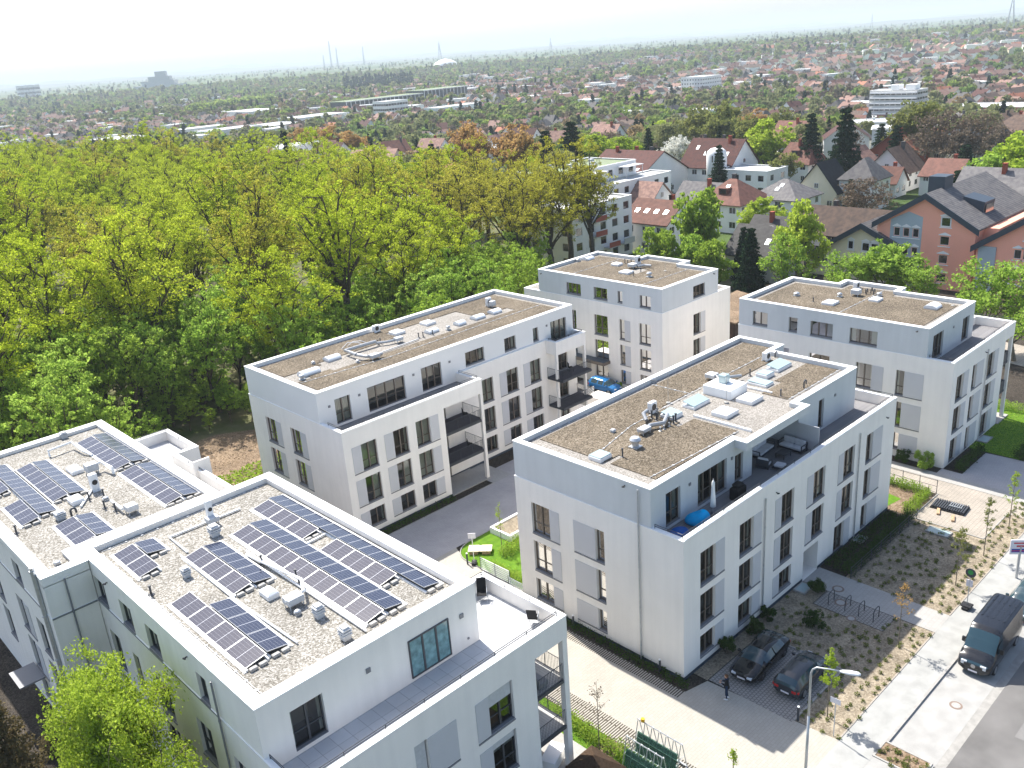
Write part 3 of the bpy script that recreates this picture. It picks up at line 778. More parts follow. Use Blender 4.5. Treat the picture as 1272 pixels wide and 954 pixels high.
roof(T, BR, 12.56, 'plaster_soft', fields=[(35.6, 64.3, 61.6, 65.3), (35.6, 48.5, 68.3, 71.7), (57.6, 64.3, 66.6, 71.7), (48.5, 57.6, 70.3, 71.7), (61.5, 64.3, 65.3, 66.6),
      (37.0, 39.2, 65.3, 65.9), (35.6, 39.4, 67.6, 68.3)])
P0, _, _ = edgeP(BP[0], BP[1]); PB, _, _ = edgeP((34.5, 60.84), (65, 60.84))
for u, z in ((35.6, 11.1), (38.6, 11.15), (44.4, 11.2), (48.6, 11.2), (61.4, 11.3)): lamp_box(T, PB, u, z, .1)
column(T, 49.42, 57.87, 0.02, 8.55); column(T, 61.04, 59.34, .02, 8.55, .26); column(T, 65.17, 59.34, .02, 8.55, .26)
for z in (3.0, 6.0):
    balcony(T, 44.97, 49.5, 57.85, 60.6, z, 'se'); balcony(T, 60.9, 65.3, 58.5, 60.6, z, 'swe')
m = MB(); m.box(44.97, 49.6, 57.6, 60.6, 0.002, .10); m.build('patio_slab', M['walk'], T)
railing(T, [(34.7, 59.9), (34.72, 58.0), (49.3, 58.0), (49.3, 60.5)], 9.93, .28)
railing(T, [(61.1, 60.4), (61.1, 59.45), (65.1, 59.45), (65.1, 60.6)], 9.93, .2)
m = MB()
for i in range(4):
    P, u0, u1 = edgeP(offs(BP, -.012)[i], offs(BP, -.012)[(i + 1) % 6]); m.quad(P(u0, 0), P(u1, 0), P(u1, .22), P(u0, .22))
m.build('plinth', M['plinth'], T)
barrel(T, 36.5, 38.3, 65.9, 66.9, RZ, .15, .32); turret(T, 36.2, 65.6, RZ, .24, .5); barrel(T, 40.2, 41.6, 67.6, 68.6, RZ, .12, .3)
skylight(T, 48.7, 49.9, 68.8, 70.0, RZ, .25); skylight(T, 52.5, 53.7, 68.7, 69.9, RZ, .25); barrel(T, 50.9, 52.1, 66.3, 67.2, RZ, .12, .26)
barrel(T, 54.3, 55.3, 65.9, 66.8, RZ, .12, .28); barrel(T, 56.6, 57.9, 65.9, 66.9, RZ, .12, .28); barrel(T, 59.0, 60.2, 65.9, 66.9, RZ, .12, .28)
turret(T, 52.9, 65.9, RZ, .2, .45); aircon(T, 48.4, 71.6, RZ, .7, .4, .6); hvac(T, 60.8, 68.0, RZ, .6, .5, .5); aircon(T, 60.8, 68.6, RZ + .1, .6, .35, .8)
duct(T, [(42.3, 66.2, RZ + .45), (42.35, 68.1, RZ + .45), (45.7, 67.9, RZ + .45)], .16); duct(T, [(42.3, 66.4, RZ + .4), (42.6, 65.0, RZ + .4), (44.0, 64.6, RZ + .35)], .14)
duct(T, [(45.7, 67.9, RZ + .3), (46.5, 67.3, RZ + .3), (48.0, 66.9, RZ + .3)], .12); hvac(T, 43.2, 64.7, RZ, .9, .6, .3); hvac(T, 47.6, 66.9, RZ, .8, .6, .3)
for x, y in ((46.0, 68.0), (46.4, 68.2), (49.6, 66.4), (50.0, 66.2), (51.0, 66.0)): stub(T, x, y, RZ, .45)
duct(T, [(43.9, 70.1, RZ + .02), (44.4, 69.8, RZ + .45), (45.0, 69.3, RZ + .45), (45.6, 68.9, RZ + .05)], .035, 'white', 'cable_conduit')
duct(T, [(43.1, 69.9, RZ + .02), (43.8, 69.8, RZ + .5), (44.6, 69.3, RZ + .4), (45.0, 68.7, RZ + .05)], .035, 'white', 'cable_conduit')
turret(T, 41.7, 65.2, RZ, .15, .3); turret(T, 39.1, 68.4, RZ, .15, .3); cable(T, [(35.6, 64.9), (44, 64.0), (57, 64.3), (64.2, 64.3)], RZ + .05)
duct(T, [(44.3, 65.6, RZ + .12), (49.2, 65.9, RZ + .12)], .06, 'equip', 'cable_tray', True)
# ------------------------------------------------ block C: the centre block
T = thing('apartment_block', 'white apartment block with a furnished roof terrace, parked cars at its corner', 'apartment building', (37.84, 27.28, 0), group='white apartment blocks of the estate')
CP = [(37.80, 27.28), (65.9, 27.28), (65.9, 41.43), (37.80, 41.43)]
wC = {0: col_openings([(39.52, 41.1, 41.12, 42.1), (43.8, 45.4, 45.42, 46.4), (48.87, 50.5, 48.05, 48.85)]) +
         [(53.15, 54.8, *Z3, 52.25, 53.13), (53.15, 54.8, *Z2, 52.25, 53.13), (52.2, 54.3, .02, 2.45, None, None)] +
         [(57.55, 59.25, *Z3, 56.75, 57.53), (57.55, 59.25, *Z2, 56.75, 57.53), (56.7, 58.2, .12, 2.4, 58.22, 59.1)] +
         [(61.1, 62.1, *Z3, 62.12, 63.72), (61.1, 62.1, *Z2, 62.12, 63.72), (61.0, 61.9, .3, 2.33, 61.92, 63.5)],
      3: [(a, b, l[0], l[1], s0, s1) for l in (Z3, Z2, (.66, 2.3)) for (a, b, s0, s1) in ((38.25, 39.95, 37.35, 38.23), (33.42, 34.15, 34.17, 36.05))]}
openC = dict(wC); openC[0] = [o for o in wC[0] if o[2] != .02]
mb = MB(); n = 4
for i in range(4):
    P, u0, u1 = edgeP(CP[i], CP[(i + 1) % 4]); facade(mb, P, u0, u1, 0, 8.55, [o[:4] for o in wC.get(i, [])], .26)
mb.build('wall', M['plaster'], T)
for i in openC: P, _, _ = edgeP(CP[i], CP[(i + 1) % 4]); put_windows(T, P, openC[i])
# recessed entrance
PC, _, _ = edgeP(CP[0], CP[1]); m = MB()
m.box(52.2, 52.21, 27.29, 29.3, .02, 2.45); m.box(54.29, 54.3, 27.29, 29.3, .02, 2.45); m.box(52.2, 54.3, 29.3, 29.32, .02, 2.45); m.box(52.2, 54.3, 27.3, 29.3, 2.44, 2.46)
m.box(52.2, 54.3, 27.3, 29.3, .01, .03)
e = m.build('entrance_recess', M['plaster'], T)
m = MB(); m.box(52.4, 53.5, 29.2, 29.28, .04, 2.3); m.build('entrance_door', M['frame_dark'], e)
terrace(T, CP, 9.92, 8.55, 'plaster', floor='deck')
CR = [(37.84, 29.69), (46.8, 29.69), (46.8, 28.77), (54.88, 28.77), (54.88, 29.69), (63.8, 29.69), (63.8, 37.0), (65.6, 37.0), (65.6, 41.39), (37.84, 41.39)]
CW = [(37.84, 29.69), (49.0, 29.69), (49.0, 32.4), (55.1, 32.4), (55.1, 29.69), (63.8, 29.69), (63.8, 37.0), (65.6, 37.0), (65.6, 41.39), (37.84, 41.39)]
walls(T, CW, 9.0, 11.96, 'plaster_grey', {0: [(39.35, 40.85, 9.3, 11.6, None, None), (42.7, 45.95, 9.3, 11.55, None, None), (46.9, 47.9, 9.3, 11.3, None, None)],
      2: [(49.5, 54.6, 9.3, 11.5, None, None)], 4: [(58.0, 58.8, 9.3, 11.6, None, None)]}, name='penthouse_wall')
roof(T, CR, 12.56, 'plaster_grey', fields=[(39.6, 65.0, 37.35, 40.5), (39.6, 49.0, 36.15, 37.35), (39.6, 47.6, 34.6, 36.15), (40.9, 46.9, 34.2, 34.6), (41.8, 48.7, 30.6, 34.2), (39.6, 41.8, 30.6, 34.2), (55.6, 63.2, 30.9, 33.0), (58.4, 63.2, 33.0, 33.6), (56.7, 62.4, 36.1, 37.35)])
CRP, _, _ = edgeP(CR[0], CR[1])
m = MB(); m.box(54.95, 55.01, 28.0, 29.65, 9.12, 10.95); m.build('terrace_screen', M['shutter'], T)
railing(T, [(38.0, 29.5), (38.02, 27.5), (65.6, 27.5), (65.6, 36.8)], 9.92, .28)
PC3, _, _ = edgeP(CP[3], CP[0])
pipe(T, PC3, 30.55, 0.1, 12.3); pipe(T, PC, 46.7, .1, 9.05); pipe(T, PC, 59.85, .1, 9.0)
for u, z in ((41.8, 11.3), (46.5, 11.3), (60.45, 11.3)): lamp_box(T, CRP, u, z, .1)
for u, z in ((48.1, 8.9), (64.2, 8.8)): cam_box(T, PC, u, z)
cam_box(T, edgeP(CR[-1], CR[0])[0], 31.6, 12.2)
m = MB()
for i in range(4):
    P, u0, u1 = edgeP(offs(CP, -.012)[i], offs(CP, -.012)[(i + 1) % 4])
    if i == 0:
        m.quad(P(u0, 0), P(52.18, 0), P(52.18, .26), P(u0, .26)); m.quad(P(54.32, 0), P(u1, 0), P(u1, .26), P(54.32, .26))
    else: m.quad(P(u0, 0), P(u1, 0), P(u1, .26), P(u0, .26))
m.build('plinth', M['plinth'], T)
skylight(T, 39.25, 40.4, 34.75, 35.8, RZ, .28, True); skylight(T, 47.55, 48.8, 35.2, 36.3, RZ, .25, True, .12); skylight(T, 50.0, 52.0, 35.1, 36.15, RZ, .22, True, .22)
skylight(T, 49.95, 51.4, 32.3, 33.65, RZ, .3); skylight(T, 53.1, 54.65, 32.3, 33.65, RZ, .3)
skylight(T, 60.1, 62.2, 34.3, 35.4, RZ, .22, True, .22); skylight(T, 58.4, 59.5, 34.25, 35.3, RZ, .28, True); skylight(T, 56.7, 57.8, 33.3, 35.0, RZ, .18, True, .06)
m = MB(); m.rbox(53.1, 55.35, 34.1, 36.5, RZ, RZ + .72, .03); o = m.build('lift_housing', M['cap'], T)
m = MB(); m.rbox(54.1, 54.75, 35.2, 35.85, RZ + .73, RZ + 1.35, .04); m.build('lift_vent', M['dome_glass'], o)
turret(T, 42.5, 34.5, RZ, .34, .75); ventbox(T, 43.5, 37.25, RZ, .16, .28); stub(T, 40.8, 34.2, RZ, .6); stub(T, 55.85, 31.6, RZ, .5); stub(T, 58.3, 35.7, RZ, .5)
gooseneck(T, 58.2, 31.05, RZ, .5); gooseneck(T, 63.2, 36.4, RZ, .3)
aircon(T, 47.9, 37.25, RZ, .7, .35, .75); aircon(T, 62.1, 36.55, RZ, .75, .4, .65)
duct(T, [(44.1, 35.2, RZ + .35), (45.4, 35.5, RZ + .35), (46.3, 35.0, RZ + .35), (47.5, 35.6, RZ + .4)], .15); hvac(T, 44.6, 35.4, RZ, .9, .6, .25)
duct(T, [(46.0, 36.3, RZ + .3), (46.3, 36.8, RZ + .6), (46.9, 36.9, RZ + .6)], .14)
for x, y in ((47.0, 36.6), (47.2, 36.3), (47.5, 36.5), (46.9, 36.1), (46.7, 34.9), (47.1, 34.8), (47.5, 34.9)): stub(T, x, y, RZ, .6, .06)
for x in (45.6, 46.0, 46.6): stub(T, x, 34.8, RZ, .25, .05, 'zinc')
hvac(T, 55.9, 37.6, RZ, .8, .8, .3); duct(T, [(55.9, 37.2, RZ + .4), (55.7, 36.7, RZ + .4), (57.2, 35.8, RZ + .35)], .12)
duct(T, [(49.1, 34.5, RZ + .08), (49.15, 29.9, RZ + .08)], .12, 'cap', 'cable_tray', True); duct(T, [(55.9, 36.2, RZ + .08), (56.0, 32.4, RZ + .08)], .09, 'cap', 'cable_tray', True)
rod(T, 50.0, 37.4, RZ, 2.4); rod(T, 52.5, 34.05, RZ, 2.4); turret(T, 52.8, 41.0, RZ, .22, .4)
cable(T, [(40.6, 35.9), (45, 36.9), (52.3, 37.2), (62.5, 37.3)], RZ + .05); cable(T, [(52.3, 40.7), (52.4, 37.2)], RZ + .05)
cable(T, [(39.5, 31.0), (48.6, 30.55)], RZ + .05); cable(T, [(39.5, 40.8), (65, 41.0)], RZ); cable(T, [(55.6, 30.8), (63.3, 30.8)], RZ + .05)
# ------------------------------------------------ block D: rear block with the blue car
T = thing('apartment_block', 'white apartment block behind the parked blue car, next to the wood edge', 'apartment building', (74.68, 56.55, 0), group='white apartment blocks of the estate')
DP = [(74.64, 56.51), (87.62, 56.51), (87.62, 77.45), (74.64, 77.45)]
wD = {3: [(64.13, 66.2, *Z3, None, None), (61.72, 62.46, *Z3, 60.9, 61.7), (58.08, 59.65, *Z3, None, None), (68.98, 69.7, *Z3, None, None),
          (64.13, 66.2, *Z2, None, None), (61.72, 62.46, *Z2, 60.9, 61.7), (58.08, 59.65, *Z2, None, None), (68.98, 69.7, *Z2, None, None),
          (61.72, 62.46, *Z1, 60.95, 61.7), (58.3, 59.65, *Z1, None, None), (64.3, 66.2, .1, 2.4, None, None), (72.6, 74.4, *Z3, None, None), (72.6, 74.4, *Z2, None, None), (72.6, 74.4, *Z1, None, None)],
      0: [(80.35, 81.7, *Z3, 81.72, 82.6), (80.35, 81.7, *Z2, 81.72, 82.6), (80.35, 81.7, *Z1, 81.72, 82.6)]}
walls(T, DP, 0, 8.55, 'plaster', wD)
terrace(T, DP, 9.92, 8.55, 'plaster', floor='gravel_light')
DR = [(74.68, 56.55), (85.15, 56.55), (85.15, 61.6), (86.9, 61.6), (86.9, 68.0), (85.6, 68.0), (85.6, 74.87), (74.68, 74.87)]
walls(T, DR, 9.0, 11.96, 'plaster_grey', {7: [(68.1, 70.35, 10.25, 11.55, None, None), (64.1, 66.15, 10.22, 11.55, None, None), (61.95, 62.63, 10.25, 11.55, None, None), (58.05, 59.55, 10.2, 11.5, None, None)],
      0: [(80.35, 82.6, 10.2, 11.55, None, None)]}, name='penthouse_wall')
roof(T, DR, 12.56, 'plaster_grey', fields=[(75.9, 84.2, 57.7, 61.8), (75.9, 85.8, 61.8, 63.9), (75.9, 79.6, 63.9, 65.4), (75.9, 85.8, 65.4, 67.4), (75.9, 84.6, 67.4, 73.8), (82.0, 85.8, 63.9, 65.4)])
skylight(T, 78.7, 79.9, 64.4, 65.8, RZ, .28); skylight(T, 81.3, 82.3, 68.0, 69.1, RZ, .28); turret(T, 81.0, 74.1, RZ, .24, .4); barrel(T, 81.8, 83.1, 73.2, 74.1, RZ, .1, .3)
turret(T, 79.2, 61.7, RZ, .28, .6); hvac(T, 81.6, 66.0, RZ, .9, .9, .35); aircon(T, 83.6, 66.8, RZ, .7, .4, .9); duct(T, [(81.8, 65.4, RZ + .3), (82.6, 65.0, RZ + .3), (82.8, 64.2, RZ + .3)], .15)
for x, y in ((80.6, 64.0), (83.0, 68.3), (82.8, 67.7), (83.2, 67.5), (78.6, 63.5)): stub(T, x, y, RZ, .5)
rod(T, 82.3, 61.8, RZ, 2.0); rod(T, 82.5, 73.9, RZ, 1.5); cable(T, [(76, 70.4), (84.4, 70.2)], RZ + .05); cable(T, [(76, 60.2), (84.2, 60.0)], RZ + .05)
m = MB(); m.box(73.45, 74.62, 63.95, 70.3, 2.75, 3.1); cn = m.build('entrance_canopy', M['frame'], T)
m = MB(); m.box(73.5, 74.6, 64.0, 70.25, 3.104, 3.12); m.build('canopy_roof', M['navy'], cn)
cam_box(T, edgeP(DR[7], DR[0])[0], 74.3, 12.1); cam_box(T, edgeP(DR[0], DR[1])[0], 84.2, 12.2)
# ------------------------------------------------ block E: by the court and lawn
T = thing('apartment_block', 'white apartment block between the paved court and the bright lawn', 'apartment building', (75.86, 26.8, 0), group='white apartment blocks of the estate')
EPc = [(75.82, 26.8), (88.2, 26.8), (88.2, 30.6), (87.7, 30.6), (87.7, 47.9), (75.82, 47.9)]
E1 = (.3, 2.33)
wE = {0: [(76.85, 78.35, *Z3, 78.37, 79.45), (76.85, 78.35, *Z2, 78.37, 79.4), (76.85, 78.25, .12, 2.33, 78.27, 79.3),
          (80.4, 81.3, *Z3, 81.32, 82.95), (80.35, 81.25, *Z2, 81.27, 82.9), (80.35, 81.15, .12, 2.33, 81.17, 82.75),
          (84.0, 85.55, *Z3, 85.57, 86.55), (84.0, 85.45, *Z2, 85.47, 86.5), (84.0, 85.55, .12, 2.35, 85.57, 86.55)],
      5: [(33.87, 35.4, *Z3, 32.8, 33.85), (30.9, 31.65, *Z3, 29.2, 30.88), (30.95, 31.45, *Z2, 29.2, 30.93), (30.95, 31.45, *Z1, 29.25, 30.93),
          (38.0, 40.05, *Z3, None, None), (42.2, 43.0, *Z3, None, None), (33.87, 35.4, *Z2, 32.8, 33.85), (33.87, 35.4, *Z1, 32.8, 33.85), (38.0, 40.05, *Z2, None, None)],
      1: [(27.5, 29.6, 6.1, 8.3, None, None), (27.5, 29.6, 3.1, 5.3, None, None), (27.5, 29.6, .12, 2.35, None, None)]}
walls(T, EPc, 0, 8.55, 'plaster', wE)
EB = [(75.82, 26.8), (90.38, 26.8), (90.38, 30.63), (87.7, 30.63), (87.7, 47.9), (75.82, 47.9)]
terrace(T, EB, 9.9, 8.55, 'plaster', floor='deck')
ER = [(75.86, 29.15), (86.1, 29.15), (86.1, 36.3), (87.6, 36.3), (87.6, 42.6), (86.0, 42.6), (86.0, 47.86), (75.86, 47.86)]
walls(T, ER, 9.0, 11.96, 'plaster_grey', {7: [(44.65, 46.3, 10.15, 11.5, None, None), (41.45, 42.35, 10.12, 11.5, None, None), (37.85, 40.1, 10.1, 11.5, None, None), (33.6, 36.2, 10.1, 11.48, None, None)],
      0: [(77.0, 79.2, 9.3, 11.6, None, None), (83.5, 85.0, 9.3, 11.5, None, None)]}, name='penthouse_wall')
roof(T, ER, 12.56, 'plaster_grey', fields=[(77.1, 85.0, 30.3, 36.5), (77.1, 86.5, 36.5, 41.6), (77.1, 84.9, 41.6, 46.8)])
skylight(T, 78.9, 80.2, 39.5, 40.7, RZ, .28); barrel(T, 82.4, 83.7, 31.2, 32.4, RZ, .15, .3); turret(T, 80.5, 44.2, RZ, .26, .4); turret(T, 82.2, 40.5, RZ, .22, .45)
skylight(T, 82.2, 83.3, 36.6, 37.6, RZ, .25); turret(T, 84.4, 37.5, RZ, .22, .4); hvac(T, 83.4, 39.4, RZ, .8, .8, .45); aircon(T, 85.9, 40.6, RZ, .7, .4, .6)
for x, y in ((79.4, 41.8), (84.6, 39.0)): stub(T, x, y, RZ, .4)
for x, y in ((84.5, 39.6), (84.3, 38.8), (84.6, 38.2), (84.9, 38.6)): gooseneck(T, x, y, RZ, .4, .05)
rod(T, 84.6, 30.6, RZ, .6); cable(T, [(77.2, 38), (86.4, 38)], RZ + .05)
PE, _, _ = edgeP(EPc[0], EPc[1]); pipe(T, PE, 83.6, .1, 9.0); pipe(T, edgeP(ER[1], ER[2])[0], 29.4, 9.2, 12.2)
cam_box(T, PE, 83.0, 8.9); lamp_box(T, edgeP(ER[0], ER[1])[0], 81.3, 11.3, .1); cam_box(T, edgeP(ER[7], ER[0])[0], 30.1, 12.2)
column(T, 90.2, 26.98, .02, 8.55, .3); column(T, 90.2, 30.4, .02, 8.55, .3)
for z in (3.0, 6.0): balcony(T, 88.22, 90.1, 27.0, 30.5, z, 'es', True)
m = MB(); m.box(88.22, 91.0, 26.6, 30.6, .002, .12); m.build('patio_slab', M['walk'], T)
railing(T, [(76.0, 29.0), (76.02, 27.0), (90.15, 27.0), (90.15, 30.4)], 9.9, .28)
# ------------------------------------------------ block A2: near block with solar roof
T = thing('apartment_block', 'nearest white block with rows of solar panels and a big sunny corner terrace', 'apartment building', (12.15, 27.66, 0), group='white apartment blocks with solar roofs')
AP = [(12.12, 27.66), (25.66, 27.66), (25.66, 34.05), (24.5, 34.05), (24.5, 50.73), (12.12, 50.73)]
wA = {0: [(22.4, 24.03, *Z3, 21.55, 22.38), (22.42, 24.03, *Z2, 21.55, 22.4), (22.42, 24.03, *Z1, 21.55, 22.4), (17.85, 18.6, *Z3, 18.62, 20.35), (17.85, 18.6, *Z2, 18.62, 20.35),
          (14.0, 15.6, *Z3, 13.1, 13.98), (14.0, 15.6, *Z2, 13.1, 13.98)],
      5: [(47.0, 48.4, 5.97, 8.2, None, None), (44.4, 45.2, 5.97, 8.2, None, None), (40.6, 42.3, 5.97, 8.2, None, None), (32.4, 33.8, 5.4, 8.1, None, None), (36.0, 37.6, 5.97, 8.2, None, None),
          (47.0, 48.4, *Z2, None, None), (40.6, 42.3, *Z2, None, None), (36.0, 37.6, *Z2, None, None), (32.4, 33.8, *Z2, None, None)],
      1: [(28.6, 31.2, 6.1, 8.3, None, None), (28.6, 31.2, 3.1, 5.3, None, None), (28.6, 31.2, .12, 2.35, None, None)]}
mb = MB()
for i in range(6):
    P, u0, u1 = edgeP(AP[i], AP[(i + 1) % 6]); facade(mb, P, u0, u1, 0, 8.55, [o[:4] for o in wA.get(i, [])], .26)
mb.build('wall', M['plaster'], T)
for i in wA:
    P, _, _ = edgeP(AP[i], AP[(i + 1) % 6])
    for o in wA[i]:
        put_windows(T, P, [o], frame='frame_dark', blind=(.85 if i == 0 and o[2] == Z3[0] and o[0] > 20 else (2.3 if o[0] == 17.85 else (.5 if i == 0 else 0))))
AB = [(12.12, 27.66), (28.1, 27.66), (28.1, 34.05), (24.5, 34.05), (24.5, 50.73), (12.12, 50.73)]
terrace(T, AB, 9.92, 8.55, 'plaster', floor='terr_tile')
AR = [(12.15, 30.45), (24.5, 30.45), (24.5, 50.7), (12.15, 50.7)]
walls(T, AR, 9.0, 11.96, 'plaster', {0: [(13.64, 15.3, 9.3, 11.45, None, None)],
      3: [(a, a + 1.55, 10.0, 11.5, None, None) for a in (47.45, 43.85, 40.5)] + [(35.3, 36.3, 9.95, 11.5, None, None)]}, name='penthouse_wall', frame='frame_dark')
PA, _, _ = edgeP(AR[0], AR[1])
window(T, PA, 20.08, 22.6, 9.3, 11.45, 3, 'door', 'frame_dark', 'curtain', depth=-.0 + .02, sill=False, transom=False)
roof(T, AR, 12.56, 'plaster', cap_w=.62, surf='gravel')
railing(T, [(12.35, 30.3), (12.37, 28.0), (27.75, 28.0), (27.75, 33.8), (24.7, 33.8)], 9.92, .24, mat='rail')
lamp_box(T, PA, 17.75, 11.2, .12); lamp_box(T, PA, 23.45, 11.1, .12); lamp_box(T, PA, 23.75, 9.6, .05)
column(T, 27.92, 27.86, .02, 8.55, .34)
column(T, 27.92, 33.86, .02, 8.55, .34)
for z in (3.0, 6.0): balcony(T, 25.68, 28.0, 27.75, 33.9, z, 'se', floor='deck_light')
m = MB(); m.box(25.68, 29.4, 26.9, 34, .002, .1); m.build('patio_slab', M['walk'], T)
PA5, _, _ = edgeP(AP[5], AP[0]); PAR3, _, _ = edgeP(AR[3], AR[0])
pipe(T, PA5, 34.3, .1, 12.0, .05, 'sill'); pipe(T, PA5, 50.3, .1, 12.2, .05, 'sill')
for z in (9.0,):
    m = MB(); m.pbox(PA5, 34.6, 50.3, 9.82, 9.90, .003, .03); m.build('trim_strip', M['sill'], T)
for u, z in ((46.6, 12.0), (36.9, 12.0)): cam_box(T, PAR3, u, z)
for (x0, x1, ys, up) in ((13.35, 14.55, [(45.1, 48.75)], 1), (14.62, 15.75, [(46.95, 48.8)], -1), (15.95, 17.05, [(39.5, 45.15)], 1), (17.1, 18.2, [(39.4, 45.2)], -1),
                     (13.35, 14.5, [(33.5, 41.3)], 1), (14.56, 15.68, [(33.6, 39.4)], -1), (18.95, 20.1, [(32.1, 45.4)], 1), (20.16, 21.26, [(32.1, 45.5)], -1),
                     (21.32, 22.5, [(41.6, 47.3), (34.2, 39.8)], 1), (22.56, 23.6, [(32.1, 47.5)], -1)): solar_row(T, x0, x1, ys, up)
skylight(T, 16.9, 17.55, 37.6, 38.6, RZ, .28); hvac(T, 17.6, 36.3, RZ, .9, .7, .35); duct(T, [(17.1, 36.2, RZ + .55), (18.2, 36.3, RZ + .55), (18.75, 37.4, RZ + .5), (18.45, 41.6, RZ + .2), (18.4, 42.6, RZ + .15)], .085, 'cap')
turret(T, 17.3, 35.5, RZ, .15, .25); ventbox(T, 17.9, 34.5, RZ, .26, .7); ventbox(T, 17.75, 32.0, RZ, .26, .7); ventbox(T, 15.2, 43.3, RZ, .22, .6); ventbox(T, 18.35, 46.3, RZ, .3, .7)
hvac(T, 18.9, 47.6, RZ, .7, .6, .3); aircon(T, 18.95, 47.9, RZ + .3, .35, .35, 1.1); stub(T, 13.15, 43.1, RZ, .5, .06); stub(T, 18.55, 41.2, RZ, .5, .05); stub(T, 19.0, 38.4, RZ, .5, .05); stub(T, 18.85, 37.9, RZ, .35, .05)
duct(T, [(20.9, 48.0, RZ + .1), (16.4, 48.1, RZ + .1), (16.35, 45.6, RZ + .1)], .07, 'cap', 'cable_tray', True); duct(T, [(15.9, 45.5, RZ + .1), (15.8, 39.2, RZ + .1), (16.0, 33.4, RZ + .1)], .06, 'cap', 'cable_tray', True)
duct(T, [(18.6, 43.0, RZ + .12), (18.65, 31.6, RZ + .12)], .06, 'cap', 'cable_tray', True); duct(T, [(21.2, 41.0, RZ + .1), (22.6, 41.1, RZ + .1), (22.7, 39.9, RZ + .1)], .07, 'cap', 'cable_tray', True)
cable(T, [(13.0, 49.6), (13.05, 31.4)], RZ); cable(T, [(13.1, 49.8), (23.6, 49.9)], RZ)
# ------------------------------------------------ block A1: rear wing with solar roof
T = thing('apartment_block', 'white solar-roofed wing adjoining the nearest block, with a small walled balcony at the wood side', 'apartment building', (9.6, 49.05, 0), group='white apartment blocks with solar roofs')
A1 = [(9.58, 49.03), (12.08, 49.03), (12.08, 50.78), (24.2, 50.78), (24.2, 65.0), (25.95, 65.0), (25.95, 70.65), (9.58, 70.65)]
w1 = {7: [(51.6, 53.0, *Z3, None, None), (55.4, 56.8, *Z3, 54.4, 55.35), (51.6, 53.0, *Z2, None, None), (55.4, 56.8, *Z2, 54.4, 55.35), (51.6, 53.0, *Z1, None, None), (60.5, 62.0, *Z3, None, None), (60.5, 62.0, *Z2, None, None), (55.4, 56.8, *Z1, 54.4, 55.35)]}
walls(T, A1, 0, 8.55, 'plaster', w1, frame='frame_dark')
terrace(T, A1, 9.93, 8.55, 'plaster', floor='terr_tile')
R1 = [(9.6, 49.05), (12.1, 49.05), (12.1, 50.76), (21.0, 50.76), (21.0, 70.6), (9.6, 70.6)]
walls(T, R1, 9.0, 11.9, 'plaster', {5: [(53.8, 55.2, 10.0, 11.45, None, None), (58.5, 60.2, 10.0, 11.45, None, None)]}, name='penthouse_wall', frame='frame_dark')
roof(T, R1, 12.46, 'plaster', cap_w=.62, drop=.26, surf='gravel')
for (x0, x1, ys, up) in ((18.05, 19.22, [(60.4, 67.7), (52.3, 59.55)], 1), (19.28, 20.3, [(60.4, 67.9), (52.3, 59.6)], -1), (13.4, 14.45, [(58.8, 66.3)], 1), (14.5, 15.5, [(58.8, 66.4)], -1),
                     (12.15, 13.25, [(57.4, 68.1)], -1), (10.95, 12.05, [(56.9, 60.6), (62.9, 68.2)], 1), (12.3, 13.5, [(51.5, 55.2)], 1), (13.55, 14.6, [(51.6, 55.2)], -1)): solar_row(T, x0, x1, ys, up)
PA1, _, _ = edgeP(A1[7], A1[0]); PA0, _, _ = edgeP(A1[0], A1[1])
pipe(T, PA1, 49.9, .05, 12.9, .13, 'zinc', 'flue_pipe'); pipe(T, PA0, 10.7, .1, 12.0, .05, 'sill')
m = MB(); m.pbox(PA0, 9.6, 12.05, 9.82, 9.92, .003, .04); m.pbox(PA1, 50.2, 62, 9.82, 9.92, .003, .04); m.build('trim_strip', M['sill'], T)
m = MB(); m.box(8.0, 9.5, 55.0, 57.2, 2.9, 3.0); m.build('entrance_canopy', M['sill'], T)
skylight(T, 15.8, 16.6, 62.1, 63.4, RZ, .25); hvac(T, 16.9, 61.4, RZ, .8, .7, .5); aircon(T, 16.0, 58.4, RZ, .5, .4, 1.1); skylight(T, 14.1, 14.9, 57.2, 58.2, RZ, .3)
duct(T, [(16.6, 61.2, RZ + .6), (17.6, 61.4, RZ + .6), (17.8, 60.0, RZ + .5), (17.8, 60.0, RZ + .05)], .1, 'cap'); duct(T, [(15.9, 66.9, RZ + .05), (15.9, 67.0, RZ + .5), (17.6, 67.2, RZ + .5), (17.7, 65.4, RZ + .3), (18.0, 64.4, RZ + .1)], .09, 'cap')
ventbox(T, 17.9, 69.9, RZ, .26, .5); hvac(T, 16.3, 53.2, RZ, .7, .7, .35); duct(T, [(15.9, 55.4, RZ + .3), (15.9, 53.6, RZ + .3)], .09, 'cap'); ventbox(T, 13.0, 56.1, RZ, .3, .55); gooseneck(T, 13.6, 56.0, RZ, .3, .07)
for x, y in ((15.4, 55.3), (15.7, 54.3), (10.5, 56.4), (15.2, 57.4), (16.0, 57.0)): stub(T, x, y, RZ, .5, .055)
turret(T, 15.9, 56.4, RZ, .16, .25); turret(T, 10.9, 50.5, RZ, .16, .2); duct(T, [(16.6, 59.6, RZ + .1), (14.4, 56.6, RZ + .1)], .08, 'cap', 'cable_tray', True)
railing(T, [(23.95, 51.2), (23.95, 64.8)], 9.93, .2); railing(T, [(25.6, 65.3), (25.6, 70.3), (21.5, 70.3)], 9.93, .2)
m = MB(); m.box(23.6, 24.9, 60.8, 60.95, 9.2, 10.6); m.build('terrace_screen', M['plaster'], T)
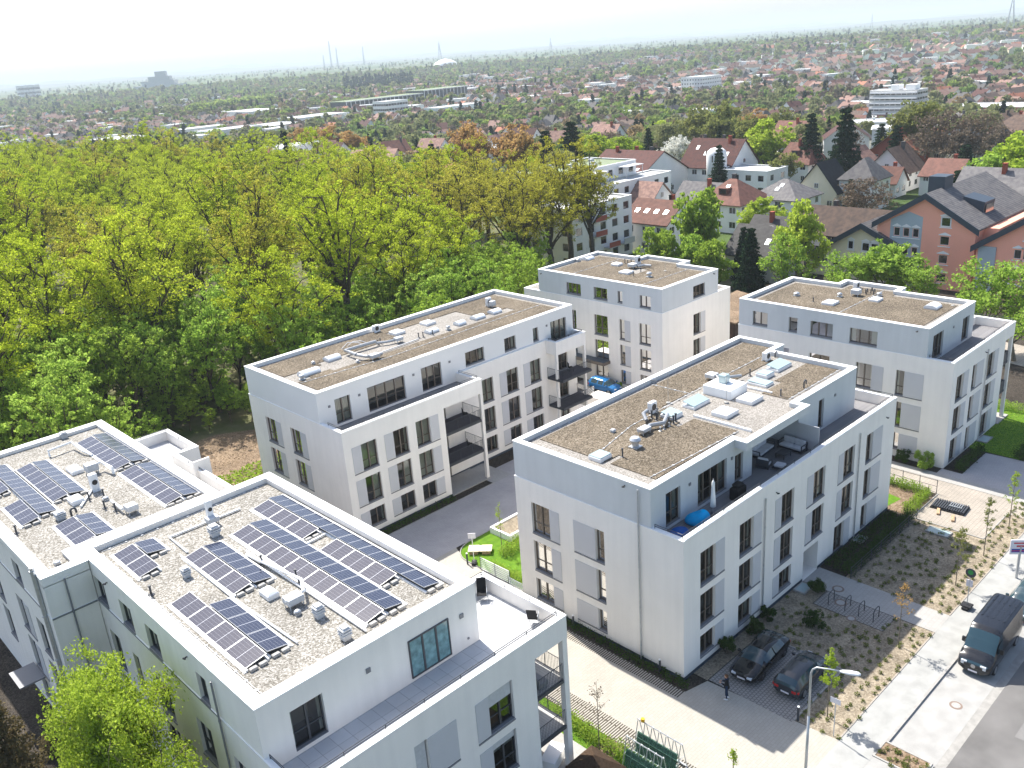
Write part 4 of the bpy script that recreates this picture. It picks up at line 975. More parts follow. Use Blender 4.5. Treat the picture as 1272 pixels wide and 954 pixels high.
# ================================================================ ground and paving
def sheet(name, poly, z, mat, m=None):
    mb = MB(); mb.poly([(x, y, z) for x, y in poly]); return struct(name, mb, M[mat] if isinstance(mat, str) else mat)
def rect(x0, x1, y0, y1): return [(x0, y0), (x1, y0), (x1, y1), (x0, y1)]

def ground_material():
    """woods, gardens, fields and streets of a plain, by large noise patches"""
    m, nt, out = newmat('open_country')
    b = N(nt, 'ShaderNodeBsdfPrincipled'); b.inputs['Roughness'].default_value = .95; b.inputs['Specular IOR Level'].default_value = .1
    g = N(nt, 'ShaderNodeNewGeometry')
    n1 = N(nt, 'ShaderNodeTexNoise'); n1.inputs['Scale'].default_value = .0035; n1.inputs['Detail'].default_value = 9; n1.inputs['Roughness'].default_value = .6
    n2 = N(nt, 'ShaderNodeTexVoronoi'); n2.inputs['Scale'].default_value = .0045
    n3 = N(nt, 'ShaderNodeTexNoise'); n3.inputs['Scale'].default_value = .06; n3.inputs['Detail'].default_value = 6
    for n in (n1, n2, n3): nt.links.new(g.outputs['Position'], n.inputs['Vector'])
    cr = N(nt, 'ShaderNodeValToRGB'); e = cr.color_ramp.elements
    e[0].position = .36; e[0].color = (.03, .055, .02, 1); e[1].position = .66; e[1].color = (.16, .15, .11, 1)
    k = e.new(.5); k.color = (.07, .10, .03, 1)
    nt.links.new(n1.outputs[0], cr.inputs[0])
    sc = N(nt, 'ShaderNodeSeparateColor'); nt.links.new(n2.outputs['Color'], sc.inputs[0])
    c2 = N(nt, 'ShaderNodeValToRGB'); c2.color_ramp.interpolation = 'CONSTANT'; e = c2.color_ramp.elements
    e[0].color = (.10, .17, .03, 1); e[1].position = .75; e[1].color = (.23, .19, .12, 1); k = e.new(.35); k.color = (.06, .10, .025, 1)
    nt.links.new(sc.outputs[0], c2.inputs[0])
    mx = N(nt, 'ShaderNodeMix', data_type='RGBA'); mx.inputs[0].default_value = .35
    nt.links.new(cr.outputs[0], mx.inputs[6]); nt.links.new(c2.outputs[0], mx.inputs[7])
    m2 = N(nt, 'ShaderNodeMix', data_type='RGBA', blend_type='OVERLAY'); m2.inputs[0].default_value = .6
    nt.links.new(mx.outputs[2], m2.inputs[6]); nt.links.new(n3.outputs[0], m2.inputs[7])
    nt.links.new(m2.outputs[2], b.inputs['Base Color']); nt.links.new(b.outputs[0], out.inputs[0])
    return m

def sst(a, b, x):
    t = min(1, max(0, (x - a) / (b - a))); return t * t * (3 - 2 * t)
def HZ(x, y):
    """height of the land: a shallow valley beyond the villas, rising again to the plain"""
    d = math.hypot(x, y)
    if d < 225 or x < -50 or y < -50: return 0
    a = math.degrees(math.atan2(y, x)); d0 = 230 + 145 * sst(50, 64, a); w = sst(30, 44, a)
    return -25 * sst(d0, 640, d) + 25 * sst(950 + 500 * w, 1750 + 900 * w, d)
rr_ = [0, 60, 120, 180, 225, 260, 300, 340, 380, 420, 460, 500, 550, 600, 650, 750, 850, 950, 1050, 1150, 1250, 1400, 1550, 1700, 1900, 2100, 2400, 2700, 3500, 5000, 8000, 12000, 18800]
mb = MB(); na = 120
for r_ in rr_:
    for i in range(na):
        a = 2 * math.pi * i / na; x, y = r_ * math.cos(a), r_ * math.sin(a); x = max(x, -6000); y = max(y, -6000); mb.v.append((x, y, -.16 + HZ(x, y)))
for k in range(len(rr_) - 1):
    for i in range(na): j = (i + 1) % na; mb.f.append((k * na + i, k * na + j, (k + 1) * na + j, (k + 1) * na + i)); mb.m.append(0)
mb.f = [tuple(dict.fromkeys(f)) for f in mb.f]
struct('terrain', mb, ground_material(), smooth=True)
sheet('woodland_ground', [(-25, 71), (74, 78), (140, 76), (150, 130), (110, 260), (95, 360), (-20, 360)], -.02, 'earth')
sheet('garden_ground', rect(-25, 32, -10, 71), -.03, 'soil_dark')
sheet('estate_ground', rect(31, 150, 17.9, 78), -.025, 'soil_dark')
# clearing beside block B
mb = MB(); k = 26
pts = [(37 + 8.5 * math.cos(t) * (1 + .14 * math.sin(3 * t)), 81.5 + 7.5 * math.sin(t) * (1 + .12 * math.cos(4 * t))) for t in [2 * math.pi * i / k for i in range(k)]]
mb.poly([(x, y, .0) for x, y in pts]); struct('bare_soil_clearing', mb, M['soil_brown'])
# street
sheet('road', rect(-60, 260, 0.5, 12.78), -.12, 'asphalt')
sheet('gutter', rect(-60, 260, 12.78, 13.25), -.116, 'gutter')
sheet('parking_lane', rect(40.85, 200, 13.25, 15.8), -.112, 'concrete2')
sheet('parking_lane', rect(-60, 36.0, 13.25, 15.8), -.112, 'concrete2')
sheet('driveway_apron', rect(36.0, 40.85, 13.25, 15.95), -.006, 'concrete2')
mb = MB(); mb.box(-60, 36.0, 15.8, 15.95, -.15, .004); mb.box(40.85, 200, 15.8, 15.95, -.15, .004); struct('kerb', mb, M['kerb'])
sheet('sidewalk', rect(-60, 200, 15.95, 17.86), .0, 'concrete')
mb = MB(); mb.box(39.3, 52.25, 17.86, 17.95, -.05, .03); mb.box(54.65, 150, 17.86, 17.95, -.05, .03); struct('kerb', mb, M['pad_light'])
sheet('asphalt_patch', rect(45.95, 49.5, 8.9, 10.95), -.114, 'asphalt_patch')
sheet('sidewalk', rect(-60, 260, -3, .4), .0, 'concrete')
# drive between the blocks
sheet('driveway', [(32.4, 17.86), (39.3, 17.86), (39.1, 20.5), (38.75, 26.2), (37.0, 26.65), (36.3, 26.65), (36.3, 42.0), (38.35, 42.0), (38.4, 48.5), (39.2, 50.6), (33, 50.6), (32.4, 49)], .004, 'drive')
sheet('driveway', [(27.9, 50.6), (56.5, 50.6), (56.5, 56.65), (27.9, 56.65)], .006, 'path_grey')
sheet('slotted_paving', rect(31.05, 32.4, 17.9, 49), .004, 'grass_paver')
sheet('slotted_paving', rect(36.3, 37.05, 26.65, 42.0), .006, 'grass_paver')
sheet('planting_strip', rect(37.05, 37.8, 26.6, 42.0), .003, 'soil_dark')
sheet('planting_strip', rect(34.0, 49.0, 56.65, 57.45), .006, 'soil_dark')
mb = MB(); mb.box(33.8, 49.2, 56.6, 56.68, -.02, .04); struct('kerb', mb, M['kerb'])
sheet('planting_strip', [(50.3, 58.9), (56, 58.7), (56, 60.5), (50, 60.5)], .004, 'soil_dark')
sheet('walkway', rect(49.0, 51.3, 56.65, 60.6), .007, 'walk')
sheet('path', rect(51.3, 58.0, 56.65, 58.8), .0065, 'path_grey')
sheet('path', rect(56.5, 74.6, 50.6, 66), .003, 'path_grey')
sheet('car_port_ground', rect(68.3, 74.62, 60.3, 68), .007, 'asphalt')
sheet('parking_pad', rect(38.9, 44.95, 20.55, 26.2), .006, 'pad_dark')
mb = MB(); mb.box(39.1, 45.0, 20.45, 20.55, -.02, .06); mb.box(44.95, 45.05, 20.45, 26.2, -.02, .05); struct('kerb', mb, M['kerb'])
sheet('planting_bed', [(39.25, 17.95), (52.2, 17.95), (52.2, 20.4), (50.2, 20.4), (50.2, 25.4), (52.2, 25.4), (52.2, 27.27), (38.8, 27.27), (38.8, 26.25), (45.0, 26.25), (45.0, 20.45), (39.15, 20.45)], .002, 'sand')
sheet('planting_bed', [(54.6, 17.95), (74, 17.95), (74, 19.2), (70.9, 19.8), (65.85, 19.8), (65.85, 25.2), (54.6, 25.2)], .002, 'sand')
sheet('walkway', rect(52.25, 54.65, 17.86, 27.3), .006, 'walk')
sheet('cycle_pad', rect(50.25, 52.2, 20.42, 25.35), .007, 'pad_dark')
sheet('hedge_bed', rect(54.6, 65.9, 25.2, 27.27), .003, 'soil_dark')
sheet('paved_pad', rect(65.9, 70.9, 19.85, 25.2), .006, 'pad_light')
mb = MB(); mb.box(65.82, 65.9, 19.8, 25.2, -.02, .05); mb.box(65.9, 70.9, 19.77, 19.85, -.02, .05); mb.box(65.9, 70.8, 25.2, 25.28, -.02, .07); struct('kerb', mb, M['kerb'])
sheet('path', rect(70.9, 73.4, 17.95, 50.6), .005, 'pad_light')
mb = MB(); mb.box(73.4, 73.55, 17.95, 50.6, -.02, .03); struct('kerb', mb, M['kerb'])
sheet('path', rect(73.55, 74.7, 17.95, 50.6), .005, 'walk')
sheet('paved_court', [(74.7, 17.95), (93, 17.95), (93, 22.0), (81.35, 22.0), (81.15, 25.15), (75.75, 25.15), (75.75, 26.9), (74.7, 26.9)], .006, 'path_grey')
sheet('hedge_bed', rect(75.8, 81.2, 25.15, 26.78), .003, 'soil_dark')
sheet('hedge_bed', rect(74.7, 75.8, 26.9, 48), .003, 'soil_dark')
sheet('garden_soil', rect(66.0, 70.4, 25.3, 36), .0, 'soil_brown')
sheet('lawn', [(66.0, 27.6), (68.3, 27.2), (69.2, 31), (68.8, 35), (66.0, 35)], .006, 'grass')
sheet('garden_soil', rect(29, 31, 26.4, 27.7), .006, 'soil_brown')
sheet('lawn', rect(28.2, 31.0, 15.9, 36), .002, 'grass')
sheet('back_lane', [(87.5, 48), (120, 52), (120, 57), (87.5, 56)], .002, 'pad_light')
sheet('back_lane', [(92, 10), (112, 25), (118, 60), (113, 62), (106, 30), (88, 12)], .002, 'pad_light')
# kerbed flower bed in the parking lane
def planter_bed():
    t = thing('kerbed_planter', 'flat planting bed framed by kerbs at the end of the parking lane', 'planting bed', (39.5, 14.8, -.11))
    pts = [(39.45, 13.45), (40.5, 13.4), (40.8, 13.6), (40.85, 15.98), (39.45, 15.98)]
    mb = MB(); ring(mb, [(39.4, 13.35), (40.95, 13.35), (40.95, 16.0), (39.4, 16.0)], 0, .11, -.12, .05); mb.build('kerb_frame', M['kerb'], t)
    mb = MB(); mb.box(39.51, 40.84, 13.46, 15.89, -.1, .02); mb.build('soil', M['soil_brown'], t)
    return t
planter_bed()

def manhole(x, y, z, r, lab):
    t = thing('manhole_cover', lab, 'manhole cover', (x, y, z), local=True)
    mb = MB(); mb.lathe((0, 0, 0), [(r, 0), (r, .008), (r - .01, .009)], 20); mb.build('surround', M['manhole_ring'], t, local=True)
    mb = MB(); mb.lathe((0, 0, .009), [(r * .68, 0), (r * .68, .006), (r * .6, .007)], 20); mb.build('cover', M['walk'], t, local=True)
manhole(52.92, 24.9, .006, .42, 'round manhole cover in the walkway, nearest to the block entrance')
manhole(51.5, 23.98, .007, .42, 'round manhole cover between the first two cycle hoops')
manhole(50.25, 22.6, .008, .33, 'small round manhole cover at the edge of the cycle pad and the bed')
manhole(46.4, 14.27, -.112, .36, 'round manhole cover in the pale parking lane before the van')

def lightwell(x0, x1, y0, y1, lab):
    t = thing('light_well', lab, 'light well', (x0, y0, 0))
    mb = MB(); ring(mb, rect(x0, x1, y0, y1), 0, .09, -.02, .12); mb.build('curb', M['kerb'], t)
    mb = MB(); mb.box(x0 + .09, x1 - .09, y0 + .09, y1 - .09, .06, .09); mb.build('glazing', M['dome_glass'], t)
lightwell(50.75, 52.05, 26.3, 27.2, 'glazed light well at the wall just left of the block entrance')
lightwell(59.5, 60.7, 26.4, 27.2, 'glazed light well at the wall behind the dark hedge')
lightwell(64.3, 65.3, 21.85, 23.6, 'long bright glass panel lying in the planting bed beside the paved pad')
lightwell(83.2, 84.8, 25.8, 26.72, 'glazed light well at the block wall by the bright lawn')
lightwell(36.9, 38.2, 43.0, 44.2, 'glazed light well at the rear corner of the centre block')

# ================================================================ plants
def leaf_cloud(centers, radii, n_each, size, rng, flat=1.0):
    """n_each small quads round every centre; returns verts, faces arrays"""
    C = np.repeat(np.asarray(centers, float), n_each, axis=0); Rr = np.repeat(np.asarray(radii, float), n_each)
    n = len(C)
    d = rng.normal(size=(n, 3)); d /= np.linalg.norm(d, axis=1)[:, None]
    d *= (rng.random(n) ** .45 * Rr)[:, None]; d[:, 2] *= flat
    P = C + d
    a = rng.normal(size=(n, 3)); a /= np.linalg.norm(a, axis=1)[:, None]
    b = rng.normal(size=(n, 3)); b -= a * (a * b).sum(1)[:, None]; b /= np.linalg.norm(b, axis=1)[:, None]
    s = (size * (.6 + .8 * rng.random(n)))[:, None]
    V = np.stack([P - a * s, P - b * s * .62, P + a * s, P + b * s * .62], 1).reshape(-1, 3)
    return V

def quads_mesh(name, V, mat):
    me = bpy.data.meshes.new(name); n = len(V) // 4
    me.vertices.add(len(V)); me.vertices.foreach_set('co', V.astype(np.float32).ravel())
    me.loops.add(len(V)); me.loops.foreach_set('vertex_index', np.arange(len(V), dtype=np.int32))
    me.polygons.add(n); me.polygons.foreach_set('loop_start', np.arange(0, len(V), 4, dtype=np.int32))
    try: me.polygons.foreach_set('loop_total', np.full(n, 4, dtype=np.int32))
    except Exception: pass
    me.materials.append(mat); me.update(calc_edges=True); return me

def bpt(p0, p1, p2, t): return p0 * (1 - t) ** 2 + p1 * 2 * t * (1 - t) + p2 * t * t

def tree_meshes(kind, seed, h, r, base, limbs, subs, leaves, lsize, leafm, barkm, trunk_r=.35, twig=4, cl=.75, up=.55, sparse=1.0):
    """trunk and forked limbs as tubes, leaf clusters only round the ends of the branches"""
    rng = np.random.default_rng(seed); rn = random.Random(seed)
    mb = MB(); C = []; CR = []
    top = Vector((rn.uniform(-.4, .4), rn.uniform(-.4, .4), base))
    mid = Vector((rn.uniform(-.25, .25), rn.uniform(-.25, .25), base * .5))
    mb.path([(0, 0, -.2), (0, 0, .3), tuple(mid), tuple(top)], [trunk_r * 1.4, trunk_r * 1.05, trunk_r * .9, trunk_r * .75], 7)
    ch = h - base
    for i in range(limbs):
        az = 2 * math.pi * (i + rn.uniform(-.3, .3)) / limbs * (1 if i < limbs - 2 else 1.7)
        lead = i >= limbs - 2
        el = rn.uniform(.15, 1.0) if not lead else rn.uniform(1.0, 1.4)
        rr = r * rn.uniform(.72, 1.0)
        tip = Vector((math.cos(az) * rr * math.cos(el), math.sin(az) * rr * math.cos(el), base + ch * (.28 + .68 * math.sin(el) ** .8) * rn.uniform(.85, 1.0)))
        st = top + Vector((0, 0, -rn.uniform(0, base * .25)))
        ctl = st.lerp(tip, .45) + Vector((rn.uniform(-1, 1), rn.uniform(-1, 1), ch * rn.uniform(-.02, .14)))
        lr = trunk_r * rn.uniform(.36, .5)
        pts = [bpt(st, ctl, tip, t) + Vector((rn.uniform(-.18, .18), rn.uniform(-.18, .18), rn.uniform(-.12, .12))) * (1 if 0 < t < 1 else 0) * r / 5 for t in (0, .2, .4, .6, .8, 1)]
        mb.path(pts, [lr * (1 - .8 * k / 5) for k in range(6)], 5)
        for j in range(subs):
            t = rn.uniform(.28, 1.0); p = bpt(st, ctl, tip, t)
            d = Vector((rn.gauss(0, 1), rn.gauss(0, 1), rn.gauss(.35, .7))).normalized()
            out_ = Vector((p.x, p.y, (p.z - base) * .6)).normalized() if p.length else d
            d = (d + out_ * .7).normalized(); L = r * rn.uniform(.28, .5)
            q = p + d * L
            rel = Vector((q.x / r, q.y / r, (q.z - base - ch * .35) / (ch * .68)))
            if rel.length > 1.05: q = Vector((rel.x / rel.length * r, rel.y / rel.length * r, base + ch * .35 + rel.z / rel.length * ch * .68))
            mp = p.lerp(q, .5) + Vector((rn.uniform(-.2, .2), rn.uniform(-.2, .2), rn.uniform(-.05, .25))) * r / 5
            mb.path([p, mp, q], [lr * .38, lr * .25, lr * .1], 4)
            for k in range(twig):
                e = mp.lerp(q, rn.uniform(.2, 1.0)) + Vector((rn.gauss(0, 1), rn.gauss(0, 1), rn.gauss(.1, .7))) * r * .11
                mb.tube(mp.lerp(q, .5), e, lr * .09, 3, lr * .04, cap=False)
                C.append(tuple(e)); CR.append(cl * rn.uniform(.6, 1.25) * r / 5)
    V = leaf_cloud(C, CR, max(1, int(leaves * sparse / max(1, len(C)))), lsize, rng, .7)
    tm = bpy.data.meshes.new(kind + '_trunk'); tm.from_pydata(mb.v, [], mb.f); tm.materials.append(M[barkm]); tm.update()
    tm.polygons.foreach_set('use_smooth', [True] * len(mb.f))
    return tm, quads_mesh(kind + '_crown', V, M[leafm])

def conifer_meshes(seed, h, r, leaves, lsize, leafm, droop=.25, base=.08):
    rng = np.random.default_rng(seed); rn = random.Random(seed); mb = MB()
    mb.path([(0, 0, -.1), (0, 0, h * .5), (0, 0, h * .97)], [h * .018 + .05, h * .011, .02], 6)
    C = []; CR = []; lay = int(h * 1.5)
    for i in range(lay):
        t = (i + .5) / lay; z = h * (base + (1 - base) * t); rr = r * (1 - t) ** .85 * rn.uniform(.8, 1.08) + .12
        k = max(4, int(9 * (1 - t) + 3)); a0 = rn.uniform(0, 6.3)
        for j in range(k):
            a = a0 + 2 * math.pi * j / k; rj = rr * rn.uniform(.75, 1.1)
            e = (rj * math.cos(a), rj * math.sin(a), z - droop * rj)
            mb.tube((0, 0, z), e, .04, 3, .015, cap=False)
            for s in (.45, .75, 1.0):
                C.append((e[0] * s, e[1] * s, z - droop * rj * s)); CR.append(.16 * r * (1.2 - s * .5) + .16)
    V = leaf_cloud(C, CR, max(1, int(leaves / len(C))), lsize, rng, .6)
    tm = bpy.data.meshes.new('conifer_trunk'); tm.from_pydata(mb.v, [], mb.f); tm.materials.append(M['bark']); tm.update()
    return tm, quads_mesh('conifer_crown', V, M[leafm])

def place_tree(name, meshes, loc, rz, s, label, group=None, cat='tree', sz=None):
    t = bpy.data.objects.new(name, None); COL.objects.link(t); t.location = loc; t.rotation_euler = (0, 0, rz)
    t.scale = (s, s, sz or s); tag(t, label, cat, group)
    a = bpy.data.objects.new('trunk', meshes[0]); COL.objects.link(a); a.parent = t
    b = bpy.data.objects.new('crown', meshes[1]); COL.objects.link(b); b.parent = t
    return t

# camera (fitted to the photograph: 37.5 m above the ground)
CAM = Vector((0, 0, 37.5415))
FX, RX, UX = Vector((.63538893, .68863441, -.34937595)), Vector((.71523901, -.69537958, -.06985988)), Vector((.29105682, .20549911, .93437468))
def in_view(x, y, z=8, m=1.06):
    d = Vector((x, y, z)) - CAM; f = d.dot(FX)
    if f < 5: return False
    return abs(d.dot(RX) / f) < .5693 * m and abs(d.dot(UX) / f) < .4270 * m

# --- the oak wood
OAK = [tree_meshes('oak', 10 + i, (21.5, 23, 20, 22.5, 20.5)[i], (7.2, 6.6, 8.0, 6.8, 7.6)[i], (8.5, 10, 7, 9.5, 7.8)[i], 9, 9, (13500, 11000, 14500, 11500, 9800)[i], .13, ('l_oak', 'l_oak', 'l_oak', 'l_oak2', 'l_oak2')[i], 'bark', .5, 5, .42) for i in range(5)]
def wood_edge_ok(x, y):
    """inside the outline of the wood"""
    poly = [(14, 88), (30, 93), (50, 92), (72, 96), (92, 105), (104, 99), (112, 101), (112, 108), (124, 119), (130, 128), (128, 150), (117, 200), (112, 245), (104, 290), (92, 345), (60, 350), (10, 340), (-5, 200)]
    c = False; n = len(poly)
    for i in range(n):
        (x1, y1), (x2, y2) = poly[i], poly[(i + 1) % n]
        if (y1 > y) != (y2 > y) and x < (x2 - x1) * (y - y1) / (y2 - y1) + x1: c = not c
    return c
rnd = random.Random(3); spots = []
tries = 0
while len(spots) < 290 and tries < 60000:
    tries += 1
    x, y = rnd.uniform(-5, 138), rnd.uniform(86, 350)
    if not wood_edge_ok(x, y): continue
    if not (in_view(x, y, 18, 1.12) or in_view(x, y, 6, 1.12)): continue
    mind = 9.6 if y < 200 else 10.4
    if any((x - a) ** 2 + (y - b) ** 2 < mind ** 2 for a, b in spots): continue
    if 24 < x < 50 and y < 104: continue
    spots.append((x, y))
spots += [(112.0, 99.2), (104.5, 101.5)]
for (x, y) in spots:
    yellow = rnd.random() < .72
    k = rnd.randrange(3) if yellow else 3 + rnd.randrange(2)
    s = rnd.uniform(.82, 1.10)
    place_tree('oak_tree', OAK[k], (x, y, -.02), rnd.uniform(0, 6.28), s, 'spreading oak in fresh yellow-green leaf within the wood' if yellow else 'thinly leaved olive-brown oak within the yellow-green wood', 'oaks of the wood', sz=s * rnd.uniform(.92, 1.06))
YG = [tree_meshes('young', 60 + i, 11, 3.3, 2.8, 8, 7, 4600, .13, ('l_green', 'l_mid', 'l_green')[i], 'bark', .17, 5, .55) for i in range(3)]
under = []
tries = 0
while len(under) < 150 and tries < 20000:
    tries += 1
    x, y = rnd.uniform(0, 132), rnd.uniform(76, 118)
    yl = 84 if x < 26 else (95 if x < 48 else (78.5 if x < 70 else (84 if x < 90 else 96)))
    if y < yl or y > yl + 26 + (8 if x < 60 else 0): continue
    if (x - 37) ** 2 + (y - 81.5) ** 2 < 95 or x > 100: continue
    if not (in_view(x, y, 5, 1.1)): continue
    if any((x - a) ** 2 + (y - b) ** 2 < 3.5 ** 2 for a, b in under): continue
    under.append((x, y))
for i, (x, y) in enumerate(under):
    s = rnd.uniform(.55, 1.2) if not (20 < x < 52) else rnd.uniform(.75, 1.35); k = rnd.randrange(3)
    place_tree('young_tree', YG[k], (x, y, -.02), rnd.uniform(0, 6.28), s, ('bright green young tree of the undergrowth along the wood edge', 'darker green young tree of the undergrowth along the wood edge', 'bright green young tree of the undergrowth along the wood edge')[k], 'young trees along the wood edge')
bush = []; tries = 0
while len(bush) < 70 and tries < 8000:
    tries += 1
    x, y = rnd.uniform(16, 64), rnd.uniform(83, 101)
    if (x - 37) ** 2 + (y - 81.5) ** 2 < 88 or (x > 45 and y < 86) or any((x - a) ** 2 + (y - b) ** 2 < 2.3 ** 2 for a, b in bush) or not in_view(x, y, 2, 1.08): continue
    bush.append((x, y)); s_ = rnd.uniform(.28, .5); k = rnd.randrange(3)
    place_tree('woodland_shrub', YG[k], (x, y, -.25), rnd.uniform(0, 6.28), s_ * 1.25, 'low leafy shrub of the wood edge behind the bare clearing', 'low shrubs of the wood edge', 'shrub', sz=s_)
# --- two trees in the near garden
MAP = tree_meshes('maple', 91, 12.6, 4.2, 2.2, 14, 14, 62000, .082, 'l_lime', 'bark_light', .16, 6, .8)
place_tree('maple_tree', MAP, (8.9, 38.4, 0), 0, 1.0, 'bright lime green maple standing against the nearest block').scale = (.76, 1.28, 1)
BF = conifer_meshes(95, 8.5, 2.4, 15000, .085, 'l_brownfir', .1, .05)
place_tree('conifer_tree', BF, (5.3, 46.6, 0), 0, 1.0, 'brownish feathery conifer in the shaded garden beside the lime green maple')
# --- trees among the houses: prototypes
TP = {
 'broad': [tree_meshes('broad', 110 + i, 10, 4.2, 2.2, 9, 9, 7000, .24, ('l_green', 'l_mid')[i % 2], 'bark', .25, 5) for i in range(2)],
 'light': [tree_meshes('light', 120 + i, 10, 4.3, 2.2, 9, 9, 7000, .24, 'l_lime', 'bark', .25, 5) for i in range(2)],
 'olive': [tree_meshes('olive', 130 + i, 10, 4.6, 2.3, 9, 8, 5600, .24, 'l_olive', 'bark_light', .25, 5) for i in range(2)],
 'sparse': [tree_meshes('sparse', 140 + i, 10, 3.4, 2.2, 9, 8, 4200, .15, 'l_green', 'bark_light', .2, 5) for i in range(2)],
 'rust': [tree_meshes('rust', 150 + i, 10, 3.4, 3, 9, 8, 5200, .2, 'l_rust', 'bark', .24, 5, up=.9) for i in range(2)],
 'bare': [tree_meshes('bare', 160 + i, 10, 4.6, 2.6, 9, 9, 3400, .2, 'l_bare', 'bark_light', .22, 5) for i in range(2)],
 'blossom': [tree_meshes('blossom', 170, 10, 4.8, 2.0, 9, 8, 6000, .2, 'l_white', 'bark', .2, 5)],
 'fir': [conifer_meshes(180 + i, 10, 2.4, 7000, .17, 'l_fir') for i in range(2)]}
PR = {'broad': 4.2, 'light': 4.3, 'olive': 4.6, 'sparse': 3.4, 'rust': 3.4, 'bare': 4.6, 'blossom': 4.8, 'fir': 2.4}
LB = {'broad': 'full green leafy tree', 'light': 'bright yellow-green tree', 'olive': 'tall grey-green tree in thin leaf', 'sparse': 'slender tree with open fresh leaves', 'rust': 'orange-brown budding tree',
      'bare': 'still leafless brownish tree', 'blossom': 'white blossoming tree', 'fir': 'dark green conifer'}
near = [('broad',122.1,84.9,14,4.7,'before the red-chimneyed row houses'), ('broad',110.8,84.4,10,3.2,'just behind the rear block roof, left one of a pair'), ('broad',113.1,80.5,9,3,'just behind the rear block roof, right one of a pair'), ('broad',111.8,75.0,9,3,'between the rear block and the shed'), ('light',143.2,85.9,9,4.3,'before the grey hipped house'),
 ('light',122.5,67.2,13,3.9,'left of the coral building, beside the dark-roofed house'), ('sparse',116.3,65.8,10,3.6,'before the pale yellow gable, outer one'), ('sparse',116.1,56.8,9,3.6,'before the pale yellow gable, inner one'), ('broad',120.3,52.0,9,4.6,'between the yellow and the coral gable'), ('sparse',118.0,46.6,8,3,'before the coral gable windows'), ('sparse',108.9,35.8,12,4.4,'beside the corner of the right-hand block, first of two'), ('sparse',107.4,31.6,11,4,'above the bright lawn, second of two'),
 ('light',217.5,128.9,15,7,'large and round, next to the white gable of the dark red roofs'), ('fir',197.6,98.3,20,5.2,'tallest and broadest, in the middle of the villas'), ('fir',217,117,17,4.2,'slim, left of the tallest conifer'), ('fir',187.5,124.6,12.5,2.8,'in front of the round white stair tower'), ('fir',218.6,165.8,8,1.6,'narrow, beside the white blossoming tree'), ('fir',213.8,166.0,14,2.9,'behind the dark red ridge'), ('fir',172.8,128.1,6,1.2,'small and columnar, beside the pink-roofed house'),
 ('light',191.7,58.5,15,8,'large, behind the coral building at the picture edge'), ('broad',188,63.0,12,6,'behind the slate roofs of the coral building'), ('fir',180.5,66.6,10,4,'low and wide, behind the slate roofs'),
 ('rust',206.5,319.9,17,7,'behind the wood, tallest of three'), ('rust',200.0,335.2,15,6,'behind the wood, left of three'), ('rust',192.6,285.1,15,6,'behind the wood, right of three'),
 ('rust',176.6,203.2,19,6,'bare-branched, first beyond the oak tops'), ('rust',172.2,194.7,18,4.5,'bare-branched, second beyond the oak tops'), ('rust',175.2,183.7,18,5,'bare-branched, third beyond the oak tops'), ('rust',171.3,174.9,18,5,'bare-branched, fourth beyond the oak tops, next to the dark conifers'),
 ('fir',186.2,170.9,18,6,'very wide, behind the flat-roofed white terraces'), ('fir',183.5,177.8,16,5,'wide, left neighbour of the widest one'), ('light',202.4,176.1,13,6,'behind the dark red ridge, left one'), ('light',206.0,168.7,12,5,'behind the dark red ridge, right one'), ('blossom',228.5,167.6,10,5.6,'behind the dark red roofs'),
 ('olive',239.3,99.7,18,7,'round, right before the tower block'), ('bare',227.2,88.9,16,7,'wide, right of the tower block'), ('bare',230.1,82.0,15,6,'second one right of the tower block'), ('bare',240.9,79.2,12,5,'behind the dark gabled villa'), ('rust',333.6,204.3,16,8,'rounded, between the woods and the villas'),
 ('olive',260.1,169.5,18,9,'broadest of the park behind the dark red roofs'), ('olive',262.4,183.5,17,8,'left in the park behind the dark red roofs'), ('olive',249.7,154.9,14,7,'right in the park behind the dark red roofs'), ('olive',276.5,160.2,15,7,'far right in the park behind the dark red roofs'),
 ('fir',167.3,207.9,14,3.5,'pyramidal, above the oak tops by the white villa'), ('light',209.1,273.8,9,5,'round, between the small red roofs'), ('fir',117.3,72.2,10,2.6,'dark narrow, beside the shed'), ('fir',121.6,76.2,9,2,'behind the dark narrow one by the shed'), ('fir',217.9,79.5,10,4,'among the orange roofs'), ('fir',230.6,101.0,13,4,'under the tower block'), ('fir',247.7,112.9,12,3.5,'left under the tower block'),
 ('bare',168.8,79.3,9,5,'before the white turreted villa'), ('fir',182.6,89.0,7,1.8,'small, before the cream gable'), ('olive',203.1,116.0,9,4,'before the red hipped villa'), ('fir',303.9,263.7,13,4.5,'beside the long brown roof'), ('fir',317.9,253.2,15,4,'solitary dark pyramid in the light park'), ('fir',296.3,247.3,11,2.5,'thin, in the light park'), ('light',299.9,225.7,13,6,'bright dome in the park'),
 ('fir',136.1,234.2,20,2.3,'slim spire at the far edge of the wood'), ('olive',220.1,198.2,12,6,'between the wide conifers and the park')]
for (k, x, y, h, r, w) in near:
    pr = TP[k]; i = rnd.randrange(len(pr)); s = r / PR[k]
    place_tree({'fir': 'conifer_tree', 'blossom': 'blossoming_tree'}.get(k, 'broadleaf_tree'), pr[i], (x, y, -.05 + HZ(x, y)), rnd.uniform(0, 6.28), s, LB[k] + ', ' + w, sz=h / 10)
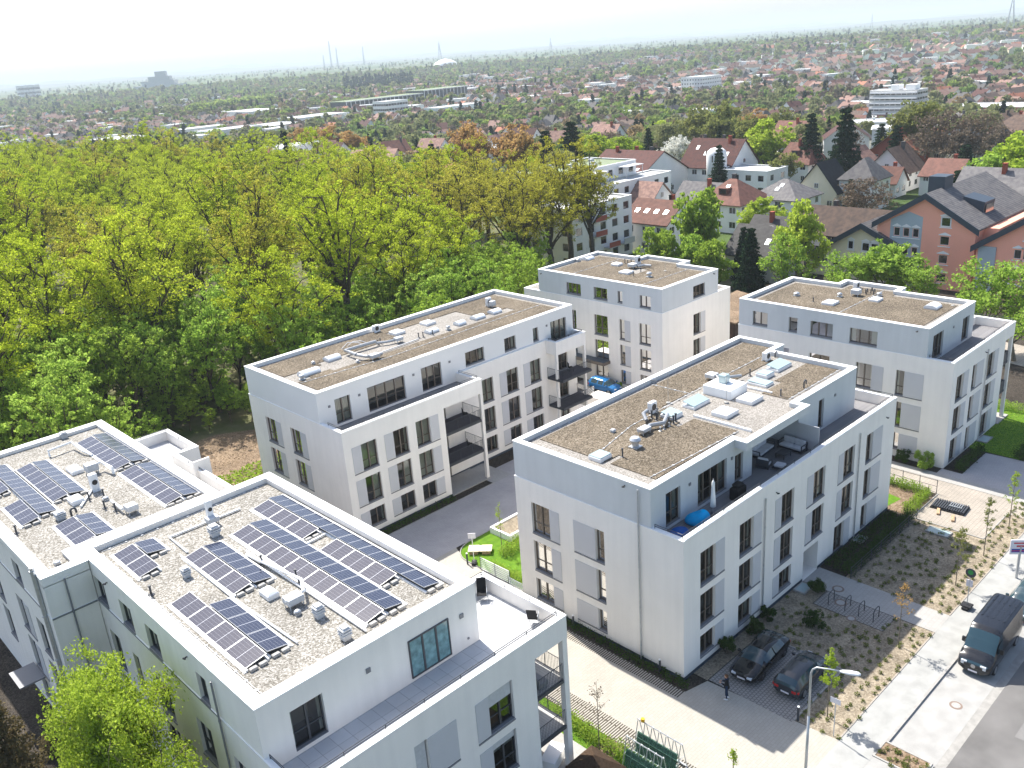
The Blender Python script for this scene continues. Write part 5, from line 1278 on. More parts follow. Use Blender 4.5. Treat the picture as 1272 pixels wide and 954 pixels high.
# ================================================================ houses of the town
def gable_house(name, label, x, y, rz, w, l, eave, ridge, wall='w_white', tile='tile_red', hip=0, group=None, wins=True, chim=1, sky=0, dorm=0, floors=2, cat='house', over=.45, wfr='frame_white'):
    """ridge runs along local y (length l); width w along x"""
    T = thing(name, label, cat, (x, y, 0), rz, group, local=True)
    hw, hl = w / 2, l / 2; m = MB()
    fac = [((-hw, -hl), (hw, -hl)), ((hw, -hl), (hw, hl)), ((hw, hl), (-hw, hl)), ((-hw, hl), (-hw, -hl))]
    allw = []
    for fi, (a, b) in enumerate(fac):
        P, u0, u1 = edgeP(a, b); L = u1 - u0; ops = []
        if wins:
            n = max(2, int(L / 2.6)); fh = eave / floors
            for f in range(floors):
                for i in range(n):
                    if rnd.random() < .12: continue
                    c = u0 + L * (i + .5) / n; ww = rnd.choice((.5, .6, .75)); z = f * fh + .85
                    if z + 1.35 < eave: ops.append((c - ww, c + ww, z, z + 1.3))
            if fi in (0, 2) and not hip and ridge - eave > 3: ops.append((-.5, .5, eave + .4, eave + 1.5))
        body = [o for o in ops if o[3] <= eave]
        facade(m, P, u0, u1, -.1, eave, body, .12)
        allw += [(P, o, o[3] > eave) for o in ops]
    if not hip:
        m.poly([(-hw, -hl, eave), (hw, -hl, eave), (0, -hl, ridge - .12)]); m.poly([(-hw, hl, eave), (hw, hl, eave), (0, hl, ridge - .12)])
    m.build('wall', M[wall], T, local=True)
    for P, o, gab in allw:
        f = MB(); d = .03 if gab else -.10
        f.pbox(P, o[0] + .003, o[1] - .003, o[2] + .003, o[3] - .003, d - .02, d + .03); fo = f.build('window', M[wfr], T, local=True)
        g = MB(); c = (o[0] + o[1]) / 2
        g.pbox(P, o[0] + .08, c - .04, o[2] + .08, o[3] - .08, d + .031, d + .036); g.pbox(P, c + .04, o[1] - .08, o[2] + .08, o[3] - .08, d + .031, d + .036)
        g.build('pane', M['glass_town'], fo, local=True)
    r = MB(); ov = over; th = .18; sl = (ridge - eave) / hw; ez = eave - ov * sl
    hx, hy = hw + ov, hl + ov; k = hip * hl if hip else -0.0
    ry = hy - (hip * hy if hip else 0)
    A = [(-hx, -hy, ez), (hx, -hy, ez), (hx, hy, ez), (-hx, hy, ez)]; Bz = [(0, -ry, ridge), (0, ry, ridge)]
    for dz in (0, -th):
        q = lambda p: (p[0], p[1], p[2] + dz)
        r.quad(q(A[0]), q(A[3]), q(Bz[1]), q(Bz[0])); r.quad(q(A[1]), q(A[2]), q(Bz[1]), q(Bz[0]))
        if hip: r.poly([q(A[0]), q(A[1]), q(Bz[0])]); r.poly([q(A[3]), q(A[2]), q(Bz[1])])
    lo = lambda p: (p[0], p[1], p[2] - th)
    r.quad(A[0], A[3], lo(A[3]), lo(A[0])); r.quad(A[1], A[2], lo(A[2]), lo(A[1]))
    if hip: r.quad(A[0], A[1], lo(A[1]), lo(A[0])); r.quad(A[3], A[2], lo(A[2]), lo(A[3]))
    else:
        for a, b in ((0, 0), (1, 0), (3, 1), (2, 1)): r.quad(A[a], Bz[b], lo(Bz[b]), lo(A[a]))
    ro = r.build('roof', M[tile], T, local=True)
    zr = lambda xx: ridge - abs(xx) * sl
    for i in range(chim):
        c = MB(); cy = rnd.uniform(-.6, .6) * ry; cx = rnd.choice((-.8, .7)); c.box(cx - .4, cx + .4, cy - .3, cy + .3, zr(cx) - .8, ridge + .75); c.box(cx - .46, cx + .46, cy - .36, cy + .36, ridge + .751, ridge + .85)
        c.build('chimney', M['brick' if rnd.random() < .6 else 'tile_grey'], ro, local=True)
    for i in range(sky):
        s = rnd.choice((-1, 1)) if i >= 3 else -1; cx = s * hw * rnd.choice((.35, .55)); cy = -ry * .8 + 1.6 * ry * (i + .5) / max(1, sky)
        g = MB(); a, b = cx - .45, cx + .45
        g.hexa([(a, cy - .4, zr(a) + .01), (b, cy - .4, zr(b) + .01), (b, cy + .4, zr(b) + .01), (a, cy + .4, zr(a) + .01), (a, cy - .4, zr(a) + .09), (b, cy - .4, zr(b) + .09), (b, cy + .4, zr(b) + .09), (a, cy + .4, zr(a) + .09)])
        g.build('roof_window', M['dome'], ro, local=True)
    for i in range(dorm):
        s = -1 if i % 2 == 0 else 1; cx = s * hw * .55; cy = ry * (-.5 + (i // 2) * .9) if dorm > 2 else 0; zz = zr(cx)
        d = MB(); x0, x1 = sorted((cx - s * .1, cx + s * .75)); xo = cx + s * .75
        d.box(x0 if s < 0 else cx - 1.2, x1 if s > 0 else cx + 1.2, cy - 1.0, cy + 1.0, zr(xo) - .2, zz + .75); db = d.build('dormer', M[wall if i % 2 else tile], ro, local=True)
        d = MB(); d.box(xo - .03 if s > 0 else xo - .02, xo + .02 if s > 0 else xo + .03, cy - .7, cy + .7, zr(xo) + .1 + .1, zz + .6); d.build('dormer_window', M['glass_town'], db, local=True)
    return T

def flat_block(name, label, x0, x1, y0, y1, h, floors, wall='w_white', roofm='flatroof', group=None, cat='apartment building', nx=None, bands=False, pent=None, rz=0, balc=None):
    T = thing(name, label, cat, (x0, y0, 0), 0, group)
    poly = rect(x0, x1, y0, y1); m = MB(); fh = (h - .6) / floors; W = []
    for i in range(4):
        P, u0, u1 = edgeP(poly[i], poly[(i + 1) % 4]); L = u1 - u0; n = max(2, int(L / 3.2)); ops = []
        for f in range(floors):
            for k in range(n):
                c = u0 + L * (k + .5) / n; z = f * fh + .9
                if bands: ops.append((u0 + L * k / n + .15, u0 + L * (k + 1) / n - .15, z, z + fh * .45))
                else: ops.append((c - .8, c + .8, z, z + 1.45))
        facade(m, P, u0, u1, -.1, h, ops, .15); W += [(P, o) for o in ops]
    m.build('wall', M[wall], T)
    for P, o in W[:260]:
        f = MB(); f.pbox(P, o[0] + .003, o[1] - .003, o[2] + .003, o[3] - .003, -.14, -.1); fo = f.build('window', M['frame_white'], T)
        g = MB(); g.pbox(P, o[0] + .08, o[1] - .08, o[2] + .08, o[3] - .08, -.099, -.094); g.build('pane', M['glass_town'], fo)
    r = MB(); r.box(x0 + .3, x1 - .3, y0 + .3, y1 - .3, h - .32, h - .25); ro = r.build('roof', M[roofm], T)
    c = MB(); ring(c, poly, -.06, .32, h - .06, h + .06); c.build('roof_edge', M['cap'], ro)
    if balc:
        for (u0, u1, z, col) in balc:
            P, _, _ = edgeP(poly[0], poly[1]); b = MB(); b.pbox(P, u0, u1, z - .15, z, .002, 1.4); bo = b.build('balcony', M['w_grey'], T)
            b = MB(); b.pbox(P, u0, u1, z, z + .9, 1.34, 1.4); b.build('balcony_panel', M[col], bo)
    return T

FAR = 1.667
def far_block(name, label, x0, x1, y0, y1, h, floors, **k):
    cx, cy, hx, hy = (x0 + x1) / 2 * FAR, (y0 + y1) / 2 * FAR, (x1 - x0) / 2 * 1.6, (y1 - y0) / 2 * 1.6
    T = flat_block(name, label, cx - hx, cx + hx, cy - hy, cy + hy, h * 1.55, floors, **k); T.location.z = HZ(cx, cy); occ2.append((cx, cy, max(hx, hy))); return T
occ2 = []
rnd = random.Random(21)
# white terraced flats beyond the oaks
T = flat_block('apartment_block', 'wide white apartment house with a greenish flat roof beyond the oaks', 139, 164, 131, 145.2, 12, 4, roofm='greenroof')
for (x, y) in ((143, 137), (147, 135), (151, 139), (156, 137), (160, 141), (153, 134)): 
    m = MB(); m.rbox(x - .6, x + .6, y - .6, y + .6, 11.76, 12.3, .05); m.build('roof_vent', M['equip'], T)
T = flat_block('apartment_block', 'lower stepped part of the white apartment house, with awnings over its terraces', 141, 169, 125, 130.9, 9, 3)
for (x0, x1) in ((144, 151), (157, 163)):
    m = MB(); m.box(x0, x1, 128, 130.6, 11.2, 11.35); m.tube((x0 + .2, 128.2, 8.8), (x0 + .2, 128.2, 11.2), .06, 5); m.tube((x1 - .2, 128.2, 8.8), (x1 - .2, 128.2, 11.2), .06, 5); m.build('awning', M['shutter'], T)
flat_block('apartment_block', 'pale blue-white four-storey flats with red balcony panels behind an oak', 113.5, 129.6, 104.7, 116, 11, 4, wall='w_white',
           balc=[(118, 121, 8.1, 'w_red'), (118, 121, 5.5, 'w_red'), (121.5, 124.5, 2.9, 'w_red'), (125.6, 128.6, 2.9, 'w_grey')])
# houses around them
H = gable_house
H('row_house', 'long dark red tiled roof with skylights and a red chimney, the left of two', 185.5, 148.5, R(0), 26, 18, 4.2, 11, tile='tile_darkred', sky=7, chim=3, dorm=1)
H('row_house', 'dark red tiled house with a white gable end and skylights, the right of two', 202.3, 134.5, R(0), 13, 15, 6, 12.2, tile='tile_darkred', sky=4, chim=3, dorm=2)
T = thing('stair_tower', 'round white stair tower with narrow windows between dark red roofs', 'tower', (194.3, 129.8, 0), local=True)
m = MB(); m.lathe((0, 0, 0), [(2.5, 0), (2.5, 9.2), (2.2, 10.2), (1.4, 10.8), (.1, 11.0)], 24); m.build('wall', M['w_white'], T, True, True)
for a in (3.3, 3.6, 3.9, 4.2):
    for z in (5.5, 8.3): m = MB(); x, y = 2.46 * math.cos(a), 2.46 * math.sin(a); m.tube((x, y, z - .6), (x, y, z + 1.0), .18, 6); m.build('window', M['glass_town'], T, local=True)
flat_block('flat_roofed_house', 'plain white house with a pale flat roof next to the dark red roofs', 191.5, 201, 114, 127.5, 6.2, 2, cat='house')
H('house', 'white house under a mottled pinkish roof, before the dark red row', 157, 123, R(0), 8, 9, 5, 8.6, tile='tile_pink', chim=0)
H('row_house', 'white row houses under a brownish-red roof with two big red chimneys', 136, 103, R(0), 10, 10, 6, 9.3, tile='tile_red', chim=2, sky=4)
H('house', 'low house under a wide grey roof behind the green tree', 161.5, 111, R(0), 9, 9.5, 4.6, 8.4, tile='tile_slate', chim=1)
H('house', 'white villa with a brown hipped roof and a dormer', 159.5, 102.5, R(0), 11, 10, 5.8, 9.7, tile='tile_red', hip=.85, dorm=1, sky=1, chim=1)
H('house', 'white villa with a grey hipped roof behind the lime green tree', 168.5, 96.0, R(0), 10, 10.5, 5.6, 8.7, tile='tile_slate', hip=.9, sky=2, chim=0)
T = H('house', 'cream house with a steep black roof and a white conservatory', 186.5, 96.8, R(-90), 9.5, 7.5, 4.2, 10.0, wall='w_cream', tile='tile_black', chim=0)
m = MB(); m.box(-6.8, -3.0, -7.2, -3.9, 0, 3.0); m.box(-7.0, -2.8, -7.4, -3.85, 3.0, 3.2); m.build('conservatory', M['white'], T, local=True)
T = H('house', 'tall white villa with a turret-like pale hipped roof', 189, 89, R(-90), 7.5, 8, 6.8, 10.6, tile='tile_slate', hip=.8, chim=0)
H('house', 'white house with a steep red mansard roof, third row', 217, 119.5, R(0), 9, 9, 5.4, 9.8, tile='tile_red', dorm=2, chim=1, hip=.35)
H('house', 'house with a bright red gabled roof behind the large lime tree', 262, 147, R(0), 11, 10, 6, 10.5, tile='tile_red', chim=1, wall='w_cream')
H('house', 'small white gabled house beside the tall conifer', 220, 106, R(-90), 7, 7, 5, 8.8, chim=0, tile='tile_pink')
H('house', 'white house with a low pale red gabled roof left of the orange roof', 213.5, 103, R(-90), 9, 12, 4.5, 8.1, tile='tile_pink')
H('house', 'house with a brilliant orange tiled roof and dark blue gable', 236.5, 102, R(-90), 12, 10, 6.4, 11.0, wall='w_red', tile='tile_orange', chim=1, over=.7, sky=2)
H('house', 'cottage with a brown gable full of windows below the orange roof', 216, 94.3, R(-90), 10, 10, 4.6, 9.6, tile='tile_brown', dorm=1)
H('house', 'low red-roofed house before the cottage with the brown gable', 205, 91, R(0), 6, 6, 3.5, 6.5, tile='tile_red')
H('house', 'house with a salmon roof behind the orange roof', 255, 103, R(0), 9, 10, 5.6, 9.6, tile='tile_orange', chim=2)
H('house', 'cream house with a dark gabled roof between the orange and the salmon roof', 243, 96, R(-90), 7, 8, 5.5, 9.4, tile='tile_brown', wall='w_cream')
H('house', 'low house with a wide brown-red roof behind the slate roofs', 212.5, 81, R(0), 10, 8, 4.5, 7.6, tile='tile_red', chim=1)
H('house', 'white house with a dark gable and green shutters at the picture edge', 244, 82, R(-90), 9, 11, 6, 10.2, tile='tile_black')
H('house', 'broad house with a dark brown hipped roof, behind the dark gable', 283, 88, R(0), 13, 15, 6, 10.2, tile='tile_brown', hip=.6)
H('house', 'grey stone-coloured gabled house behind the bare trees', 262, 97, R(-90), 8, 8, 6, 10, wall='w_grey', tile='tile_grey')
H('row_house', 'long low house under a brown tiled roof behind the yellow gable', 147, 69.5, R(0), 9, 20, 4.6, 8.2, tile='tile_brown', chim=1, over=.6)
H('house', 'house with a dark roof half hidden by conifers behind the shed', 128.5, 76.5, R(0), 9, 9, 4.2, 8.0, tile='tile_grey', sky=2, chim=0, wall='w_grey')
H('house', 'dark roofed house between the lime green tree and the hipped villa', 139, 80.5, R(0), 8, 8, 4.0, 7.4, tile='tile_grey', sky=1)
# small red and white houses beyond the wood
k = 0
for (x, y, rz, t, lab) in ((212, 262, 10, 'pink', 'pale pink roof, nearest of the little group beyond the wood'), (222, 258, 95, 'darkred', 'dark red roof beside the pale pink one'), (203, 275, 80, 'red', 'red roof at the outer end of the little group'), (235, 268, 5, 'darkred', 'long dark red roof in the little group'),
      (228, 244, 90, 'pink', 'sandy pink roof and white gable in the little group'), (247, 250, 10, 'darkred', 'dark red roof behind the sandy gable'), (214, 242, 100, 'brown', 'brown roof and cream gable near the round bush'), (240, 226, 15, 'pink', 'pinkish roof behind the bare-branched trees'), (262, 222, 5, 'pink', 'pale roof with a bright white flat part'), (258, 266, 92, 'darkred', 'dark roof last in the little group')):
    H('house', 'small white house with ' + lab, x, y, R(rz), 8.5, 10.5, 5.2, 9.0, tile='tile_' + t)
flat_block('villa', 'pale blue-white villa with glazed upper floor beyond the oak tops', 187, 197, 204, 213, 9.5, 3, wall='w_white', cat='house')
flat_block('hall', 'low building with a bright white flat roof at the wood edge', 140, 156, 232, 243, 5, 1, cat='hall')
flat_block('hall', 'low white flat-roofed hall behind the oaks', 128, 137, 165, 178, 6, 1, cat='hall')
T = thing('shed', 'flat-roofed brown shed behind the rear block', 'shed', (96, 62, 0))
m = MB(); m.prism([(95, 60.5), (106, 62), (108, 68.5), (97, 67)], 0, 2.8); m.build('wall', M['tile_brown'], T)
m = MB(); m.prism([(94.7, 60.2), (106.3, 61.7), (108.3, 68.8), (96.7, 67.3)], 2.801, 3.0); m.build('roof', M['soil_brown'], T)

# --- coral building with stepped gables
def gable_front(T, X, ya, yp, yb, za, zp, zb, depth, wall, wins, tile='tile_slate', over=.55, asym=None):
    """front in the plane x=X facing -x: eaves at (ya,za) and (yb,zb), apex (yp,zp), body running back by depth"""
    m = MB(); ops = [(y - w, y + w, z - .62, z + .62) for (y, z, w) in wins]
    P = lambda u, z, d=0: (X - d, u, z)
    zl = min(za, zb)
    facade(m, P, ya, yb, -.1, zl, [o for o in ops if o[3] < zl], .15)
    m.poly([(X, ya, zl), (X, yb, zl), (X, yb, zb), (X, yp, zp), (X, ya, za)])
    m.quad((X, ya, -.1), (X + depth, ya, -.1), (X + depth, ya, za), (X, ya, za)); m.quad((X, yb, -.1), (X + depth, yb, -.1), (X + depth, yb, zb), (X, yb, zb))
    m.build('wall', M[wall], T)
    for o in ops:
        d = .02 if o[3] >= zl else -.12
        f = MB(); f.pbox(P, o[0] - .12, o[1] + .12, o[2] - .12, o[3] + .12, .004 if d > 0 else -.149, d + .02 if d > 0 else -.1)
        fo = (f.build('window', M['frame_white'], T))
        s = MB(); s.pbox(P, o[0] - .25, o[1] + .25, o[2] - .28, o[2] - .16, .003, .09); s.build('window_sill', M['w_white'], fo)
        s = MB(); s.pbox(P, o[0] - .25, o[1] + .25, o[3] + .16, o[3] + .26, .003, .09); s.poly([P(o[0] - .25, o[3] + .27, .03), P(o[1] + .25, o[3] + .27, .03), P((o[0] + o[1]) / 2, o[3] + .62, .03)]); s.build('window_pediment', M['w_white'], fo)
        g = MB(); g.pbox(P, o[0] + .06, o[1] - .06, o[2] + .06, o[3] - .06, d + .021 if d > 0 else -.099, d + .03 if d > 0 else -.09); g.build('pane', M['glass_town'], fo)
    r = MB()
    for (y0, z0) in ((ya, za), (yb, zb)):
        sgn = 1 if y0 > yp else -1; sl = (zp - z0) / abs(yp - y0); ye, ze = y0 + sgn * over, z0 - over * sl
        a0 = (X - over, yp, zp + .25); a1 = (X + depth, yp, zp + .25); b0 = (X - over, ye, ze + .25); b1 = (X + depth, ye, ze + .25)
        r.quad(a0, a1, b1, b0); dn = lambda p: (p[0], p[1], p[2] - .22); r.quad(dn(a0), dn(a1), dn(b1), dn(b0)); r.quad(b0, b1, dn(b1), dn(b0))
    ro = r.build('roof', M[tile], T)
    f = MB()
    for (y0, z0) in ((ya, za), (yb, zb)):
        sgn = 1 if y0 > yp else -1; sl = (zp - z0) / abs(yp - y0); ye, ze = y0 + sgn * (over + .05), z0 - (over + .05) * sl
        x = X - over - .01; f.hexa([(x - .12, yp, zp - .6), (x, yp, zp - .6), (x, ye, ze - .6), (x - .12, ye, ze - .6), (x - .12, yp, zp + .3), (x, yp, zp + .3), (x, ye, ze + .3), (x - .12, ye, ze + .3)])
    f.build('roof_verge', M['navy'], ro)
    return ro
T = thing('residential_building', 'large coral building with stepped gables, white-framed windows and a slate roof', 'apartment building', (133, 40, 0))
ro = gable_front(T, 133, 46.0, 53.2, 60.2, 9.3, 13.6, 9.2, 22, 'w_coral', [(50.2, z, .62) for z in (9.9, 7.15, 4.45, 1.7)] + [(54.4, z, .42) for z in (7.9, 5.1, 2.3)] + [(55.8, z, .42) for z in (7.9, 5.1, 2.3)] + [(57.2, z, .42) for z in (7.9, 5.1, 2.3)])
m = MB(); P = lambda u, z, d=0: (133 - d, u, z); facade(m, lambda u, z, d=0: P(u, z, d + .012), 53.5, 58.2, 0, 9.2, [(y - .45, y + .45, z - .66, z + .66) for y in (54.4, 55.8, 57.2) for z in (7.9, 5.1, 2.3)], .01); m.poly([P(53.5, 9.2, .012), P(58.2, 9.2, .012), P(58.2, 9.7, .012), P(55.6, 11.0, .012), P(53.5, 10.3, .012)]); m.build('blue_wall_field', M['w_blue'], T)
for (y, z) in [(y, z) for y in (54.4, 55.8, 57.2) for z in (7.9, 5.1, 2.3)]: pass
m = MB(); m.box(138, 141, 52.8, 55.2, 12.6, 15.4); m.build('chimney', M['navy'], ro)
m = MB(); m.hexa([(139, 47.5, 9.9), (143, 47.5, 9.9), (143, 50, 9.9), (139, 50, 9.9), (139, 47.3, 11.9), (143, 47.3, 11.9), (143, 50.4, 12.6), (139, 50.4, 12.6)]); d = m.build('dormer', M['navy'], ro)
m = MB(); m.box(139.5, 142.5, 47.25, 47.3, 10.3, 11.5); m.build('dormer_window', M['glass_town'], d)
m = MB(); m.hexa([(136, 50.4, 11.2 + .35), (137.6, 50.4, 11.2 + .35), (137.6, 51.5, 11.9 + .3), (136, 51.5, 11.9 + .3), (136, 50.4, 11.7 + .35), (137.6, 50.4, 11.7 + .35), (137.6, 51.5, 12.4 + .3), (136, 51.5, 12.4 + .3)]); m.build('roof_window', M['dome'], ro)
gable_front(T, 131.5, 30.0, 37.5, 45.2, 8.4, 12.6, 7.4, 26, 'w_coral', [(41.3, z, .62) for z in (4.2, 1.6)] + [(38.6, z, .62) for z in (9.3, 6.6, 3.9, 1.4)] + [(39.9, z, .45) for z in (6.6, 3.9, 1.4)] + [(33.5, z, .62) for z in (6.6, 3.9)])
m = MB(); m.box(131.3, 131.45, 42.6, 44.9, 0, 7.3); m.build('blue_wall_field', M['w_blue'], T)
m = MB(); m.box(136, 158, 44, 47.5, 0, 8.9); m.build('link_wall', M['w_coral'], T)
H('residential_wing', 'long slate-grey roof of the wing running behind the coral gables', 160, 45, R(0), 14, 26, 8.5, 13.8, wall='w_coral', tile='tile_slate', chim=2, cat='apartment building')
T = thing('residential_building', 'pale yellow gabled house attached to the coral building', 'apartment building', (133.5, 62, 0))
gable_front(T, 132.6, 56.6, 62.3, 71.2, 5.8, 8.6, 3.0, 13, 'w_yellow', [(60.2, 5.2, .55), (61.6, 5.2, .55), (64.0, 5.3, .4), (68.3, 2.2, .5), (69.4, 2.2, .5), (66.3, 2.4, .5), (60.4, 2.2, .55), (61.8, 2.2, .55)])
m = MB(); m.box(134.5, 136.5, 57.4, 58.9, 6.4, 10.4); m.build('chimney', M['navy'], T)

# --- tower block, school, far landmarks
T = far_block('tower_block', 'white-banded seven-storey tower block above the villas', 338, 347, 141.5, 160, 14.3, 7, wall='w_grey', bands=True)
x0, y0 = T.location.x, T.location.y; m = MB()
for (a, b) in ((3, 9), (13, 18)): m = MB(); m.box(x0 + 3, x0 + 10, y0 + a, y0 + b, 22.1, 25); m.build('roof_housing', M['w_white'], T)
PT = lambda u, z, d=0: (x0 - d, y0 + u, z); m = MB()
for f in range(7): m.pbox(PT, .3, 29, f * 3.05 + 2.0, f * 3.05 + 2.95, .02, 1.3)
m.build('balcony_band', M['w_white'], T)
far_block('low_block', 'low white annex with a thin flat roof at the foot of the tower block', 322, 334, 140, 163, 5, 2, bands=True, cat='office')
far_block('low_block', 'dark red low building with a pale roof right of the tower block', 345, 365, 100, 135, 7, 2, wall='w_red', bands=True, cat='school')
far_block('low_block', 'long low hall with a pale flat roof right of the tower block', 305, 320, 80, 118, 6, 1, cat='hall')
def colonnade(label, x0, y0, x1, y1, h, dep):
    """school wing: concrete portal frames before dark glass"""
    x0, y0, x1, y1, h, dep = [v * 1.6 for v in (x0 * 1.042, y0 * 1.042, x1 * 1.042, y1 * 1.042, h * .85, dep)]
    T = thing('school_wing', label, 'school', (x0, y0, HZ(x0, y0)), math.atan2(y1 - y0, x1 - x0), local=True); occ2.extend([(x0 + (x1 - x0) * q, y0 + (y1 - y0) * q + dep / 2, 24) for q in (0, .25, .5, .75, 1)])
    L = math.hypot(x1 - x0, y1 - y0)
    m = MB(); m.box(0, L, 0, dep, 0, h - 1); m.build('wall', M['frame_dark'], T, local=True)
    m = MB(); m.box(-1, L + 1, -1, dep + 1, h - 1, h); m.build('roof', M['greenroof'], T, local=True)
    for i in range(int(L / 7) + 1): m = MB(); m.box(i * 7 - .4, i * 7 + .4, -1.6, -.9, 0, h + .02); m.build('column', M['w_white'], T, local=True)
    m = MB(); m.box(-1, L + 1, -1.7, -1.02, h - .9, h + .05); m.build('fascia', M['w_white'], T, local=True)
colonnade('long school wing with a row of white portal frames, nearer one', 393, 583, 468, 587, 11, 20)
colonnade('long school wing with a row of white portal frames, farther one', 474, 592, 524, 596, 13, 22)
far_block('office_block', 'white office block with striped window bands before the school wings', 344, 362, 468, 482, 13, 4, bands=True, cat='office')
far_block('hall', 'long white hall beside the striped office block', 362, 400, 440, 455, 7, 1, cat='hall')
far_block('apartment_block', 'white cubic flats near the middle of the town', 500, 522, 345, 362, 13, 5)
for i, (x, y, lx, ly, lab) in enumerate(((185, 500, 26, 34, 'outermost bright factory roof beyond the wood'), (232, 478, 34, 20, 'wide bright factory roof beyond the wood'), (262, 462, 22, 30, 'bright factory roof next to the dark spruces'), (205, 455, 18, 14, 'small bright roof just behind the oak tops'),
        (345, 640, 30, 46, 'long white hall beside the brown field'), (300, 500, 40, 25, 'grey-white sheds beyond the wood'), (236, 520, 30, 16, 'thin pale hall roof behind the factory roofs'))):
    far_block('factory_hall', 'low hall, ' + lab, x, x + lx, y, y + ly, 7, 1, cat='hall')
T = thing('castle_building', 'far stepped office complex with a tower rising over the plain', 'office', (1042, 2370, 0), R(-43), local=True)
for (a, b, c, d, h) in ((-62, 62, -20, 20, 12), (-42, 42, -15, 15, 22), (-24, 30, -12, 12, 32), (-6, 20, -9, 9, 44)): m = MB(); m.box(a, b, c, d, 0, h); m.build('storey_block', M['w_grey'], T, local=True)
for i, px in enumerate(((812, 2715), (824, 2709), (836, 2703), (848, 2697))):
    flat_block('distant_tower_block', ('first', 'second', 'third', 'last')[i] + ' of four pale tower blocks far out in the haze', px[0] - 8, px[0] + 6, px[1] - 6, px[1] + 8, 34, 3, bands=True)
def stack(x, y, h, r, label):
    t = thing('factory_chimney', label, 'chimney', (x, y, 0), local=True); m = MB(); m.lathe((0, 0, 0), [(r, 0), (r * .6, h * .7), (r * .55, h)], 10); m.build('shaft', M['w_grey'], t, True, True)
def gdir(px): # bearing of a picture column
    d = FX + RX * (px - 636) / 1117.3 + UX * .36; return Vector((d.x, d.y)).normalized()
for px, h, lab in ((411, 165, 'tallest'), (419, 120, 'second'), (402, 80, 'shortest left'), (452, 115, 'single')):
    v = gdir(px) * 6500; stack(v.x, v.y, h, 7, lab + ' of the thin refinery chimneys at the horizon')
v = gdir(553) * 2650; T = thing('domed_hall', 'white dome far out on the plain', 'hall', (v.x, v.y, 0), local=True)
m = MB(); m.lathe((0, 0, 0), [(36, 0), (34, 6), (28, 13), (18, 18), (8, 21), (.5, 22)], 24); m.build('dome', M['w_white'], T, True, True)
def pylon(px, d, h, lab):
    v = gdir(px) * d; t = thing('transmission_tower', lab, 'pylon', (v.x, v.y, HZ(v.x, v.y)), R(30), local=True); m = MB(); s = h * .09
    for sx in (-1, 1):
        for sy in (-1, 1): m.tube((sx * s, sy * s, 0), (sx * s * .2, sy * s * .2, h * .75), h * .008, 4); m.tube((sx * s * .2, sy * s * .2, h * .75), (0, 0, h), h * .006, 4)
    for z in (.62, .74, .86): m.tube((-h * .17, 0, h * z), (h * .17, 0, h * z), h * .007, 4)
    for k in range(6): z0, z1 = h * k * .12, h * (k + 1) * .12; q = 1 - k * .13; m.tube((-s * q, -s * q, z0), (s * (q - .13), -s * (q - .13), z1), h * .005, 3); m.tube((s * q, -s * q, z0), (-s * (q - .13), -s * (q - .13), z1), h * .005, 3)
    m.build('lattice_mast', M['steel'], t, local=True)
pylon(1250, 1750, 68, 'tall lattice pylon on the rise at the right edge of the town'); pylon(547, 3600, 80, 'thin pylon standing behind the white dome'); pylon(685, 3300, 62, 'lone lattice pylon on the plain past the hill'); pylon(1080, 3500, 60, 'small lattice pylon above the green fields')

# --- the wider town: houses, nearest as things, the far ones as one mass
def simple_house(w, l, e, r, wall, tile, seed, hip=0):
    rr = random.Random(seed); m = MB(); hw, hl = w / 2, l / 2
    for a, b in (((-hw, -hl), (hw, -hl)), ((hw, -hl), (hw, hl)), ((hw, hl), (-hw, hl)), ((-hw, hl), (-hw, -hl))):
        m.quad((*a, -.5), (*b, -.5), (*b, e), (*a, e))
    if not hip: m.poly([(-hw, -hl, e), (hw, -hl, e), (0, -hl, r - .1)]); m.poly([(-hw, hl, e), (hw, hl, e), (0, hl, r - .1)])
    q = MB(); o = .4; k = hl * .7 if hip else hl + o
    ez = e - .3
    q.quad((-hw - o, -hl - o, ez), (-hw - o, hl + o, ez), (0, k, r), (0, -k, r)); q.quad((hw + o, -hl - o, ez), (hw + o, hl + o, ez), (0, k, r), (0, -k, r))
    if hip: q.poly([(-hw - o, -hl - o, ez), (hw + o, -hl - o, ez), (0, -k, r)]); q.poly([(-hw - o, hl + o, ez), (hw + o, hl + o, ez), (0, k, r)])
    q.box(-.9, -.2, hl * .3, hl * .3 + .7, r - 1.2, r + .8)
    wn = []
    for s in (-1, 1):
        for f in range(2):
            for i in range(3):
                y = -hl + l * (i + .5) / 3; z = 1 + f * 2.6; wn.append([(s * (hw + .02), y - .6, z), (s * (hw + .02), y + .6, z), (s * (hw + .02), y + .6, z + 1.3), (s * (hw + .02), y - .6, z + 1.3)])
            for i in range(2):
                x = -hw + w * (i + .5) / 2; z = 1 + f * 2.6; wn.append([(x - .6, s * (hl + .02), z), (x + .6, s * (hl + .02), z), (x + .6, s * (hl + .02), z + 1.3), (x - .6, s * (hl + .02), z + 1.3)])
    return m, q, wn, wall, tile
HT = []
specs = [('w_white', 'flatroof', 'pale flat-roofed block of flats out in the town'), ('w_white', 'tile_red', 'white house with a red roof out in the town'), ('w_white', 'tile_brown', 'white house with a brown roof out in the town'), ('w_white', 'tile_grey', 'white house with a grey roof out in the town'),
         ('w_cream', 'tile_pink', 'cream house with a faded pink roof out in the town'), ('w_white', 'tile_darkred', 'white house with a dark red roof out in the town'), ('w_cream', 'tile_orange', 'cream house with an orange roof out in the town')]
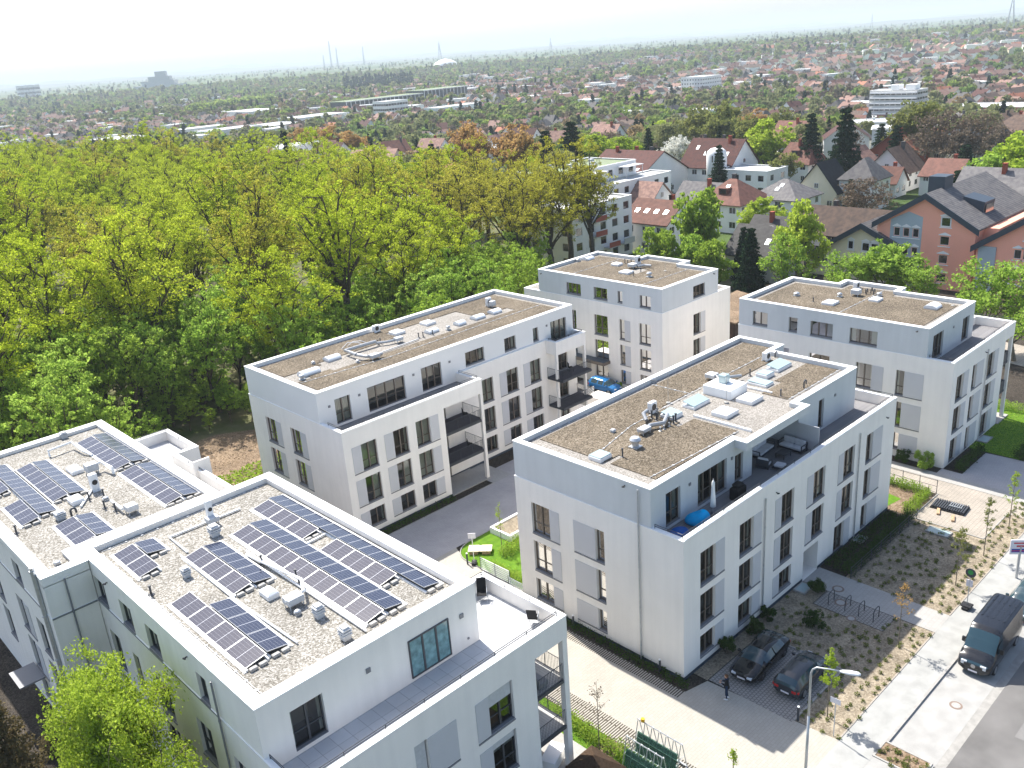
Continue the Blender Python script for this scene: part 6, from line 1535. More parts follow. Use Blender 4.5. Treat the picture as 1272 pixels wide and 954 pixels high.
for i, (wl, tl, lb) in enumerate(specs):
    m, q, wn, _, _ = simple_house(8.5 + i % 3, 9.5 + (i * 2) % 5, 6.4, 9.6 + (i % 2) * .6, wl, tl, i, hip=(i in (3,))) if i else simple_house(12, 19, 9.6, 9.75, wl, tl, 0)
    T = thing('town_house', lb, 'house', (0, 0, 0), 0, 'houses of the town beyond the villas', local=True)
    m.build('wall', M[wl], T, local=True); q.build('roof', M[tl], T, local=True)
    for w4 in wn: z = MB(); z.quad(*w4); z.build('window', M['glass_town'], T, local=True)
    HT.append((T, m, q, lb))
rnd = random.Random(5)
occ = [(x, y, 9) for (_, x, y, _, _, _) in near] + occ2
for o in bpy.data.objects:
    if o.parent is None and o.location.length < 420 and o.get('category') in ('house', 'apartment building', 'hall', 'office', 'school') and o.location.length > 95: occ.append((o.location.x + 6, o.location.y + 6, 16))
def dens(x, y):
    """how built-up the town is at a point: 0 open, 1 dense"""
    d = math.hypot(x, y); a = math.degrees(math.atan2(y, x))      # 47.3 deg = picture centre; smaller = right
    if d < 235: return 0
    if d > 450 and math.sin(x / 95 + 1) + math.sin(y / 115 + x / 210) > .75: return .03
    if a > 62: return .4 if 1000 < d < 1700 else (.05 if d > 600 else .02)
    if a > 49: return .5 if 240 < d < 340 else (.13 if 800 < d < 1700 else .05)
    if a > 35: return 0 if d < 430 else (.42 if d < 1900 else .1)
    return .0 if d < 280 else (.6 if d < 1500 else .12)
hs = []
tries = 0
def free(x, y, r, pts): return not any((x - a) ** 2 + (y - b) ** 2 < (r + c) ** 2 for a, b, c in pts)
from collections import defaultdict
grid = defaultdict(list)
def ok(x, y, r):
    gx, gy = int(x // 20), int(y // 20)
    for i in (-1, 0, 1):
        for j in (-1, 0, 1):
            for a, b, c in grid[gx + i, gy + j]:
                if (x - a) ** 2 + (y - b) ** 2 < (r + c) ** 2: return False
    return free(x, y, r * .4, occ)
def put(x, y, r): grid[int(x // 20), int(y // 20)].append((x, y, r))
while tries < 45000:
    tries += 1
    a = R(rnd.uniform(14, 78)); d = 235 + (rnd.random() ** .75) * 1700; x, y = d * math.cos(a), d * math.sin(a)
    if not in_view(x, y, 5, 1.04) or wood_edge_ok(x, y): continue
    if rnd.random() > dens(x, y): continue
    if ok(x, y, 7.8): put(x, y, 7.0); hs.append((d, x, y))
hs.sort()
wt = [0, 1, 2, 2, 3, 3, 4, 4, 5, 5, 3, 2, 4, 1, 6, 3]
used = set(); far = {}
for n_, (d, x, y) in enumerate(hs):
    i = rnd.choice(wt) if rnd.random() > .2 else rnd.choice((2, 3, 4)); rz = R(rnd.choice((0, 90)) + 30 * math.sin(x / 170) + rnd.uniform(-8, 8)); s = rnd.uniform(.85, 1.2)
    if n_ < 285:
        T = HT[i][0]
        if d > 620:   # windows no longer read at that distance
            c = T.copy(); COL.objects.link(c); c.location = (x, y, HZ(x, y)); c.rotation_euler = (0, 0, rz); c.scale = (s, s, s)
            for ch in KIDS[T.name]:
                if ch.name.startswith('window'): continue
                q = ch.copy(); COL.objects.link(q); q.parent = c
        elif i not in used: T.location = (x, y, HZ(x, y)); T.rotation_euler = (0, 0, rz); used.add(i)
        else: dup(T, (x, y, HZ(x, y)), rz, scale=(s, s, s))
    else:
        f = far.setdefault(i, [])
        f.append((x, y, rz, s))
fm = MB(); mats = []; 
for i, lst in far.items():
    a = len(mats); mats += [M[specs[i][0]], M[specs[i][1]]]
    for (x, y, rz, s) in lst:
        c_, s_, hz_ = math.cos(rz), math.sin(rz), HZ(x, y)
        for part, mi in ((HT[i][1], a), (HT[i][2], a + 1)):
            k = len(fm.v); fm.v += [(x + (p[0] * c_ - p[1] * s_) * s, y + (p[0] * s_ + p[1] * c_) * s, p[2] * s + hz_) for p in part.v]
            fm.f += [tuple(k + j for j in f) for f in part.f]; fm.m += [mi] * len(part.f)
for i in range(len(HT)):
    if i not in used:
        for ch in KIDS[HT[i][0].name]: bpy.data.objects.remove(ch)
        bpy.data.objects.remove(HT[i][0])
o = fm.build('distant_houses', mats); tag(o, 'sea of small distant roofs where the town thins out', 'houses', kind='stuff')
print('houses', len(hs))
# --- trees of the town: cheap crowns, nearest as things
def far_tree(seed, h, r, n, size, mat, cone=False):
    rng = np.random.default_rng(seed); rn = random.Random(seed); C = []; CR = []
    for i in range(26):
        if cone:
            t = rn.random() ** 1.3; a = rn.uniform(0, 6.3); q = r * (1 - t) * .75; C.append((q * math.cos(a), q * math.sin(a), h * (.08 + .9 * t))); CR.append(r * .32 * (1.1 - t))
        else:
            a = rn.uniform(0, 6.3); t = rn.uniform(-.5, 1); q = r * .72 * math.sqrt(max(0, 1 - t * t)) * rn.uniform(.7, 1.05); C.append((q * math.cos(a), q * math.sin(a), h * .58 + t * h * .33)); CR.append(r * rn.uniform(.24, .4))
    V = leaf_cloud(C, CR, n // 26, size, rng, .85)
    mb = MB(); mb.path([(0, 0, -.3), (.1, 0, h * .4), (0, .1, h * .75)], [.28, .2, .08], 5)
    for k in range(4): a = 1.6 * k; mb.tube((0, 0, h * .35), (r * .5 * math.cos(a), r * .5 * math.sin(a), h * .65), .1, 4, .03, cap=False)
    tm = bpy.data.meshes.new('far_trunk'); tm.from_pydata(mb.v, [], mb.f); tm.materials.append(M['bark'])
    return (tm, quads_mesh('far_crown', V, M[mat])), V
FT = [(far_tree(300, 10, 4.4, 2200, .32, 'l_far_green'), 'mid green tree between the houses of the town', 'broadleaf_tree', 'l_far_green'),
      (far_tree(301, 11, 4.6, 2200, .32, 'l_far_olive'), 'grey-green thin-leaved tree between the houses of the town', 'broadleaf_tree', 'l_far_olive'),
      (far_tree(302, 10, 4.4, 2200, .32, 'l_far_lime'), 'yellow-green tree between the houses of the town', 'broadleaf_tree', 'l_far_lime'),
      (far_tree(303, 13, 3.6, 2000, .32, 'l_fir', True), 'dark conifer between the houses of the town', 'conifer_tree', 'l_fir'),
      (far_tree(304, 11, 4.6, 1500, .3, 'l_bare'), 'brownish leafless tree between the houses of the town', 'broadleaf_tree', 'l_bare'),
      (far_tree(305, 11, 4.4, 1500, .3, 'l_far_rust'), 'orange-brown tree between the houses of the town', 'broadleaf_tree', 'l_far_rust')]
ts = []; tries = 0
while tries < 90000:
    tries += 1
    a = R(rnd.uniform(12, 80)); d = 165 + (rnd.random() ** 1.0) * 2300; x, y = d * math.cos(a), d * math.sin(a)
    if not in_view(x, y, 7, 1.04) or wood_edge_ok(x, y): continue
    ad = math.degrees(a)
    if d < 215 and not (28 < ad < 50): continue
    if d < 240 and rnd.random() < .7: continue
    if 1150 < d < 1480 and ad < 42 and rnd.random() < .75: continue
    if d > 450 and ad < 44 and rnd.random() < .2: continue
    if d > 700 and rnd.random() < .25: continue
    r = 3.1 if d < 480 else (4.0 if d < 900 else 5.6)
    if d < 235:
        if not free(x, y, 3, occ): continue
    if ok(x, y, r): put(x, y, r); ts.append((d, x, y))
ts.sort(); wts = [0, 0, 0, 1, 1, 1, 1, 2, 2, 3, 4, 4, 5]
masses = {}
for n_, (d, x, y) in enumerate(ts):
    i = rnd.choice(wts)
    if i == 5 and rnd.random() < .75: i = 1
    if n_ < 235:
        (ms, _), lb, nm, _ = FT[i]; s = rnd.uniform(.65, 1.25); place_tree(nm, ms, (x, y, -.1 + HZ(x, y)), rnd.uniform(0, 6.28), s, lb, 'trees between the houses of the town')
    else: masses.setdefault(i, []).append((x, y, rnd.uniform(0, 6.28), rnd.uniform(.75, 1.4)))
# the far spruce row and the long woods on the plain join the mass
for px in range(424, 512, 4): v = gdir(px) * rnd.uniform(1750, 1850); masses.setdefault(3, []).append((v.x, v.y, 0, rnd.uniform(1.7, 2.2)))
for px in range(225, 330, 2): v = gdir(px) * (1420 + (px - 225) * 2 + rnd.uniform(-20, 20)); masses.setdefault(2 if px % 4 else 0, []).append((v.x, v.y, 0, rnd.uniform(1.5, 2.1)))
for k in range(2000):
    px = rnd.uniform(-20, 1290); d = 1500 + 5200 * rnd.random() ** 1.6; v = gdir(px) * d
    w = math.sin(v.x / 420 + 1) + math.sin(v.y / 510 + v.x / 900)
    if w > -.2 or rnd.random() < .3: masses.setdefault(rnd.choice((0, 1, 3, 4, 1)), []).append((v.x, v.y, rnd.uniform(0, 6.28), rnd.uniform(.8, 1.3)))
step = 5
Vs = {}
for i, lst in masses.items():
    base = FT[i][0][1].reshape(-1, 4, 3); ctr = base.mean(1, keepdims=True)
    out_ = []
    for (x, y, rz, s) in lst:
        d = math.hypot(x, y); st = 9 if d < 700 else (20 if d < 1500 else 60)
        off = rnd.randrange(st); B_ = base[off::st]; c_ = B_.mean(1, keepdims=True); g = 1.0 * math.sqrt(st) * (.92 if d < 1500 else .8)
        B_ = (c_ + (B_ - c_) * g) * s; cs, sn = math.cos(rz), math.sin(rz)
        X = B_[..., 0] * cs - B_[..., 1] * sn + x; Y = B_[..., 0] * sn + B_[..., 1] * cs + y
        out_.append(np.stack([X, Y, B_[..., 2] + HZ(x, y)], -1).reshape(-1, 3))
    Vs[i] = np.concatenate(out_)
me = bpy.data.meshes.new('distant_woods'); V = np.concatenate(list(Vs.values())); n = len(V) // 4
me.vertices.add(len(V)); me.vertices.foreach_set('co', V.astype(np.float32).ravel()); me.loops.add(len(V)); me.loops.foreach_set('vertex_index', np.arange(len(V), dtype=np.int32))
me.polygons.add(n); me.polygons.foreach_set('loop_start', np.arange(0, len(V), 4, dtype=np.int32))
mi = np.concatenate([np.full(len(v) // 4, k, dtype=np.int32) for k, v in enumerate(Vs.values())]); 
for i in Vs: me.materials.append(M[FT[i][3]])
me.polygons.foreach_set('material_index', mi); me.update(calc_edges=True)
o = bpy.data.objects.new('distant_woods', me); COL.objects.link(o); tag(o, 'woods, gardens and tree belts far out between and behind the town', 'woods', kind='stuff')
print('trees', len(ts), 'mass quads', n)
# fields and far ridges
def drape(m, p0, p1, d0, d1, e0=None, e1=None, k=8):
    for i in range(k):
        for j in range(k):
            q = []
            for (u, v) in ((i, j), (i + 1, j), (i + 1, j + 1), (i, j + 1)):
                t, w = u / k, v / k; g = gdir(p0 + (p1 - p0) * t); lo = d0 + ((e0 or d0) - d0) * t; hi = d1 + ((e1 or d1) - d1) * t; D = lo + (hi - lo) * w; x, y = g.x * D, g.y * D; q.append((x, y, HZ(x, y) + .5))
            m.quad(*q)
mb = MB()
for f in ((960, 1110, 1300, 1500), (1120, 1180, 1310, 1520), (1190, 1290, 1330, 1480), (310, 380, 1750, 2050)): drape(mb, *f)
struct('field', mb, M['grass'])
mb = MB(); drape(mb, 235, 325, 1330, 1440, 1560, 1720); struct('ploughed_field', mb, M['soil_brown'])
mb = MB(); n = 120
for (D, hh, sd) in ((9500, 26, 1), (13500, 55, 2), (17000, 95, 4)):
    P = []
    for i in range(n + 1):
        an = R(5 + 80 * i / n); h = hh * (.55 + .45 * math.sin(an * 9 + sd) * math.sin(an * 23 + sd * 2) + .18 * math.sin(an * 61 * sd))
        P.append((D * math.cos(an), D * math.sin(an), max(3, h)))
    for p, q in zip(P, P[1:]):
        mb.quad((p[0] * .93, p[1] * .93, -1), (q[0] * .93, q[1] * .93, -1), q, p); mb.quad(p, q, (q[0] * 1.06, q[1] * 1.06, -1), (p[0] * 1.06, p[1] * 1.06, -1))
struct('distant_hills', mb, M['earth'])
# ================================================================ hedges, shrubs, ground cover
def hedge(label, x0, x1, y0, y1, h, dens_=130, size=.055, mat='l_hedge', z=0):
    rng = np.random.default_rng(int(x0 * 7 + y0 * 13) % 9999)
    nx = max(2, int((x1 - x0) / .45)); ny = max(2, int((y1 - y0) / .45)); C = []
    for i in range(nx):
        for j in range(ny):
            for k in range(max(1, int(h / .4))):
                C.append((x0 + (x1 - x0) * (i + .5) / nx + rng.normal() * .08, y0 + (y1 - y0) * (j + .5) / ny + rng.normal() * .08, z + .2 + k * .38 * rng.uniform(.8, 1.15)))
    V = leaf_cloud(C, [.33] * len(C), int(dens_ * .55), size, rng, 1)
    me = quads_mesh('hedge', V, M[mat]); t = thing('hedge', label, 'hedge', ((x0 + x1) / 2, (y0 + y1) / 2, 0))
    o = bpy.data.objects.new('foliage', me); COL.objects.link(o); o.parent = t; o.location = -t.location
    m = MB()
    for i in range(nx): x = x0 + (x1 - x0) * (i + .5) / nx; m.tube((x, (y0 + y1) / 2, z - .02), (x + .05, (y0 + y1) / 2, z + h * .7), .025, 4)
    m.build('stems', M['bark'], t)
    return t
hedge('dark clipped hedge strip along the front of the centre block', 54.8, 65.8, 24.95, 25.75, 1.0)
hedge('low dark shrubs between the wall and the hedge strip of the centre block', 55.0, 65.5, 26.2, 27.0, .6)
hedge('sunlit hedge between the paved pad and the small garden', 66.1, 70.5, 25.4, 26.3, 1.1, mat='l_mid')
hedge('sunlit hedge along the lane beside the small garden', 69.9, 70.7, 26.4, 35.5, 1.1, mat='l_mid')
hedge('dark hedge around the corner of the right-hand block towards the court', 75.9, 81.2, 25.2, 25.9, .95)
hedge('dark hedge between the paved court and the bright lawn', 81.4, 93, 22.05, 22.9, 1.0)
hedge('low green planting along the slotted paving at the corner of the centre block', 37.15, 37.7, 26.7, 41.5, .32, dens_=90)
hedge('green hedge between the near lawn and the slotted paving', 29.9, 30.75, 25.9, 31.5, 1.0, mat='l_mid')
hedge('shrub border across the garden of the centre block', 40.6, 45.6, 46.2, 47.2, .9, mat='l_mid')
hedge('shrub border along the drive side of the garden of the centre block', 38.5, 39.3, 41.5, 46.0, .9, mat='l_mid')
hedge('dark low planting along the front of the long block', 36.0, 44.5, 56.75, 57.35, .25, dens_=90)
hedge('green hedge in front of the street trees behind the bright lawn', 92, 93.2, 24, 44, 1.2, mat='l_green')
def shrub(label, x, y, r, h, mat='l_hedge', n=2600, size=.05):
    rng = np.random.default_rng(int(x * 31 + y * 17)); C = []
    for i in range(16): a = rng.uniform(0, 6.28); q = r * .95 * rng.random() ** .5; C.append((q * math.cos(a), q * math.sin(a), h * rng.uniform(.2, 1.0)))
    V = leaf_cloud(C, list(r * rng.uniform(.22, .48, 16)), n // 16, size, rng, h / (2 * r) + .4)
    t = thing('shrub', label, 'shrub', (x, y, 0)); o = bpy.data.objects.new('foliage', quads_mesh('shrub', V, M[mat])); COL.objects.link(o); o.parent = t
    m = MB()
    for k in range(5): a = k * 1.26; m.tube((x, y, 0), (x + r * .5 * math.cos(a), y + r * .5 * math.sin(a), h * .6), .02, 4)
    m.build('stems', M['bark'], t)
shrub('clipped round green bush at the corner of the right-hand block', 74.9, 28.2, .75, 1.35, 'l_green', 5200)
shrub('dark bush beside the round green bush', 75.0, 30.0, .6, 1.1)
shrub('white-flowering bush against the wall behind the black car', 41.8, 26.9, .55, .9)
shrub('bush against the wall between the black car and the light well', 44.9, 26.7, .6, .9); shrub('second bush along the wall towards the light well', 46.8, 26.8, .55, .9)
shrub('dark bush in the bed between the cars and the cycle pad', 47.9, 24.0, .65, 1.1)
shrub('bush at the entrance path beside the light well', 51.6, 25.9, .6, .8)
shrub('reddish shrub in the shaded garden at the nearest block', 8.4, 51.5, .9, 1.6, 'l_brownfir')
shrub('dark evergreen shrub under the small canopy', 8.3, 47.5, 1.0, 1.5)
shrub('ornamental grass beside the blue car', 73.9, 62.2, .5, .9, 'l_mid'); shrub('low bush in the garden bed by the lane', 67.2, 34.5, .5, .7, 'l_mid')
# ground cover plants: hundreds of small tufts
rng = np.random.default_rng(8); C = []
def tufts(x0, x1, y0, y1, step, jit=.14, keep=1.0):
    x = x0
    while x < x1:
        y = y0
        while y < y1:
            if rng.random() < keep: C.append((x + rng.normal() * jit, y + rng.normal() * jit, .10))
            y += step
        x += step
tufts(39.6, 52.0, 18.15, 20.4, .72); tufts(54.9, 73.5, 18.15, 19.7, .72); tufts(71, 73.6, 18.2, 19.6, .6); tufts(45.3, 50.0, 20.6, 26.6, .85, .25, .7); tufts(54.9, 65.5, 19.9, 24.7, .85, .25, .7); tufts(39.7, 40.7, 13.7, 15.8, .4); tufts(45.4, 50, 20.4, 25.9, .6, .3, .3); tufts(55, 65.5, 19.9, 24.7, .55, .3, .35)
V = leaf_cloud(C, [.17] * len(C), 46, .045, rng, .7); me = quads_mesh('ground_cover', V, M['l_tuft']); o = bpy.data.objects.new('ground_cover', me); COL.objects.link(o)
tag(o, 'small tufted plants dotted in rows over the sandy beds', 'ground cover', kind='stuff')
# lawn blades and brush on the wood floor
def scatter_quads(name, label, areas, n, size, mat, z=.03, kind='stuff', cat='grass'):
    P = []; tot = sum((b - a) * (d - c) for a, b, c, d in areas)
    for a, b, c, d in areas:
        k = int(n * (b - a) * (d - c) / tot); P.append(np.stack([rng.uniform(a, b, k), rng.uniform(c, d, k), np.full(k, z)], 1))
    P = np.concatenate(P); V = leaf_cloud(P, [.03] * len(P), 1, size, rng, .5); o = bpy.data.objects.new(name, quads_mesh(name, V, M[mat])); COL.objects.link(o); tag(o, label, cat, kind=kind)
scatter_quads('grass', 'short green grass of the garden lawns and the bright lawn', [(28.2, 31, 16, 36), (81.5, 92, 23, 40)], 30000, .05, 'l_green')
scatter_quads('undergrowth', 'brambles and low leaves covering the floor of the wood edge', [(14, 72, 72, 79), (48, 75, 79, 100), (14, 28, 79, 100), (70, 130, 92, 112)], 60000, .16, 'l_mid', .25, cat='undergrowth')
scatter_quads('leaf_litter', 'dry leaves and sticks on the bare clearing', [(30.5, 44, 75.5, 88)], 1500, .07, 'l_bare', .02, cat='leaves')

# lawn of the centre garden: one sheet with the rounded corner
arc = [(38.4 + 2.2 - 2.2 * math.cos(t), 48.4 + 2.1 * math.sin(t)) for t in [i * math.pi / 2 / 8 for i in range(9)]]
sheet('lawn', [(38.35, 41.5), (46.0, 41.5), (46.0, 50.5)] + list(reversed(arc)), .008, 'grass')
mb = MB(); pts = arc + [(46.0, 50.5)]; mb.path([(x, y, .04) for x, y in [(38.35, 41.5)] + pts], .05, 5); struct('lawn_edging', mb, M['kerb'])
# bright lawn right
sheet('lawn', [(81.4, 22.4), (93, 22.4), (93, 45), (88, 45), (88, 31), (91.1, 31), (91.1, 26.7), (81.4, 26.7)], .004, 'grass')
t = thing('raised_planter', 'raised planter with pale kerb walls filled with gravel, at the lawn corner', 'planter', (42.6, 47.8, 0))
mb = MB(); ring(mb, rect(42.6, 46.3, 47.8, 50.2), 0, .2, 0, .55); mb.build('kerb_wall', M['cap'], t); mb = MB(); mb.box(42.8, 46.1, 48, 50, .1, .42); mb.build('gravel_fill', M['sand'], t)

# ---- low walls, sheds
t = thing('low_wall', 'white L-shaped low wall by the parking space of the blue car', 'wall', (68.3, 60.3, 0))
mb = MB(); mb.prism([(68.3, 60.3), (70.2, 60.3), (70.2, 62.1), (68.3, 62.1)], 0, 1.25); mb.build('wall_body', M['plaster'], t)
t = thing('garage_ramp_wall', 'long white wall of the garage ramp behind the blue car', 'wall', (69, 66.3, 0))
mb = MB(); mb.box(69.5, 72.0, 66.9, 69.8, 0, 2.1); mb.build('wall_body', M['plaster'], t)
t = thing('garden_shed', 'low shed with a dark brown hipped roof on the near lawn', 'shed', (27.8, 25.9, 0))
mb = MB(); mb.box(26.95, 28.75, 24.8, 26.9, 0, 1.15); mb.build('wall', M['wood_dark'], t)
mb = MB(); A = [(26.75, 24.6, 1.2), (28.95, 24.6, 1.2), (28.95, 27.1, 1.2), (26.75, 27.1, 1.2)]; ap = (27.85, 25.95, 2.0)
for i in range(4): mb.poly([A[i], A[(i + 1) % 4], ap])
mb.build('roof', M['wood_dark'], t)
# fences of the gardens
def slat_fence(label, a, b, h=1.1, mat='zinc', n=7):
    t = thing('slat_fence', label, 'fence', (*a, 0)); m = MB()
    L = math.hypot(b[0] - a[0], b[1] - a[1])
    for i in range(n): z = .1 + (h - .1) * i / (n - 1); m.tube((*a, z), (*b, z), .018 if mat != 'white' else .032, 4)
    m.build('slats', M[mat], t)
    for i in range(max(1, int(L / 1.4)) + 1):
        k = i / max(1, int(L / 1.4)); x, y = a[0] + (b[0] - a[0]) * k, a[1] + (b[1] - a[1]) * k; m = MB(); m.tube((x, y, 0), (x, y, h + .08), .03, 5); m.build('post', M['rail'], t)
slat_fence('pale slat fence closing the centre garden towards the drive', (38.3, 46.6), (38.35, 43.4), 1.1, 'white')
slat_fence('thin wire fence along the drive side of the garden', (38.1, 43.3), (38.1, 41.6), .8)
slat_fence('thin fence with posts on the lane side of the hedge', (70.95, 25.4), (70.95, 35.5), 1.2, 'rail', 3)
slat_fence('dark wire fence in front of the dark hedge strip', (54.7, 24.85), (65.8, 24.85), .9, 'rail', 4)
slat_fence('white slatted fence beside the blue car', (66.5, 63.0), (71.0, 63.4), 1.2, 'white')
# ---- cycle hoops
HP = thing('cycle_hoop', 'dark steel cycle hoop, closest to the block entrance', 'bicycle stand', (50.72, 24.5, 0), group='cycle hoops on the dark pad', local=True)
m = MB(); m.path([(0, 0, -.02), (0, 0, .72), (.1, 0, .88), (.28, 0, .93), (.55, 0, .93), (.73, 0, .88), (.83, 0, .72), (.83, 0, -.02)], .028, 8); m.build('hoop', M['rail'], HP, True, True)
for y, l in ((23.32, 'dark steel cycle hoop, second from the block entrance'), (22.35, 'dark steel cycle hoop, third from the block entrance'), (21.33, 'dark steel cycle hoop, nearest to the sandy bed by the street')): dup(HP, (50.78, y, 0), 0, l)
# ---- bollard lamps
BL = thing('bollard_lamp', 'dark bollard lamp at the corner of the car bays', 'bollard', (39.25, 20.35, 0), group='dark bollard lamps of the estate', local=True)
m = MB(); m.tube((0, 0, 0), (0, 0, .95), .07, 10); m.build('post', M['rail'], BL, local=True); m = MB(); m.tube((0, 0, .951), (0, 0, 1.0), .072, 10); m.build('cap', M['cap'], BL, local=True)
for x, y, l in ((37.5, 28.9, 'dark bollard lamp in the planting strip at the centre block corner'), (37.45, 36.2, 'dark bollard lamp in the planting strip farther along the centre block'), (38.15, 48.0, 'dark bollard lamp at the rounded lawn corner'), (46.5, 50.55, 'dark bollard lamp by the raised planter')): dup(BL, (x, y, 0), 0, l)
# ---- young staked trees
def sapling(label, x, y, h, mat, seed, leaves=900, r=.75):
    rn = random.Random(seed); rng_ = np.random.default_rng(seed); m = MB()
    m.path([(0, 0, 0), (.03, .02, h * .5), (0, 0, h)], [.035, .025, .008], 6); C = []
    for k in range(22):
        z = h * rn.uniform(.42, .95); a = rn.uniform(0, 6.3); q = r * (1 - (z / h - .42) * 1.3) * rn.uniform(.5, 1); e = (q * math.cos(a), q * math.sin(a), z + q * .8)
        m.tube((0, 0, z), e, .012, 4, .004, cap=False); C += [e, (e[0] * .6, e[1] * .6, z + q * .45)]
    C += [(0, 0, h * t) for t in (.8, .88, .95, 1.0)]
    t = thing('young_street_tree', label, 'young tree', (x, y, 0), local=True); m.build('trunk', M['bark_light'], t, local=True)
    if leaves:
        o = bpy.data.objects.new('crown', quads_mesh('crown', leaf_cloud(C, [.14] * len(C), leaves // len(C), .05, rng_, 1), M[mat])); COL.objects.link(o); o.parent = t
sapling('slender young tree with lime green leaves beside the street lamp', 40.6, 19.24, 4.7, 'l_lime', 1, 1500, .6)
sapling('young tree with sparse reddish leaves at the end of the cycle pad', 49.5, 19.06, 4.6, 'l_rust', 2, 420, .9)
sapling('young tree with yellow-green leaves, nearest to the round green sign', 58.4, 18.97, 4.6, 'l_olive', 3, 1000, .9)
sapling('thin young tree at the outer corner of the paved pad', 63.5, 18.95, 4.8, 'l_olive', 4, 800, .8)
sapling('young yellowish tree where the lane meets the bed', 68.76, 19.0, 4.8, 'l_lime', 5, 800, .7)
sapling('leafless young tree standing in the near lawn hedge', 29.5, 27.04, 5.2, 'l_bare', 6, 160, .9)
sapling('thin staked sapling in the garden of the centre block', 41.3, 47.4, 4.2, 'l_lime', 7, 260, .5)
sapling('little green sapling at the lower edge of the drive', 33.4, 20.9, 1.5, 'l_lime', 8, 300, .35)
t = thing('sign_pole', 'thin grey pole with a small sign head beside the slender young tree', 'sign', (39.4, 18.24, 0), local=True)
m = MB(); m.tube((0, 0, 0), (0, 0, 2.65), .03, 6); m.build('pole', M['steel'], t, local=True); m = MB(); m.box(-.04, -.03, -.3, .3, 2.3, 2.65); m.build('sign_face', M['signwhite'], t, local=True)
# ---- street lamp
t = thing('street_lamp', 'tall grey street lamp with a curved arm and a white head over the sidewalk', 'street lamp', (34.68, 17.41, 0), R(-65), local=True)
m = MB(); m.tube((0, 0, 0), (0, 0, 1.1), .10, 12, .09); m.tube((0, 0, 1.1), (0, 0, 5), .085, 12, .065); m.build('base_pole', M['steel'], t, True, True)
m = MB(); m.path([(0, 0, 5), (0, 0, 7.6), (.07, 0, 7.85), (.25, 0, 8.0), (.9, 0, 8.02), (1.35, 0, 8.0)], [.062, .05, .045, .04, .035, .035], 10); m.build('arm', M['steel'], t, True, True)
m = MB(); k = len(m.v); secs = [(1.3, .045, .04), (1.42, .10, .08), (1.75, .16, .12), (2.15, .15, .10), (2.28, .06, .05)]
for x, w, hh in secs:
    for i in range(12): a = 2 * math.pi * i / 12; m.v.append((x, w * math.cos(a), 8.0 + hh * math.sin(a) * (1 if math.sin(a) > 0 else .5)))
for s in range(4):
    for i in range(12): j = (i + 1) % 12; m.f.append((s * 12 + i, s * 12 + j, (s + 1) * 12 + j, (s + 1) * 12 + i)); m.m.append(0)
m.f.append(tuple(range(12))); m.m.append(0); m.f.append(tuple(range(48, 60))); m.m.append(0)
m.build('lamp_head', M['white'], t, True, True)
# ---- bus stop / signs
t = thing('bus_stop_sign', 'temporary stop sign with a round green face on a ballasted base beside the sidewalk', 'sign', (56.2, 17.4, 0), local=True)
m = MB(); m.rbox(-.4, .4, -.22, .22, 0, .2, .04); m.rbox(-.3, .3, -.35, .35, .2, .3, .03); m.build('foot', M['black'], t, local=True)
m = MB(); m.tube((0, 0, .2), (0, 0, 2.6), .03, 7); m.build('pole', M['steel'], t, local=True)
m = MB(); m.tube((-.03, 0, 2.75), (.03, 0, 2.75), .33, 20); o = m.build('round_sign', M['rail'], t, local=True)
m = MB(); m.tube((-.035, 0, 2.8), (-.031, 0, 2.8), .17, 20); m.tube((.031, 0, 2.8), (.035, 0, 2.8), .17, 20); m.build('green_face', M['signgreen'], o, local=True)
m = MB(); m.box(-.02, .02, -.2, .2, 1.7, 2.2); m.build('timetable', M['signwhite'], t, local=True)
t = thing('billboard_sign', 'white sign board with blue and red print on a stout grey post', 'sign', (61.95, 16.2, 0), R(40), local=True)
m = MB(); m.tube((0, 0, 0), (0, 0, 2.6), .09, 10); m.build('post', M['steel'], t, local=True)
m = MB(); m.rbox(-.06, .06, -.7, .7, 1.95, 3.1, .02); o = m.build('board', M['signwhite'], t, local=True)
m = MB(); m.box(-.068, -.061, -.6, .6, 2.12, 2.4); m.build('blue_print', M['signblue'], o, local=True); m = MB(); m.box(-.068, -.061, -.55, .3, 2.55, 2.68); m.box(-.068, -.061, -.2, .5, 2.8, 2.9); m.box(-.075, -.069, -.6, .6, 2.22, 2.28); m.build('red_print', M['signred'], o, local=True)
t = thing('sign_trolley', 'small white sign on a post with a dark weighted foot at the garden fence', 'sign', (38.5, 47.6, 0), R(45), local=True)
m = MB(); m.rbox(-.3, .3, -.2, .2, 0, .25, .04); m.build('foot', M['black'], t, local=True); m = MB(); m.tube((0, 0, .1), (0, 0, 2.7), .03, 6); m.build('post', M['white'], t, local=True); m = MB(); m.box(-.02, .02, -.3, .3, 2.3, 2.75); m.build('sign_face', M['signwhite'], t, local=True)
# ---- garden lounger, pallets, timber
t = thing('wooden_lounger', 'pale wooden platform lounger on the lawn behind the rounded corner', 'lounger', (40.0, 48.55, 0), R(-48), local=True)
for k, (a, b) in enumerate(((-.95, -.08), (.08, .95))):
    m = MB(); m.rbox(a, b, -.45, .55, .28, .36, .02); m.build('platform', M['wood_light'], t, local=True); m = MB(); m.box(a + .1, b - .1, -.35, -.28, 0, .28); m.box(a + .1, b - .1, .35, .42, 0, .28); m.build('foot', M['wood'], t, local=True)
m = MB(); m.box(-.08, .08, -.4, .5, .29, .34); m.build('joint_board', M['wood_light'], t, local=True)
t = thing('pallet_stack', 'flat stack of dark grating panels lying on the sunlit paved pad', 'pallets', (69.2, 23.6, 0), R(4), local=True)
m = MB(); m.box(-.85, .75, -1.3, 1.3, .0, .12); m.build('bottom_layer', M['black'], t, local=True)
m = MB()
